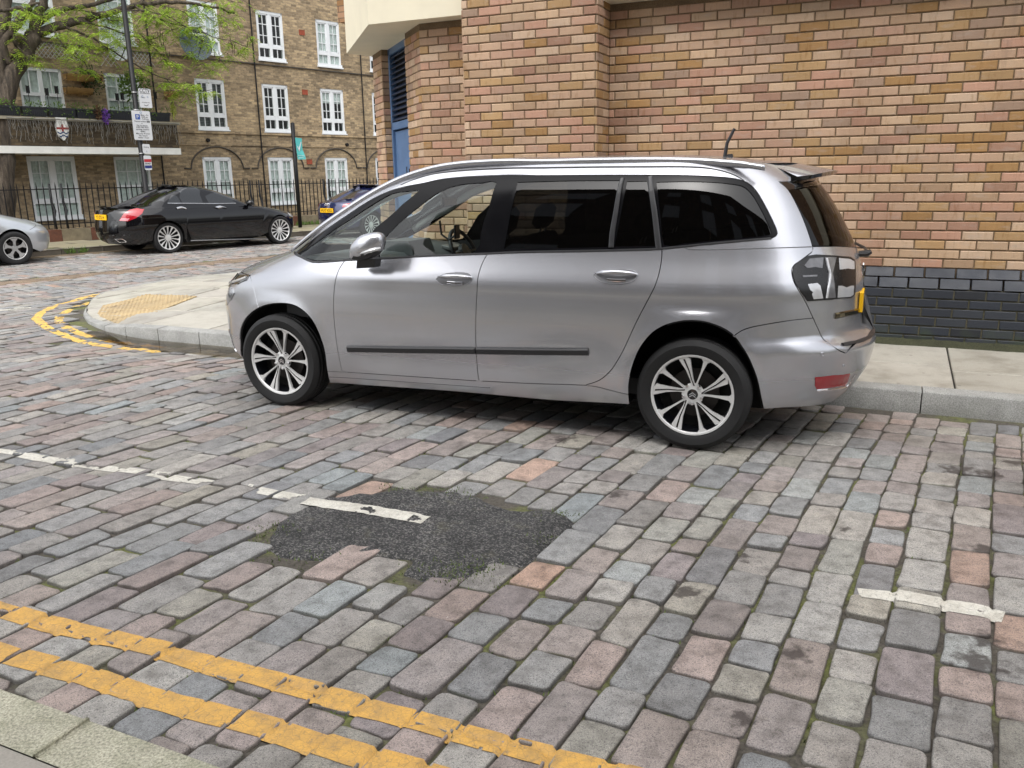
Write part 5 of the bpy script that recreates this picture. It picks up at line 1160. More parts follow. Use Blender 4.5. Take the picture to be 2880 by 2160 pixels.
def seat(x, y, z=.36, w=.50, tilt=.28):
    m = MB(); m.bbox((x-.26, y-w/2, z), (.52, 0, -.03), (0, w, 0), (0, 0, .16), .05); so_ = m.build('seat', M_SEAT, VAN, local=True, smooth=True)
    a = np.array([tilt*.62, 0, .62]); m = MB(); m.bbox((x+.20, y-w/2, z+.10), (.15, 0, 0), (0, w, 0), a, .05); m.build('backrest', M_SEAT, so_, local=True, smooth=True)
    m = MB(); m.bbox((x+.20+tilt*.66, y-.13, z+.75), (.10, 0, 0), (0, .26, 0), (tilt*.18, 0, .18), .04); m.build('headrest', M_SEAT, so_, local=True, smooth=True)
    m = MB()
    for dy in (-.06, .06): m.tube([(x+.27+tilt*.55, y+dy, z+.66), (x+.27+tilt*.7, y+dy, z+.80)], .006, 6)
    m.build('headrest_post', M_STEEL, so_, local=True)
for x, y in ((1.05, -.37), (1.05, .37)): seat(x, y, .42)
for x, y in ((2.0, -.48), (2.0, 0.), (2.0, .48)): seat(x, y, .42, .44)
for x, y in ((2.85, -.33), (2.85, .33)): seat(x, y, .42, .46)
cm = loc_y((600+1450/2.1833, 400+365/2.1833), .0); m = MB(); m.bbox(cm+[-.02, -.11, -.035], (.03, 0, 0), (0, .22, 0), (0, 0, .07), .012); mi_ = m.build('rear_view_mirror', M_TRIM, VAN, local=True); MB().tube([cm, cm+[-.06, 0, .09]], .008, 6).build('mirror_stem', M_TRIM, mi_, local=True)
ph_ = loc_y((600+1490/2.1833, 400+550/2.1833), .1); m = MB(); m.bbox(ph_+[0, -.04, -.05], (.015, 0, 0), (0, .08, 0), (0, 0, .10), .005); phm = m.build('phone_holder', M_TRIM, VAN, local=True); m = MB(); m.tube([ph_+[0, 0, -.02], ph_+[-.06, 0, -.06], ph_+[-.12, 0, -.02], ph_+[-.13, 0, .08]], .008, 6); m.build('holder_arm', M_TRIM, phm, local=True)
# ================================================================ the three cars along the far kerb
M_DGLASS = plain('dark_glass', (.010, .012, .014), .03, 0, .05, 3, 0, 1.)
M_BLACKP = m_carpaint('black_paint', (.0025, .0025, .0035), .0, .07, .25); M_NAVY = m_carpaint('navy_paint', (.012, .018, .075), .3, .18); M_WSILV = m_carpaint('pale_silver_paint', (.60, .63, .66), .55, .28)
def far_car(name, label, f0, gc, W, XF, XR, xsf, xsr, nf, nr, wb, belt, zlow, paint, arch, rt, rr, style, ztop, doors):
    car = Car(W, XF, XR, xsf, xsr, nf, nr, None, 1, fp(f0, gc, 0), TF+math.pi); R_ = root(name, car.loc, label, 'car', rotz=TF+math.pi)
    U = car.u_at; UMx = car.Lf+car.Ls+car.Lr
    def uz(x, z):
        us = np.linspace(0, UMx, 700); xs = car.S(us, np.full(700, z))[:, 0]; return (float(np.interp(x, np.maximum.accumulate(xs), us)), z)
    car.uz = uz; cut = [0.60]+doors
    def archp(wx): return [uz(wx+arch*math.cos(a), max(zlow, rt+.01+arch*math.sin(a))) for a in np.linspace(math.pi+.12, -.12, 22)]
    for side in (1, -1):
        b0 = doors[0]; b1 = doors[-1]
        P1 = [(0, zlow+.02)]+[uz(-.55, zlow)]+archp(0)+[uz(b0, zlow), uz(b0, belt(b0))]+[uz(x, belt(x)) for x in np.linspace(b0, xsf+.02, 4)[1:]]+[(U(xsf)*k_, belt(xsf)+.0) for k_ in (.8, .6, .4, .2, 0)]
        panel(car, 'front_body', P1, paint, R_, side, grid=.07)
        for a, b in zip(doors[:-1], doors[1:]): panel(car, 'door', [uz(a, zlow+.04), uz(b-(.10 if b == b1 else 0), zlow+.04), uz(b, .52), uz(b, belt(b)), uz((a+b)/2, belt((a+b)/2)), uz(a, belt(a))], paint, R_, side, grid=.07)
        P2 = [uz(b1, zlow)]+archp(wb)+[uz(wb+.6, zlow+.02), (UMx, zlow+.03), (UMx, belt(9))]+[uz(x, belt(x)) for x in np.linspace(xsr+.5, b1, 8)]
        panel(car, 'rear_body', P2, paint, R_, side, grid=.07)
        G_ = [(0, belt(xsf)), (0, ztop-.02), (UMx, ztop-.02), (UMx, belt(9))]+[uz(x, belt(x)) for x in np.linspace(xsr+.5, b0, 10)]+[(U(xsf)*.6, belt(xsf))]
        panel(car, 'greenhouse', G_, paint, R_, side, gap=0, ret=0, grid=.06)
        MB().add([(doors[0]-.0, side*.80, zlow), (doors[-1], side*.80, zlow), (doors[-1], side*.80, .5), (doors[0], side*.80, .5)], [(0, 1, 2, 3)]).build('sill', M_VOID, R_, local=True)
        for wx in (0, wb):
            m = MB(); pr = [(wx+(arch+.02)*math.cos(a), rt+(arch+.02)*math.sin(a)) for a in np.linspace(-.3, math.pi+.3, 16)]; vs = [(x, side*y, z) for x, z in pr for y in (min(.84, car.w_at(x, max(.25, z))-.03), .5)]
            m.add(vs, [(2*i, 2*i+1, 2*i+3, 2*i+2) for i in range(15)]); m.add([(x, side*.5, z) for x, z in pr], [tuple(range(16))]); m.build('arch_liner', M_VOID, R_, local=True)
            yo = min(.86, W[4][1]-.03); wheel(R_, (wx, side*(yo-.11), rt), (0, side, 0), rt, rr, .215, style)
    m = MB(); us = np.linspace(0, UMx, 40); z = ztop-.021; K = 8; vs = []
    for u in us:
        P = car.S(u, z, 1)
        for k_ in range(K+1): t = -1+2*k_/K; vs.append((P[0], t*P[1], P[2]+.03*(P[1]/.5)**2*(1-t*t)))
    o = m.add(vs, [(i*(K+1)+j, i*(K+1)+j+1, (i+1)*(K+1)+j+1, (i+1)*(K+1)+j) for i in range(39) for j in range(K)]).build('roof', paint, R_, smooth=True, recalc=True, local=True)
    if sum(p.normal.z for p in o.data.polygons) < 0: o.data.flip_normals()
    x0, x1 = XF[2][1]+.3, XR[2][1]-.35
    MB().prism([(x, y, zlow) for x, y in ((x0, -.45), (.4, -.7), (wb-.4, -.7), (x1, -.45), (x1, .45), (wb-.4, .7), (.4, .7), (x0, .45))], (0, 0, .25)).build('underbody', M_VOID, R_, local=True)
    return car, R_, UMx
def pane(car, R_, name, pts, mat=None, off=.003, side=1, solve=None, k=2):
    q = solve(pts) if solve else pts; q = crv(q+q[:1], k)[:-1] if k > 1 else q
    return panel(car, name, q, mat or M_DGLASS, R_, side, off=off, gap=0, ret=.003, grid=.06)
def plate(car, R_, txt, zc, UMx, mat=M_PLATEY, xo=.012):
    """plate across the tail, bent with it"""
    hw, hh = .26, .056; A = car.S(UMx, zc, 1)[0]; m = MB(); N = 12; vs = []
    def at(y, z, d):
        us = np.linspace(UMx-.5, UMx, 60); P = car.S(us, np.full(60, z), 1); x = np.interp(abs(y), P[::-1, 1], P[::-1, 0]); return (x*.25+A*.75+d, y, z)
    for i in range(N+1):
        y = -hw+2*hw*i/N; vs += [at(y, zc-hh, xo), at(y, zc+hh, xo), at(y, zc-hh, xo-.02), at(y, zc+hh, xo-.02)]
    m.add(vs, [(i*4, i*4+4, i*4+5, i*4+1) for i in range(N)]+[(i*4+2, i*4+3, i*4+7, i*4+6) for i in range(N)]+[(i*4+1, i*4+5, i*4+7, i*4+3) for i in range(N)]+[(i*4, i*4+2, i*4+6, i*4+4) for i in range(N)]+[(0, 1, 3, 2), (N*4, N*4+2, N*4+3, N*4+1)])
    o = m.build('number_plate', mat, R_, local=True, recalc=True); t = MB(); text_mesh(t, txt, (0, 0, 0), (0, 1, 0), (0, 0, 1), .072, width=.46)
    t.v = [at(y, zc-.036+z, xo+.002) for _, y, z in t.v]; t.build('plate_lettering', M_INK, o, local=True); return o
plate(CAR, VAN, 'YE61', .80, UM, xo=.006)
# ---- black saloon
c1, S1, U1 = far_car('saloon_car', 'glossy black saloon with red tail lamp and many-spoked alloy wheels', 11.98, -18.27,
    [(.10, .74), (.18, .82), (.30, .865), (.48, .89), (.62, .905), (.76, .90), (.86, .875), (.93, .83), (.99, .775), (1.10, .72), (1.22, .665), (1.32, .60), (1.39, .52), (1.43, .42), (1.45, .33)],
    [(.10, -.66), (.2, -.72), (.4, -.79), (.55, -.79), (.66, -.75), (.74, -.60), (.82, -.25), (.89, .15), (.94, .45), (1.0, .62), (1.15, .95), (1.28, 1.27), (1.37, 1.58), (1.42, 1.80), (1.45, 2.0)],
    [(.10, 3.62), (.2, 3.74), (.35, 3.86), (.5, 3.90), (.7, 3.88), (.86, 3.86), (.95, 3.84), (.985, 3.74), (1.01, 3.52), (1.04, 3.30), (1.10, 3.14), (1.20, 2.93), (1.30, 2.68), (1.38, 2.42), (1.43, 2.15), (1.45, 2.0)],
    .50, 2.75, 2.4, 2.6, 2.84, lambda x: .93 if x < 2.5 else (.955 if x < 5 else 1.0), .20, M_BLACKP, .355, .333, .255, 'multi', 1.45, [.62, 1.66, 2.42])
z6b = lambda L: c1.tr([(220+x/3.456, 500+y/3.456) for x, y in L])
pane(c1, S1, 'rear_quarterlight', [(866, 244), (900, 180), (935, 134), (968, 190), (998, 244)], solve=z6b, k=1)
pane(c1, S1, 'rear_door_window', [(952, 124), (1040, 100), (1150, 92), (1180, 160), (1212, 244), (1014, 244), (985, 190)], solve=z6b, k=1)
pane(c1, S1, 'front_door_window', [(1190, 92), (1300, 106), (1420, 146), (1500, 190), (1535, 218), (1520, 240), (1270, 245), (1235, 180)], solve=z6b, k=1)
pane(c1, S1, 'rear_window', [(338, 232), (420, 168), (520, 116), (620, 94), (715, 98), (775, 120), (730, 166), (640, 240), (540, 268), (430, 252)], solve=z6b, k=1, off=.004)
pane(c1, S1, 'side_trim', [(756, 230), (850, 180), (832, 234)], solve=z6b, k=1)
tl1 = pane(c1, S1, 'tail_lamp', [(398, 418), (442, 352), (500, 312), (570, 298), (640, 308), (622, 348), (562, 392), (482, 424)], M_RED, .006, solve=z6b, k=1); pane(c1, tl1, 'lamp_clear_band', [(402, 416), (425, 392), (500, 396), (482, 420)], plain('pink_lens', (.6, .25, .28), .1), .009, solve=z6b, k=1)
panel(c1, 'tail_lamp', [(U1-a, z) for a, z in ((.33, .80), (.36, .90), (.62, .93), (.78, .94), (.72, .85), (.55, .79))], M_RED, S1, -1, off=.006, gap=0, ret=.003)
for q in ([(955, 300), (1000, 290), (1045, 302)], [(1340, 294), (1385, 282), (1425, 294)]):
    o = strip(c1, crv(z6b(q), 3), .035, 1, .02, .015).build('door_handle', M_CHROME, S1, local=True, recalc=True)
strip(c1, crv(z6b([(868, 247), (1100, 248), (1300, 250), (1530, 247)]), 4), .012, 1, .004, .005).build('window_chrome', M_CHROME, S1, local=True, recalc=True)
strip(c1, crv(z6b([(1092, 612), (1400, 602), (1836, 592)]), 4), .022, 1, .006, .008).build('sill_chrome', M_STEEL, S1, local=True, recalc=True)
strip(c1, crv(z6b([(1700, 150), (1600, 200), (1560, 225)]), 2), .02, 1, .004, .004) 
mp = c1.uz(.80, .96); b0 = c1.S(*mp, 1); m = MB(); vs = []
for i in range(11):
    th = math.pi*i/10
    for j in range(14): ph = 2*math.pi*j/14; vs.append(b0+np.array([.02+.075*math.cos(th), .12+.11*math.sin(th)*math.cos(ph), .045+.07*math.sin(th)*math.sin(ph)]))
m.add(vs, [(i*14+j, i*14+(j+1) % 14, (i+1)*14+(j+1) % 14, (i+1)*14+j) for i in range(10) for j in range(14)]); m.tube([b0, b0+[.01, .1, .03]], .025, 6); m.build('door_mirror', M_BLACKP, S1, smooth=True, recalc=True, local=True)
plate(c1, S1, 'Y3 ITS H', .80, U1)
m = MB(); vs = []; us = np.linspace(U1-.62, U1, 14)
for sd in (1, -1):
    vs = []
    for u in us: P = c1.S(u, .965, sd); vs += [P+[-.05, 0, .0], P+[-.06, 0, .045], P+[.02, 0, .055], P+[.02, 0, .04]]
    m.add(vs, [(i*4+j, i*4+(j+1) % 4, (i+1)*4+(j+1) % 4, (i+1)*4+j) for i in range(13) for j in range(4)])
m.build('boot_spoiler', M_BLACKP, S1, local=True, recalc=True)
pane(c1, S1, 'exhaust_tip', [(352, 592), (435, 592), (470, 612), (470, 625), (400, 626)], M_CHROME, .012, solve=z6b, k=1); pane(c1, S1, 'exhaust_opening', [(372, 598), (430, 598), (455, 614), (455, 619), (405, 620)], M_VOID, .016, solve=z6b, k=1)
panel(c1, 'exhaust_tip', [(U1-a, z) for a, z in ((.40, .34), (.40, .38), (.55, .38), (.60, .34))], M_CHROME, S1, -1, off=.012, gap=0)
c0 = c1.S(U1, .905, 1)+[.012, 0, 0]; m = MB(); m.tube([c0+np.array([0, .042*math.cos(a), .042*math.sin(a)]) for a in np.linspace(0, 2*math.pi, 21)], .004, 5, False)
for a in (90, 210, 330): m.tube([c0, c0+np.array([0, .042*math.cos(math.radians(a)), .042*math.sin(math.radians(a))])], .004, 5)
m.build('star_badge', M_GLOSSK, S1, local=True)
strip(c1, [(U1-.52, .43), (U1-.3, .425), (U1, .42)], .02, 1, .004, .008).build('bumper_crease', M_GLOSSK, S1, local=True, recalc=True)
pane(c1, S1, 'headlamp', [c1.uz(-.35, .72), c1.uz(-.55, .72), c1.uz(-.62, .66), c1.uz(-.58, .60), c1.uz(-.42, .64)], M_WLENS, .006, k=1)
# ---- navy coupe, seen from the tail
c2, S2, U2 = far_car('coupe_car', 'navy blue coupe seen from behind at the far kerb, half hidden by the silver car', 17.05, -17.9,
    [(.10, .76), (.18, .84), (.30, .88), (.48, .905), (.62, .915), (.76, .91), (.85, .88), (.92, .82), (.98, .76), (1.06, .71), (1.15, .66), (1.24, .60), (1.30, .52), (1.34, .42), (1.36, .33)],
    [(.10, -.75), (.2, -.82), (.4, -.88), (.55, -.88), (.66, -.83), (.76, -.55), (.84, -.2), (.90, .2), (.95, .5), (1.05, .8), (1.2, 1.15), (1.28, 1.35), (1.33, 1.55), (1.36, 1.7)],
    [(.10, 3.05), (.2, 3.18), (.35, 3.28), (.5, 3.305), (.7, 3.29), (.82, 3.27), (.90, 3.24), (.935, 3.15), (.96, 2.98), (1.0, 2.85), (1.08, 2.65), (1.18, 2.40), (1.27, 2.10), (1.33, 1.85), (1.36, 1.7)],
    .5, 2.2, 2.4, 2.5, 2.505, lambda x: .92 if x < 2 else .945, .20, M_NAVY, .355, .333, .245, 'multi', 1.36, [.62, 1.85])
for sd in (1, -1):
    panel(c2, 'rear_window', [(U2, .985), (U2-.45, .99), (U2-.62, 1.02), (U2-.50, 1.14), (U2-.38, 1.23), (U2, 1.25)], M_DGLASS, S2, sd, off=.004, gap=0, ret=.003)
    panel(c2, 'side_window', [c2.uz(.85, .94), c2.uz(2.0, .96), c2.uz(1.9, 1.12), c2.uz(1.5, 1.22), c2.uz(1.2, 1.14)], M_DGLASS, S2, sd, off=.004, gap=0, ret=.003)
    panel(c2, 'tail_lamp', [(U2-.42, .80), (U2-.44, .87), (U2-.60, .90), (U2-.82, .90), (U2-.80, .82), (U2-.60, .78)], M_RED, S2, sd, off=.005, gap=0, ret=.003)
plate(c2, S2, 'VU17 KSO', .715, U2)
c0 = c2.S(U2, .865, 1)+[.014, 0, 0]; m = MB()
for i in range(4): m.tube([c0+np.array([0, (i-1.5)*.043+.03*math.cos(a), .03*math.sin(a)]) for a in np.linspace(0, 2*math.pi, 17)], .0055, 5, False)
m.build('rings_badge', M_CHROME, S2, local=True)
# ---- pale silver hatchback, only its nose in view
c3, S3, U3 = far_car('hatchback_car', 'pale silver hatchback cut off by the left edge, showing its nose and front wheel', 6.17, -18.52,
    [(.10, .72), (.18, .79), (.30, .835), (.48, .86), (.62, .872), (.76, .868), (.86, .85), (.95, .82), (1.0, .79), (1.12, .73), (1.25, .67), (1.36, .60), (1.44, .50), (1.48, .40), (1.50, .3)],
    [(.10, -.74), (.2, -.84), (.4, -.92), (.55, -.92), (.66, -.86), (.76, -.70), (.85, -.42), (.93, -.12), (1.0, .15), (1.1, .42), (1.25, .8), (1.37, 1.2), (1.45, 1.6), (1.50, 1.9)],
    [(.10, 3.3), (.2, 3.45), (.35, 3.55), (.6, 3.6), (.9, 3.58), (1.1, 3.5), (1.25, 3.2), (1.36, 2.8), (1.44, 2.4), (1.48, 2.2), (1.50, 2.1)],
    .45, 2.5, 2.1, 2.5, 2.70, lambda x: .98, .20, M_WSILV, .355, .318, .215, 'steel', 1.50, [.62, 1.6, 2.4])
z0b = lambda L: c3.tr([(x/3.95, 400+y/3.95) for x, y in L])
pane(c3, S3, 'headlamp', [(248, 836), (320, 848), (400, 868), (455, 900), (480, 932), (440, 925), (380, 900), (310, 868)], plain('headlamp_glass', (.55, .58, .56), .08, .2), .005, solve=z0b, k=1)
strip(c3, crv(z0b([(330, 972), (370, 950), (400, 918)]), 3), .006, 1, .001, .003).build('wing_seam', MATS['seam_shadow'], S3, local=True, recalc=True)
pane(c3, S3, 'fog_lamp', [(540, 1030), (562, 1090), (556, 1120), (545, 1080)], M_WLENS, .004, solve=z0b, k=1)
for sd in (1, -1):
    panel(c3, 'front_window', [c3.uz(.75, 1.0), c3.uz(1.6, 1.02), c3.uz(1.6, 1.34), c3.uz(1.3, 1.28)], M_DGLASS, S3, sd, off=.004, gap=0, ret=.003); panel(c3, 'windscreen', [(0, 1.03), (.9, 1.03), (.95, 1.25), (.9, 1.40), (0, 1.42)], M_DGLASS, S3, sd, off=.004, gap=0, ret=.003)
# ================================================================ the old stock-brick flats across the road
def m_stock(nm='stock_brick', dk=1.):
    k = NT(nm); p = k.map(k.pos(), (1, 1, 1), (0, 0, -TF)); sx = k.n('ShaderNodeSeparateXYZ'); k.l(p, sx.inputs[0]); cb = k.n('ShaderNodeCombineXYZ'); k.l(k.math('ADD', sx.outputs[0], sx.outputs[1]), cb.inputs[0]); k.l(sx.outputs[2], cb.inputs[1])
    bt = k.n('ShaderNodeTexBrick'); bt.offset = .5; bt.inputs['Scale'].default_value = 1; bt.inputs['Brick Width'].default_value = .19; bt.inputs['Row Height'].default_value = .075; bt.inputs['Mortar Size'].default_value = .0075; bt.inputs['Mortar Smooth'].default_value = .3; bt.inputs['Bias'].default_value = -.1
    bt.inputs['Color1'].default_value = srgb(178, 160, 132, .98); bt.inputs['Color2'].default_value = srgb(120, 108, 92, .98); bt.inputs['Mortar'].default_value = srgb(158, 146, 126, .85); k.l(cb.outputs[0], bt.inputs['Vector'])
    v = k.noise(k.map(p, (9, 9, 24)), 1, 5, .75); big = k.noise(p, .55, 5, .6)
    c = k.mix(.85, bt.outputs[0], k.ramp(v, [(.25, (.45, .43, .42)), (.5, (1, .98, .95)), (.75, (1.45, 1.34, 1.15))]), 'MULTIPLY'); c = k.mix(.8, c, k.ramp(big, [(.3, (.6, .58, .56)), (.6, (1.08, 1.05, 1))]), 'MULTIPLY')
    c = k.mix(1., c, (dk, dk, dk, 1), 'MULTIPLY'); k.set(Base_Color=c, Roughness=.9); k.b.inputs['Specular IOR Level'].default_value = .2; k.bump(k.math('ADD', k.math('MULTIPLY', bt.outputs[1], -1), v), .5, .012); return k.m
M_STOCK = m_stock(); M_UPVC = plain('white_window_paint', (.72, .74, .75), .4, 0, .05, 5); M_SOOT = plain('sooty_string', (.07, .06, .05), .9, 0, .3, 9); M_CURT = plain('net_curtain', (.80, .84, .82), .9, 0, .25, 14); M_ROOMD = plain('dark_room', (.02, .02, .022), .9); M_BLIND = plain('blind', (.20, .22, .22), .8, 0, .2, 20); M_IRON = plain('black_iron', (.007, .007, .008), .5, 0, .2, 18, 0, 0, .3); M_LEADG = m_glass('window_glass', (.75, .8, .78), 1)
FB = root('brick_flats', fp(12, FW, 0), 'four-storey stock brick block of flats with white windows across the road', 'building')
def fbox(m, f0, f1, z0, z1, g0, g1): return m.box(fp(f0, g0, z0), FX*(f1-f0), GX*(g1-g0), ZX*(z1-z0))
P3 = lambda x, y: (500+x/2.765, y/2.765); P1z = lambda x, y: (x/2.011, y/2.011); P0 = lambda x, y: (x/3.95, 400+y/3.95)
WIN = []   # f0, f1, z0, z1, kind, fill
def wpx(a, b, kind, fill): f0, z1 = fz(a, FW); f1, z0 = fz(b, FW); WIN.append([f0, f1, z0, z1, kind, fill])
f_a, f_b, f_c = [fz(P3(x, 800), FW)[0] for x in (140, 652, 1105)]; ww = .955
rows_z = [(.76, 2.19), (2.99, 4.385), (5.10, 6.50)]
cols = [fz(P3(145, 800), FW)[0], fz(P3(662, 800), FW)[0], fz(P3(1112, 800), FW)[0]]; cols.append(cols[2]*2-cols[1])
for i, f in enumerate(cols):
    for r, (z0, z1) in enumerate(rows_z): WIN.append([f, f+ww, z0, z1, 'case', [['net', 'net', 'net', 'dark'], ['blind', 'dark', 'half', 'dark'], ['net', 'dark', 'net', 'dark']][r][i]])
g1 = fz(P0(340, 500), FW)[0]; g2 = fz(P0(895, 500), FW)[0]; h1 = fz(P0(1275, 300), FW)[0]
WIN.append([g1, g2-.05, .62, 2.18, 'case', 'net']); WIN.append([h1, h1+1.0, .62, 2.18, 'three', 'net'])
b1 = fz(P1z(105, 450), FW)[0]; b2 = fz(P1z(350, 450), FW)[0]; b3 = fz(P1z(590, 450), FW)[0]; b4 = fz(P1z(742, 450), FW)[0]
WIN.append([b1, b2, 3.0, 4.33, 'sash', 'net']); WIN.append([b3, b3+.95, 3.0, 4.33, 'three', 'net'])
t1 = fz(P1z(60, 100), FW)[0]; t2 = fz(P1z(310, 100), FW)[0]; WIN.append([t1, t2, 5.12, 6.5, 'sash', 'net']); t3 = fz(P1z(556, 150), FW)[0]; WIN.append([t3, t3+.95, 5.12, 6.5, 'three', 'net']); t4 = fz(P1z(1092, 200), FW)[0]; WIN.append([cols[0]+.02, cols[0]+.96, 5.10, 6.5, 'case', 'net']) if False else None
FF0, FF1, FZT = 3.0, 26.0, 8.6
# front wall with real openings: courses of blocks round the windows
us_ = sorted(set([FF0, FF1]+[w[0] for w in WIN]+[w[1] for w in WIN])); zs_ = sorted(set([0., FZT]+[w[2] for w in WIN]+[w[3] for w in WIN]))
wm_ = MB()
for a, b in zip(us_[:-1], us_[1:]):
    for c, d in zip(zs_[:-1], zs_[1:]):
        m_, n_ = (a+b)/2, (c+d)/2
        if any(w[0] < m_ < w[1] and w[2] < n_ < w[3] for w in WIN): continue
        wm_.add([fp(a, FW, c), fp(b, FW, c), fp(b, FW, d), fp(a, FW, d)], [(0, 1, 2, 3)])
for w in WIN:
    f0, f1, z0, z1 = w[:4]; A = [(f0, z0), (f1, z0), (f1, z1), (f0, z1)]
    for i in range(4):
        (x, y), (x2, y2) = A[i], A[(i+1) % 4]; wm_.add([fp(x, FW, y), fp(x, FW-.16, y), fp(x2, FW-.16, y2), fp(x2, FW, y2)], [(0, 1, 2, 3)])
wo = wm_.build('wall', M_STOCK, FB)
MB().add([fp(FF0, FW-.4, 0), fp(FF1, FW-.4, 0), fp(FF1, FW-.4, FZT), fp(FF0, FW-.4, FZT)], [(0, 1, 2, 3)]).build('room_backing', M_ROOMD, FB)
MB().box(fp(FF0, FW-.001, FZT), FX*(FF1-FF0), GX*-8, ZX*.3).build('roof', plain('roof_slate', (.08, .08, .085), .8), FB)
MB().box(fp(FF0, FW-.5, 0), FX*.01, GX*-7.5, ZX*FZT).build('side_wall', M_STOCK, FB); MB().box(fp(FF1, FW, 0), FX*.01, GX*-8, ZX*FZT).build('side_wall', M_STOCK, FB)
def window(f0, f1, z0, z1, kind, fill):
    """white frame, glazing bars, panes, something behind"""
    g = FW-.05; t = .06; m = MB()
    for a, b, c, d in ((f0-.01, f1+.01, z1-t*1.3, z1+.01), (f0-.02, f1+.02, z0-.02, z0+t*1.2), (f0-.01, f0+t, z0, z1), (f1-t, f1+.01, z0, z1)): fbox(m, a, b, c, d, g-.05, g+.035+(.035 if d < z0+.2 else 0))
    fm = (f0+f1)/2; zt = z0+(z1-z0)*.27
    if kind == 'case': fbox(m, f0+t, f1-t, zt-.045, zt+.045, g-.04, g+.03); fbox(m, fm-.05, fm+.05, z0+t, z1-t, g-.045, g+.032)
    elif kind == 'sash': zt = z0+(z1-z0)*.52; fbox(m, f0+t, f1-t, zt-.04, zt+.04, g-.04, g+.03); fbox(m, fm-.05, fm+.05, z0+t, z1-t, g-.045, g+.032)
    else: zt = z0+(z1-z0)*.5; fbox(m, f0+t, f1-t, zt-.03, zt+.03, g-.04, g+.03)
    wo_ = m.build('window', M_UPVC, FB)
    bars = MB(); L = [(f0+t, fm-.05), (fm+.05, f1-t)] if kind != 'three' else [(f0+t, f1-t)]
    for a, b in L:
        if kind == 'case':
            bars2 = MB(); 
            for (x0, x1, y0, y1) in ((a, b, zt+.045, zt+.085), (a, b, z1-t*1.3-.04, z1-t*1.3), (a, a+.04, zt+.045, z1-t*1.3), (b-.04, b, zt+.045, z1-t*1.3)): fbox(bars2, x0, x1, y0, y1, g-.02, g+.022)
            bars2.build('casement', M_UPVC, wo_)
            for x in ((a+b)/2,): fbox(bars, x-.011, x+.011, z0+t, z1-t, g-.012, g+.012)
            for k_ in (1, 2): y = zt+(z1-t-zt)*k_/3; fbox(bars, a, b, y-.011, y+.011, g-.0115, g+.0115)
        elif kind == 'sash':
            for x in ((a+b)/2,): fbox(bars, x-.011, x+.011, zt, z1-t, g-.012, g+.012)
        else:
            for k_ in (1, 2): x = a+(b-a)*k_/3; fbox(bars, x-.011, x+.011, z0+t, z1-t, g-.012, g+.012)
            for k_ in (.25, .75): y = z0+(z1-z0)*k_; fbox(bars, a, b, y-.011, y+.011, g-.0115, g+.0115)
        MB().add([fp(a, g, z0+t), fp(b, g, z0+t), fp(b, g, z1-t), fp(a, g, z1-t)], [(0, 1, 2, 3)]).build('pane', M_LEADG, wo_)
    bars.build('glazing_bar', M_UPVC, wo_)
    if fill in ('net', 'half', 'blind'):
        zz0 = z0+t if fill != 'half' else z0+(z1-z0)*.68
        if fill == 'blind':
            bl_ = MB(); y = z0+t
            while y < z1-t: fbox(bl_, f0+t, f1-t, y, y+.03, g-.12, g-.10); y += .045
            bl_.build('blind', M_BLIND, wo_)
        else:
            N = 40; vs = []
            for i in range(N+1):
                f = f0+t+(f1-f0-2*t)*i/N; gg = g-.035+.010*math.sin(i*2.1)+.01*math.sin(i*.9+f)
                for y in (zz0, z1-t): vs.append(fp(f, gg, y))
            MB().add(vs, [(2*i, 2*i+2, 2*i+3, 2*i+1) for i in range(N)]).build('curtain', M_CURT, wo_, smooth=True)
    MB().box(fp(f0-.04, FW-.02, z0-.055), FX*(f1-f0+.08), GX*.075, ZX*.04).build('sill', M_UPVC, wo_)
for w in WIN: window(*w)
# string courses, arches over the ground-floor windows, vents, pipes
for z, h, d in ((4.93, .03, .05), (2.86, .06, .05), (2.52, .035, .03)):
    MB().box(fp(11.9 if z < 4.5 else FF0, FW, z), FX*(FF1-11.9 if z < 4.5 else FF1-FF0), GX*d, ZX*h).build('string_course', M_SOOT if z > 4 else M_STOCK, FB)
for f in cols:
    c = f+ww/2; m = MB(); pts = [fp(c+.86*math.cos(a), FW+.02, 1.86+.62*math.sin(a)) for a in np.linspace(math.pi, 0, 26)]; pts = [fp(c-1.08, FW+.02, 1.86)]+pts+[fp(c+1.08, FW+.02, 1.86)]
    m.tube(pts, .022, 6); m.build('arch_moulding', M_SOOT, FB, smooth=True)
for f, z in ((cols[1]+1.55, 5.95), (cols[1]+1.5, 4.15), (cols[1]+1.48, 1.98)): MB().bbox(fp(f, FW-.01, z), FX*.2, GX*.03, ZX*.15, .008).build('air_brick', plain('terracotta', srgb(168, 82, 56, .75), .8), FB)
for f in (cols[1]-.22, cols[2]+1.75, cols[0]-1.28):
    m = MB(); m.tube([fp(f, FW+.06, .2), fp(f, FW+.06, FZT)], .022, 6); m.build('drainpipe', M_IRON, FB)
for f, z in ((cols[0]+.22, 2.66), (cols[2]+.95, 2.62)): MB().lathe([(.05, 0), (.06, .05), (.045, .1), (0, .1)], GX, fp(f, FW, z), 10).build('wall_lamp', M_IRON, FB, recalc=True)
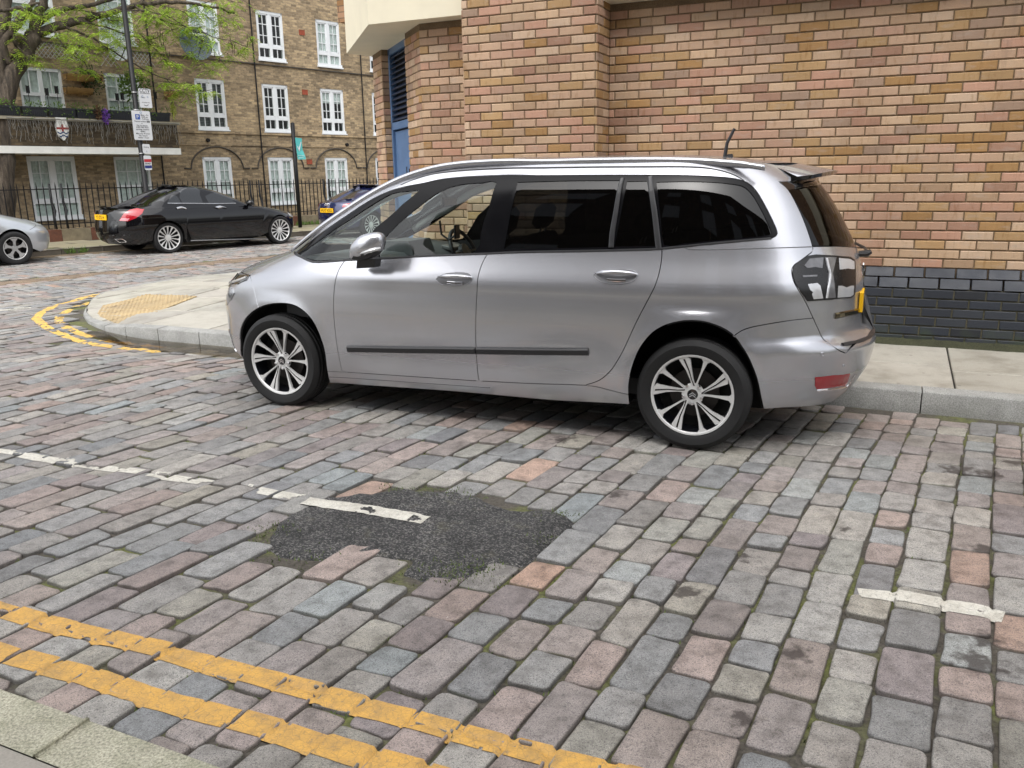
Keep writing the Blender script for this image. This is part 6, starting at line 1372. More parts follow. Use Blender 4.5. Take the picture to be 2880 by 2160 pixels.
# ---- balcony bay on the left
BG = FW+1.0; ba = fz(P1z(25, 640), BG)[0]-1.2; bb_ = fz(P1z(1005, 660), BG)[0]; zc = lambda x, y: fz(P1z(x, y), BG)[1]
BA = None
m = MB(); m.box(fp(ba, FW, 2.22), FX*(fz(P1z(1022, 840), BG)[0]-ba), GX*1.0, ZX*.17); bo = m.build('balcony', plain('white_slab_paint', (.68, .68, .64), .6, 0, .15, 4), FB)
m = MB(); m.box(fp(ba, FW+.01, 2.40), FX*(bb_-ba-.02), GX*.93, ZX*.60); m.build('balcony_front', m_stock('dark_stock_brick', .24), bo)  # same stock brick as the wall, colour multiplied darker all over
MB().box(fp(ba, BG-.12, 3.0), FX*(bb_-ba+.03), GX*.16, ZX*.075).build('coping', plain('pale_coping', srgb(180, 172, 150, .75), .8, 0, .25, 6), bo)
MB().box(fp(bb_-.6, FW, 1.1), FX*.0, GX*0, ZX*0)
# planters on the coping, each its own thing
M_PLANT = plain('planter_plastic', (.014, .016, .02), .45); M_LEAF = None
def m_leaf(name, a, b):
    k = NT(name); oi = k.attr(); k.set(Base_Color=k.mix(1., k.mix(k.noise(k.pos(), 6, 2), (*a, 1), (*b, 1)), oi, 'MULTIPLY'), Roughness=.55); k.b.inputs['Transmission Weight'].default_value = 0
    tr_ = k.n('ShaderNodeBsdfTranslucent'); tr_.inputs[0].default_value = (*b, 1); mx = k.n('ShaderNodeMixShader'); mx.inputs[0].default_value = .3; k.l(k.b.outputs[0], mx.inputs[1]); k.l(tr_.outputs[0], mx.inputs[2]); k.l(mx.outputs[0], k.out.inputs[0]); return k.m
M_LEAF = m_leaf('leaf_green', (.06, .13, .02), (.13, .22, .03)); M_LOC = m_leaf('fresh_leaf', (.25, .40, .04), (.40, .54, .08)); M_PURP = m_leaf('purple_petal', (.18, .06, .42), (.25, .1, .5)); M_STRAW = m_leaf('straw', (.36, .20, .07), (.45, .28, .1)); M_LIME = m_leaf('lime_trailer', (.35, .42, .05), (.5, .55, .1))
def leaf(mb, c, d, up, L, w):
    """one pointed leaf (two folded halves)"""
    d = d/(np.linalg.norm(d)+1e-9); s_ = np.cross(d, up); s_ = s_/(np.linalg.norm(s_)+1e-9); n = np.cross(s_, d)
    mb.add([c, c+d*L*.45+s_*w/2+n*w*.12, c+d*L, c+d*L*.45-s_*w/2+n*w*.12], [(0, 1, 2), (0, 2, 3)])
rnd = np.random.RandomState(5)
def rv(): v = rnd.normal(size=3); return v/np.linalg.norm(v)
def bush(mb, c, r, n, L, w, squash=(1, 1, 1)):
    for _ in range(n):
        d = rv()*np.array(squash); p = np.asarray(c)+d*r*rnd.uniform(.25, 1); k = rnd.uniform(.55, 1.25); mb.col = (k, k, k, 1); leaf(mb, p, d+rv()*.7+ZX*.2, rv(), L*rnd.uniform(.6, 1.2), w)
pf = [fz(P1z(x, 560), BG)[0] for x in (-60, 105, 255, 415, 560, 750, 948)]
lab = ['planter box at the left end of the balcony with a low green plant', 'planter box of dark trailing leaves under the wide balcony window', 'planter box of bright green shoots right of the small white bottle', 'planter box of yellow-green trailing plants on the balcony coping', 'planter box holding the purple flowers on the balcony coping', 'planter box behind the sign post at the right end of the balcony']
for i in range(6):
    a, b = pf[i]+.015, pf[i+1]-.015; t = root('planter_box', fp((a+b)/2, BG-.03, 3.078), 'black ribbed '+lab[i], 'planter', 'planter boxes along the balcony'); m = MB()
    A = lambda f, g, z: fp(f, BG-.03+g, 3.078+z)
    for g, s_ in ((.10, 1), (-.10, -1)): m.add([A(a+.02, g*.8, 0), A(b-.02, g*.8, 0), A(b, g, .22), A(a, g, .22)], [(0, 1, 2, 3)])
    m.add([A(a+.02, -.08, 0), A(a+.02, .08, 0), A(a, .1, .22), A(a, -.1, .22)], [(0, 1, 2, 3)]); m.add([A(b-.02, -.08, 0), A(b-.02, .08, 0), A(b, .1, .22), A(b, -.1, .22)], [(0, 1, 2, 3)]); m.add([A(a, -.1, .19), A(b, -.1, .19), A(b, .1, .19), A(a, .1, .19)], [(0, 1, 2, 3)])
    m.build('trough', M_PLANT, t); m = MB(); m.box(A(a-.005, .098, .19), FX*(b-a+.01), GX*.015, ZX*.035); m.build('rim', M_PLANT, t)
    x = a+.04; m = MB()
    while x < b-.03: m.box(A(x, .085, .02), FX*.012, GX*.012, ZX*.17); x += .045
    m.build('rib', M_PLANT, t); m = MB()
    for _ in range(7): bush(m, A(rnd.uniform(a, b), rnd.uniform(-.05, .1), .25), .11, 14, .07, .03)
    for _ in range(4): bush(m, A(rnd.uniform(a, b), .12, rnd.uniform(.02, .18)), .07, 9, .06, .025, (.6, .5, 1.4))
    m.build('foliage', M_LEAF, t)
def plant_at(name, label, px, g, r, n, L, w, mat, sq, cat, stem=True):
    f, z = fz(px, g); t = root(name, fp(f, g, z-r*sq[2]), label, cat); m = MB(); bush(m, fp(f, g, z), r, n, L, w, sq); m.build('foliage' if mat not in (M_PURP,) else 'flowers', mat, t)
    s2 = MB()
    for _ in range(6): d = rv()*np.array(sq); s2.tube([fp(f, g, z+r*sq[2]*.8), fp(f, g, z)+d*r*.8], .006, 4)
    s2.build('stem', plain('green_stem', (.08, .09, .03), .7), t); return t
plant_at('trailing_flowers', 'purple flowers spilling over the balcony front beside the shield', P1z(597, 660), BG+.1, .17, 240, .05, .035, M_PURP, (.55, .4, 1.15), 'flowers'); plant_at('trailing_plant', 'dry brown trailing plant hanging left of the purple flowers', P1z(555, 640), BG+.1, .17, 160, .06, .03, m_leaf('brown_leaf', (.10, .05, .03), (.14, .07, .03)), (.5, .4, 1.2), 'plant'); plant_at('trailing_plant', 'lime-yellow plant trailing from the right end of the balcony', P1z(978, 620), BG+.08, .20, 220, .07, .02, M_LIME, (.42, .3, 1.25), 'plant'); plant_at('leafy_shrub', 'leafy green shrub growing behind the balcony planter by the post', P1z(725, 490), BG-.15, .34, 260, .10, .05, M_LEAF, (.7, .5, 1.1), 'shrub'); plant_at('leafy_shrub', 'green shrub right of the CCTV sign on the balcony', P1z(800, 470), BG-.2, .28, 160, .10, .05, M_LEAF, (.8, .5, 1.), 'shrub')
plant_at('trailing_plant', 'dark climbing plant on the wall between the balcony windows', P1z(500, 455), FW+.15, .42, 420, .08, .04, m_leaf('dark_leaf', (.03, .055, .015), (.06, .08, .02)), (1.0, .25, .9), 'plant')
for x, y, w, lb in ((470, 415, 200, 'long straw hanging trough on the wall between the balcony windows'), (445, 492, 150, 'lower straw hanging trough half hidden by dark leaves'), (972, 515, 60, 'straw hanging basket on the wall at the right of the balcony')):
    f0, z = fz(P1z(x-w/2, y), FW+.2); f1, _ = fz(P1z(x+w/2, y), FW+.2); t = root('hanging_basket', fp((f0+f1)/2, FW+.2, z-.1), lb, 'basket'); m = MB(); N = 14; vs = []
    for i in range(N+1):
        a = math.pi*i/N
        for f in np.linspace(f0, f1, 6): vs.append(fp(f, FW+.16+.13*math.cos(a), z-.16*math.sin(a)))
    m.add(vs, [(i*6+j, i*6+j+1, (i+1)*6+j+1, (i+1)*6+j) for i in range(N) for j in range(5)]); m.col = (.8, .8, .8, 1); m.c = [m.col]*len(m.f); m.build('liner', M_STRAW, t); m = MB()
    for _ in range(120): c = fp(rnd.uniform(f0, f1), FW+.16+rnd.uniform(-.12, .15), z+rnd.uniform(-.16, .03)); k_ = rnd.uniform(.6, 1.2); m.col = (k_, k_, k_, 1); leaf(m, c, rv()-ZX*.6, rv(), .09, .012)
    m.build('straw', M_STRAW, t, kind='stuff'); m = MB()
    for f in np.linspace(f0, f1, 5): m.tube([fp(f, FW+.02, z+.02), fp(f, FW+.30, z+.01), fp(f, FW+.24, z-.12), fp(f, FW+.02, z-.16)], .007, 4)
    m.build('bracket', M_IRON, t)
# solar stake lamps standing in the planters
for i, (x, y, lb) in enumerate(((157, 505, 'tall loop-topped'), (265, 520, 'square-headed'), (320, 508, 'wide dark'), (663, 548, 'square-headed'), (692, 545, 'narrow square'), (878, 540, 'loop-topped'), (840, 550, 'plain flat'))):
    f, z = fz(P1z(x, y), BG-.02); t = root('stake_lamp', fp(f, BG-.02, 3.2), 'small black '+lb+' stake lamp in the balcony planters, '+['far left', 'left of the wide window mullion', 'by the window mullion', 'left of the sign post', 'next to the sign post', 'right of the CCTV sign', 'second right of the sign post'][i], 'lamp', 'stake lamps in the balcony planters'); MB().bbox(fp(f-.03, BG-.05, z-.08), FX*.06, GX*.05, ZX*.16, .01).build('lamp_head', M_IRON, t); MB().tube([fp(f, BG-.02, 3.2), fp(f, BG-.02, z-.08)], .008, 5).build('stake', M_IRON, t)
# string of icicle lights under the coping
il = MB(); f = fz(P1z(28, 620), BG+.05)[0]; fe = fz(P1z(1003, 640), BG+.05)[0]; M_WIRE = plain('pale_wire', srgb(150, 148, 142, .8), .6)
t = root('icicle_lights', fp((f+fe)/2, BG+.05, 3.0), 'tangled pale string of icicle lights hanging from the balcony coping', 'string lights'); N = 90
il.tube([fp(f+(fe-f)*i/N, BG+.06+.01*nz(i*.7, 0), 3.03+.02*nz(i*.4, 3)) for i in range(N+1)], .012, 4); il.build('main_wire', M_WIRE, t)
il = MB(); n_il = 130
for i in range(n_il):
    x = f+(fe-f)*(i+.5+rnd.uniform(-.3, .3))/n_il; L = rnd.uniform(.12, .55); k_ = int(L/.06)+2; p = fp(x, BG+.06, 3.0); P = [p]
    for q in range(k_): p = p+np.array([0, 0, -L/k_])+FX*rnd.uniform(-.025, .025); P.append(p)
    il.tube(P, .0038, 3, False)
il.build('icicle', M_WIRE, t, kind='stuff')
# heraldic shield on the balcony front
sf, sz = fz(P1z(350, 735), BG); t = root('wall_shield', fp(sf, BG-.04, sz-.4), 'painted shield with red cross over blue and white waves on the balcony', 'shield')
out = [(-.22, .50), (-.11, .55), (0, .50), (.11, .55), (.22, .50), (.20, .28), (.24, .22), (.24, -.05), (.17, -.25), (0, -.42), (-.17, -.25), (-.24, -.05), (-.24, .22), (-.20, .28)]; sc_ = .60
T = lambda x, z, d=0: fp(sf+x*sc_, BG-.01+d, sz+z*sc_)
MB().prism([T(x, z) for x, z in out], GX*.06).build('plaque', plain('shield_white', (.66, .66, .62), .6, 0, .15, 9), t)
m = MB(); m.prism([T(x, z, .0605) for x, z in ((-.235, .10), (.235, .10), (.235, .02), (-.235, .02))], GX*.004); m.prism([T(x, z, .0605) for x, z in ((-.04, .22), (.04, .22), (.04, .10), (-.04, .10))], GX*.004); m.prism([T(x, z, .0605) for x, z in ((-.04, .02), (.04, .02), (.04, -.06), (-.04, -.06))], GX*.004); m.build('red_cross', plain('shield_red', srgb(150, 40, 32, .8), .6), t)
for k_ in range(2):
    m = MB(); zc_ = -.12-.12*k_; wd = .22-.06*k_; xs = np.linspace(-wd, wd, 17); U_ = [(x, zc_+.03*math.cos(x*28)+.028) for x in xs]; Lw = [(x, zc_+.03*math.cos(x*28)-.028) for x in xs]
    for i in range(16): m.prism([T(*U_[i], .0605), T(*U_[i+1], .0605), T(*Lw[i+1], .0605), T(*Lw[i], .0605)], GX*.004)
    m.build('blue_wave', plain('shield_blue', srgb(40, 66, 110, .8), .6), t)
# trellis, dishes
for k_, (x0, x1, y0, y1, lb) in enumerate(((150, 440, 225, 350, 'left'), (560, 640, 290, 350, 'middle'), (720, 830, 285, 360, 'right'))):
    fa, za = fz(P1z(x0, y0), FW+.05); fb_, _ = fz(P1z(x1, y0), FW+.05); _, zb = fz(P1z(x0, y1), FW+.05); za = 4.93 if k_ == 0 else za; zb = za-.36
    t = root('wall_trellis', fp((fa+fb_)/2, FW+.04, zb), 'white crossed wire trellis on the brick wall, '+lb+' of three above the balcony', 'trellis', 'wall trellises'); n_ = max(3, int((fb_-fa)/.10))
    for i in range(n_):
        x = fa+(fb_-fa)*i/n_; dx = .30
        for s_ in (1, -1): MB().box(fp(x, FW+.03+(.008 if s_ > 0 else 0), zb if s_ > 0 else za), FX*dx+ZX*(za-zb)*s_, FX*.016, GX*.006).build('lath', plain('trellis_white', (.45, .45, .43), .6), t)
def dish(px, r, lab_, txt=None, g=FW+.45, col=(.10, .12, .14)):
    f, z = fz(px, g); C = fp(f, g, z); ax_ = GX*.95-FX*.10+ZX*.25; ax_ /= np.linalg.norm(ax_); t = root('satellite_dish', fp(f, FW, z-.3), lab_, 'satellite dish'); m = MB(); pr = [(r*k_/8, -.0+.22*r*(k_/8)**2) for k_ in range(9)]
    m.lathe(pr, ax_, C-ax_*.1, 28); m.lathe([(r, .22*r), (r+.008, .22*r+.004), (r, .22*r-.012)]+[(r*k_/8, -.012+.22*r*(k_/8)**2) for k_ in (7, 5, 3, 0)], ax_, C-ax_*.1, 28); m.build('reflector', plain('dish_'+lab_[:4], col, .5), t, smooth=True); m = MB(); m.tube([C-ax_*.1, C-ax_*.3, fp(f, FW, z-.15)], .02, 6); m.tube([C-ax_*.02-ZX*r*.95, C+ax_*.45-ZX*.1], .012, 6); m.build('arm', M_IRON, t); MB().lathe([(.03, 0), (.035, .06), (0, .07)], -ax_, C+ax_*.47-ZX*.1, 10).build('receiver', M_IRON, t)
    if txt:
        ex = np.cross(ZX, ax_); ex /= np.linalg.norm(ex); ey = np.cross(ax_, ex); m = MB(); text_mesh(m, txt, C+ey*.22+ax_*.04+ex*.04, ex, ey, .075, width=.62); o_ = m.build('lettering', plain('dish_print', (.6, .62, .64), .5), t); m = MB(); m.lathe([(.05, 0), (.035, .002), (.03, .0)], ax_, C+ey*.25-ex*.36+ax_*.075, 14); m.build('green_emblem', plain('emblem_green', (.1, .4, .2), .5), t)
dish(P1z(1108, 245), .46, 'large dark satellite dish with white lettering among the branches', 'Technomate', col=(.055, .075, .095)); dish(P1z(675, 285), .25, 'pale oval satellite dish on the wall beside the black post', None, FW+.4, (.42, .45, .47))
# ================================================================ railings on their low wall
RA = root('iron_railings', fp(13, FR, .1), 'black iron railings with pointed bars on a low wall in front of the flats', 'railings')
f = 5.2; F1 = 24.2; k_ = 0
while f < F1:
    nm_ = ((int(f*1.3) % 3) == 0); m = MB(); m.box(fp(f, FR-.14, .0), FX*.70, GX*.28, ZX*.40); m.build('plinth_block', plain('plinth_stone', srgb(140, 128, 104, .75), .85, 0, .35, 8, .3) if k_ % 2 else plain('plinth_brick', srgb(112, 70, 52, .75), .85, 0, .4, 12, .3), RA); f += .705; k_ += 1
for z, r in ((.52, .014), (1.36, .016)): MB().box(fp(5.2, FR-.011, z), FX*(F1-5.2), GX*.022, ZX*.024).build('rail', M_IRON, RA)
me = MB(); me.box(np.array([-.0105, -.0105, 0]), (.021, 0, 0), (0, .021, 0), (0, 0, 1.02)); me.add([(-.0105, -.0105, 1.02), (.0105, -.0105, 1.02), (.0105, .0105, 1.02), (-.0105, .0105, 1.02), (0, 0, 1.13)], [(0, 1, 4), (1, 2, 4), (2, 3, 4), (3, 0, 4)]); b_ = me.build('bar', M_IRON, RA, local=True); bm0 = b_.data
f = 5.3; first = True; RL = np.asarray(RA.location)
while f < F1:
    o = b_ if first else link('bar', bm0, RA); first = False; o.location = Vector(fp(f+rnd.uniform(-.006, .006), FR, .42)-RL); o.rotation_euler = (0, 0, TF); f += .145
for ff in (fz(P0(560, 600), FR)[0], fz(P0(690, 600), FR)[0], fz(P3(560, 1450), FR)[0], fz(P3(630, 1450), FR)[0], fz(P3(1130, 1450), FR)[0], fz(P3(1175, 1450), FR)[0]):
    MB().tube([fp(ff, FR+.02, 1.5), fp(ff, FR+.02, 1.05), fp(ff+.03, FR+.06, .85), fp(ff-.05, FR+.18, .7), fp(ff-.02, FR+.16, .42)], [.022, .03, .034, .026, .02], 6).build('stay', M_IRON, RA, smooth=True)
# weeds at the foot
for i, (x, y, lb) in enumerate((((590), 660, 'small green weed at the kerb between the parked cars'),)):
    pass
wd_ = [((215, 712), FK-.0, 'tuft of weeds at the far kerb between the pale hatchback and the saloon'), ((885, 590), FR+.2, 'tuft of grass under the railings beside the navy coupe'), ((845, 612), FR+.2, 'clump of weeds at the foot of the tall post')]
for px, g, lb in wd_:
    f, z = fz(px, g); z = .0 if g > -20 else .12; t = root('weed_tuft', fp(f, g+.05, z), lb, 'weed'); m = MB()
    for _ in range(70): k_ = rnd.uniform(.6, 1.2); m.col = (k_, k_, k_, 1); b0 = fp(f+rnd.uniform(-.25, .25), g+.05+rnd.uniform(-.08, .08), z); leaf(m, b0, ZX+rv()*.6, rv(), rnd.uniform(.08, .2), .02)
    m.build('blades', M_LEAF, t)
# ================================================================ posts and signs
def sign_plate(t, f0, f1, z0, z1, g, mat, name='sign_plate', r=.03):
    m = MB(); pts = []
    for cx, cz, a0 in ((f1-r, z1-r, 0), (f0+r, z1-r, 90), (f0+r, z0+r, 180), (f1-r, z0+r, 270)):
        for k_ in range(4): a = math.radians(a0+30*k_); pts.append(fp(cx+r*math.cos(a), g, cz+r*math.sin(a)))
    m.prism(pts, GX*.006); return m.build(name, mat, t)
M_SIGNW = plain('sign_white', (.60, .61, .62), .5, 0, .05, 5)
PG = -21.0; pf_, _ = fz((290*1.302, 200*1.302), PG); LP = root('lamp_post', fp(pf_, PG, .12), 'tall black lamp post carrying parking signs behind the black saloon', 'lamp post')
MB().tube([fp(pf_, PG, .1), fp(pf_, PG, 1.3), fp(pf_, PG, 1.32), fp(pf_, PG, 7.5)], [.085, .085, .066, .055], 14).build('pole', M_IRON, LP, smooth=True)
for z in (3.24, 3.65, 2.2): MB().lathe([(.075, -.012), (.078, 0), (.075, .012)], ZX, fp(pf_, PG, z), 14).build('clamp', M_STEEL, LP)
def words(t, lines, fc, g, mat=M_INK):
    m = MB()
    for txt, dx, z, h, w in lines: text_mesh(m, txt, fp(fc+dx, g+.0075, z), FX, ZX, h, width=w)
    return m.build('lettering', mat, t)
f0, z1 = fz((363, 311), PG); f1, z0 = fz((425, 395), PG); fc = (f0+f1)/2; g = PG+.095
f0, f1 = fc-.235, fc+.235
PS = root('parking_sign', fp(fc, g, z0), 'white parking sign with blue P square and permit times on the black lamp post', 'sign'); sign_plate(PS, f0, f1, z0, z1, g, M_SIGNW); hh = z1-z0; Zt = lambda k_: z0+hh*k_
sq = MB(); sq.prism([fp(fc-.15+a, g+.0065, Zt(.70)+b) for a, b in ((0, 0), (.12, 0), (.12, .125), (0, .125))], GX*.001); sq.build('blue_square', plain('parking_blue', srgb(40, 82, 160, .85), .5), PS)
m = MB(); text_mesh(m, 'P', fp(fc-.09, g+.0085, Zt(.70)+.02), FX, ZX, .085, width=.09); m.build('letter_p', M_SIGNW, PS)
words(PS, [('Mon - Fri', .09, Zt(.83), .036, .20), ('8.30 am', .09, Zt(.765), .036, .18), ('- 5.30 pm', .09, Zt(.70), .036, .20), ('Permit holders', -.03, Zt(.615), .036, .30), ('or', 0, Zt(.55), .03, .1), ('Pay by phone', 0, Zt(.475), .036, .30), ('0203 046 0010', 0, Zt(.41), .036, .34), ('quoting location', 0, Zt(.345), .036, .34), ('80481', 0, Zt(.27), .036, .15), ('Max stay 4 hours', 0, Zt(.20), .036, .36), ('No return', 0, Zt(.13), .036, .22), ('within 1 hour', 0, Zt(.06), .036, .28)], fc, g)
m = MB(); m.prism([fp(fc+.135+a, g+.0065, Zt(.60)+b) for a, b in ((0, 0), (.07, 0), (.07, .05), (0, .05))], GX*.001); m.build('permit_box', M_INK, PS); m = MB(); text_mesh(m, 'CA', fp(fc+.17, g+.0085, Zt(.61)), FX, ZX, .03, width=.055); m.build('permit_code', M_SIGNW, PS)
MB().lathe([(.028, 0), (.018, .001)], GX, fp(fc, g+.0065, Zt(.935)), 12).build('emblem', plain('council_blue', srgb(90, 130, 170, .8), .5), PS)
f0, z1 = fz(P1z(770, 500), PG); f1, z0 = fz(P1z(832, 612), PG); f1 = f0+.31; fc = (f0+f1)/2
CS = root('cctv_sign', fp(fc, g, z0), 'white CCTV notice fixed above the parking sign on the lamp post', 'sign'); sign_plate(CS, f0, f1, z0, z1, g, M_SIGNW); hh = z1-z0
words(CS, [('CCTV', 0, z0+hh*.80, .085, .26), ('IN OPERATION', 0, z0+hh*.72, .03, .24), ('Council', -.06, z0+hh*.50, .03, .1), ('For further info', 0, z0+hh*.25, .025, .2)], fc, g)
m = MB(); m.tube([fp(fc-.05, g+.007, z0+hh*.15), fp(fc, g+.007, z0+hh*.10), fp(fc+.06, g+.007, z0+hh*.17)], .006, 4); m.build('swoosh', M_INK, CS); m = MB(); m.lathe([(.025, 0), (.015, .001)], GX, fp(fc-.07, g+.0065, z0+hh*.58), 10); m.lathe([(.02, 0), (.012, .001)], GX, fp(fc+.06, g+.0065, z0+hh*.56), 10); m.build('emblem', MATS['council_blue'], CS)
for nm, a, b, lb, bands in (('bus_notice', (793, 815), (830, 868), 'small white notice just under the white balcony slab line on the lamp post', ()), ('pay_notice', (800, 880), (840, 962), 'small notice with red and blue bands low on the lamp post', ((.55, .75, srgb(190, 40, 50, .85)), (.12, .32, srgb(36, 50, 120, .85))))):
    f0, z1 = fz(P1z(*a), PG); f1, z0 = fz(P1z(*b), PG); f1 = f0+.19; t = root(nm, fp((f0+f1)/2, g, z0), lb, 'sign'); sign_plate(t, f0, f1, z0, z1, g, M_SIGNW); hh = z1-z0
    for i, (y0, y1, c) in enumerate(bands): m = MB(); m.prism([fp(f0+.004, g+.0065, z0+hh*y0), fp(f1-.004, g+.0065, z0+hh*y0), fp(f1-.004, g+.0065, z0+hh*y1), fp(f0+.004, g+.0065, z0+hh*y1)], GX*.001); m.build('colour_band', plain(nm+str(i), c, .5), t)
    words(t, [('80481', 0, z0+hh*.38, .045, .15)] if bands else [('Parking', 0, z0+hh*.6, .03, .14), ('1', 0, z0+hh*.12, .04, .1)], (f0+f1)/2, g)
pf2, _ = fz((834, 500), PG); P2_ = root('sign_post', fp(pf2, PG, .12), 'plain black post with a teal tick sign in front of the railings', 'post'); MB().tube([fp(pf2, PG, .1), fp(pf2, PG, 3.08)], .058, 14).build('pole', M_IRON, P2_, smooth=True); MB().lathe([(.058, 0), (.04, .02), (0, .03)], ZX, fp(pf2, PG, 3.08), 14).build('cap', M_IRON, P2_)
f0, z1 = fz(P3(900, 1070), PG); f1, z0 = fz(P3(975, 1240), PG); T2 = root('tick_sign', fp(f0+.15, PG+.07, z0), 'bent teal sign with a white tick on the plain black post', 'sign'); g2_ = PG+.075
k_ = f1-f0; hh = z1-z0; shp = [(0, 1), (.80, .97), (.80, .45), (1.0, .12), (1.0, 0), (.12, .0), (.05, .45)]
Q = lambda x, y, d=0.: fp(f0+x*k_, g2_+d+(.05*(1-y)*x if y < .4 else 0), z0+y*hh)
MB().prism([Q(*q) for q in shp], GX*.006).build('sign_plate', plain('sign_teal', srgb(95, 200, 196, .8), .5, 0, .06, 5), T2)
m = MB(); m.prism([Q(x, y, .0075) for x, y in ((.16, .58), (.24, .62), (.34, .50), (.66, .82), (.72, .80), (.36, .36))], GX*.001); m.prism([Q(x, y, .0105) for x, y in ((.14, .17), (.96, .15), (.96, .165), (.14, .19))], GX*.001); text_mesh(m, 'permitted', Q(.55, .06, .014), FX, ZX, .035, width=.24); m.build('white_tick', M_SIGNW, T2)
# ================================================================ the tree behind the railings
def m_bark():
    k = NT('bark'); p = k.pos(); b = k.noise(k.map(p, (14, 14, 2.2)), 1, 5, .65); d = k.noise(p, 40, 4)
    k.set(Base_Color=k.mix(.6, k.ramp(b, [(.3, (.022, .018, .014)), (.5, (.065, .050, .036)), (.7, (.125, .10, .075))]), k.ramp(d, [(.3, (.6,)*3), (.7, (1.3,)*3)]), 'MULTIPLY'), Roughness=.95); k.bump(b, .9, .03); return k.m
M_BARK = m_bark(); TG = -22.55
tb, _ = fz((8, 640), TG); TR = root('street_tree', fp(tb, TG, .1), 'tree with rough brown trunk and bright green feathery leaves behind the railings at left', 'tree')
def limb(pts, g0, g1, r0, r1, wob=.02, sub=4):
    """branch traced as a curve, swinging from depth g0 to g1"""
    q = crv([np.array(p, float) for p in pts], sub); n = len(q); out = []
    for i, p in enumerate(q):
        t = i/(n-1); g = g0+(g1-g0)*t; f, z = fz(p, g); out.append(fp(f, g, z)+rnd.normal(size=3)*wob*(.3+t))
    return out, [r0+(r1-r0)*(i/(n-1))**.8 for i in range(n)]
wood = MB(); LIMBS = []
def grow(mb, pts, g0, g1, r0, r1, n=8, keep=True):
    P, R = limb(pts, g0, g1, r0, r1); mb.tube(P, R, n)
    if keep: LIMBS.append((P, R))
    return P
tk = MB(); grow(tk, [(4, 690), (6, 640), (8, 520), (9, 430), (6, 345), (14, 265), (36, 205), (68, 152), (96, 100)], TG, TG, .30, .17, 12, False); grow(tk, [(10, 330), (4, 250), (-4, 180), (0, 110), (12, 60), (18, 0), (10, -120)], TG, TG-.3, .22, .10, 10, False); grow(tk, [(24, 180), (10, 130), (30, 90), (75, 40), (95, 0)], TG, TG+.2, .10, .06, 8, False)
tko = tk.build('trunk', M_BARK, TR, smooth=True)
L0 = [([(95, 102), (103, 50), (126, 0), (150, -90), (180, -220)], TG, TG+.5, .14, .06), ([(92, 98), (160, 74), (230, 58), (300, 38), (380, 17), (425, 6), (500, 8), (570, 14), (660, 34)], TG, TG+.9, .12, .025), ([(100, 72), (150, 36), (210, 22), (290, 8), (370, -20), (450, -40)], TG, TG+.3, .08, .03), ([(96, 40), (60, 25), (20, 28), (-40, 20)], TG, TG+.2, .07, .03), ([(60, 140), (40, 115), (38, 70), (70, 30), (110, 5)], TG, TG+.4, .06, .03), ([(120, -40), (220, -120), (340, -190), (480, -230)], TG, TG+1.0, .07, .02), ([(10, -60), (-60, -150), (-100, -260)], TG, TG+.6, .09, .03), ([(150, -90), (120, -200), (160, -330)], TG+.4, TG+.9, .06, .02)]
L1 = [([(185, 76), (260, 108), (310, 138), (360, 172), (420, 205), (480, 226), (545, 246)], TG+.2, TG+1.1, .035, .008), ([(228, 60), (290, 74), (350, 96), (415, 110), (470, 92), (520, 72)], TG+.3, TG+.9, .03, .008), ([(150, 82), (163, 106), (185, 135), (228, 172), (262, 205)], TG+.2, TG+.8, .035, .006), ([(380, 18), (440, 52), (520, 76), (600, 102), (690, 128)], TG+.6, TG+1.2, .03, .007), ([(300, 40), (350, 30), (420, 34), (480, 50), (540, 90), (580, 130)], TG+.5, TG+1.3, .028, .007), ([(425, 6), (500, 30), (560, 40), (620, 64)], TG+.6, TG+.8, .02, .006), ([(210, 24), (280, 40), (330, 60), (380, 66)], TG+.2, TG+.9, .024, .006), ([(470, 225), (500, 250), (520, 262)], TG+.9, TG+1.0, .010, .004), ([(560, 14), (610, 0), (680, 6)], TG+.8, TG+1.0, .014, .005), ([(400, 100), (440, 140), (470, 175), (500, 190)], TG+.7, TG+1.1, .014, .005), ([(50, 130), (70, 150), (100, 165)], TG+.1, TG+.6, .02, .006)]
for a in L0: o = MB(); grow(o, *a); o.build('limb', M_BARK, tko, smooth=True)
br = MB()
for a in L1: grow(br, *a, n=5)
lf = MB(); pod = MB(); tw = MB()
def frond(c, d, L, n):
    """feathery compound leaf: pairs of leaflets along a rib"""
    d = d/np.linalg.norm(d); s_ = np.cross(d, ZX+rv()*.2); s_ /= np.linalg.norm(s_)+1e-9; k = rnd.uniform(.6, 1.35); hue = rnd.uniform(.85, 1.2)
    for i in range(n):
        t = (i+1)/n; p = c+d*L*t-ZX*(.10*L*t*t*3)
        lf.col = (k*hue, k, k*.8, 1)
        for q in (1, -1): leaf(lf, p, s_*q+d*.35-ZX*.15, ZX+rv()*.5, .085*(1-.35*t)*rnd.uniform(.8, 1.2), .030)
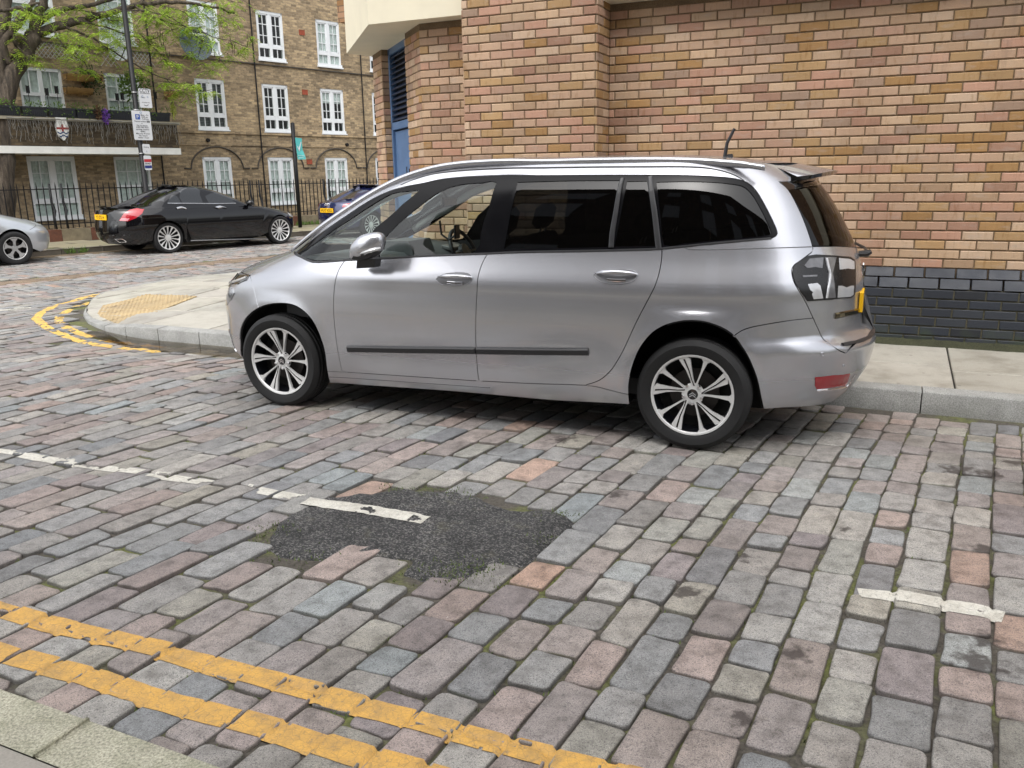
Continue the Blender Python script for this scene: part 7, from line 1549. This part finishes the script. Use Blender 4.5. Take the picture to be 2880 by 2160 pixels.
def spray(P0, n, sp):
    for _ in range(n):
        d = rv()*np.array([1, 1, .45])-ZX*.25; L = rnd.uniform(.15, sp); e = P0+d*L; tw.tube([P0, (P0+e)/2+ZX*.03, e], [.005, .004, .003], 3, False)
        for _2 in range(rnd.randint(2, 5)): frond(P0+d*L*rnd.uniform(.3, 1), rv()*np.array([1, 1, .3])-ZX*.35, rnd.uniform(.16, .30), rnd.randint(5, 8))
for P, R in LIMBS:
    n = len(P)
    for i in range(n):
        if R[i] > .085 or (R[i] > .04 and rnd.rand() < .55): continue
        spray(P[i]+rnd.normal(size=3)*.05, 1 if R[i] > .03 else 2, .45)
for px in [(620, 90), (665, 120), (700, 105), (640, 150), (590, 175), (560, 120), (660, 60), (610, 40), (520, 30), (480, 20), (560, 70), (690, 140), (620, 170), (540, 150), (470, 60), (250, 120), (270, 150), (230, 100), (210, 130), (330, 110), (560, 240), (520, 235), (580, 255), (590, 200), (60, 20), (110, 40), (40, 60), (150, 20), (190, 90), (420, 40), (370, 90), (280, 90), (505, 105), (440, 90)]:
    g = TG+rnd.uniform(.5, 1.3); f, z = fz(px, g); spray(fp(f, g, z), 5, .40)
for px in [(300, -60), (150, -150), (420, -120), (60, -220), (250, -280), (-40, -120), (520, -90), (350, -240), (120, -330)]:
    for _ in range(4): g = TG+rnd.uniform(-.8, 1.5); f, z = fz((px[0]+rnd.uniform(-60, 60), px[1]+rnd.uniform(-50, 50)), g); spray(fp(f, g, z), 3, .6)
for px in [(452, 90), (460, 120), (700, 105), (660, 130), (640, 110), (610, 150), (470, 150), (585, 130)]:
    for _ in range(5):
        g = TG+.9; f, z = fz((px[0]+rnd.uniform(-10, 10), px[1]+rnd.uniform(-12, 12)), g); c = fp(f, g, z); pod.tube([c, c-ZX*.09+FX*rnd.uniform(-.02, .02), c-ZX*rnd.uniform(.14, .2)], [.004, .012, .003], 4)
br.build('branches', M_BARK, tko, smooth=True); tw.build('twigs', M_BARK, tko, kind='stuff'); lf.build('crown', M_LOC, TR); pod.build('seed_pods', plain('pod_brown', (.06, .04, .03), .8), TR, kind='stuff')
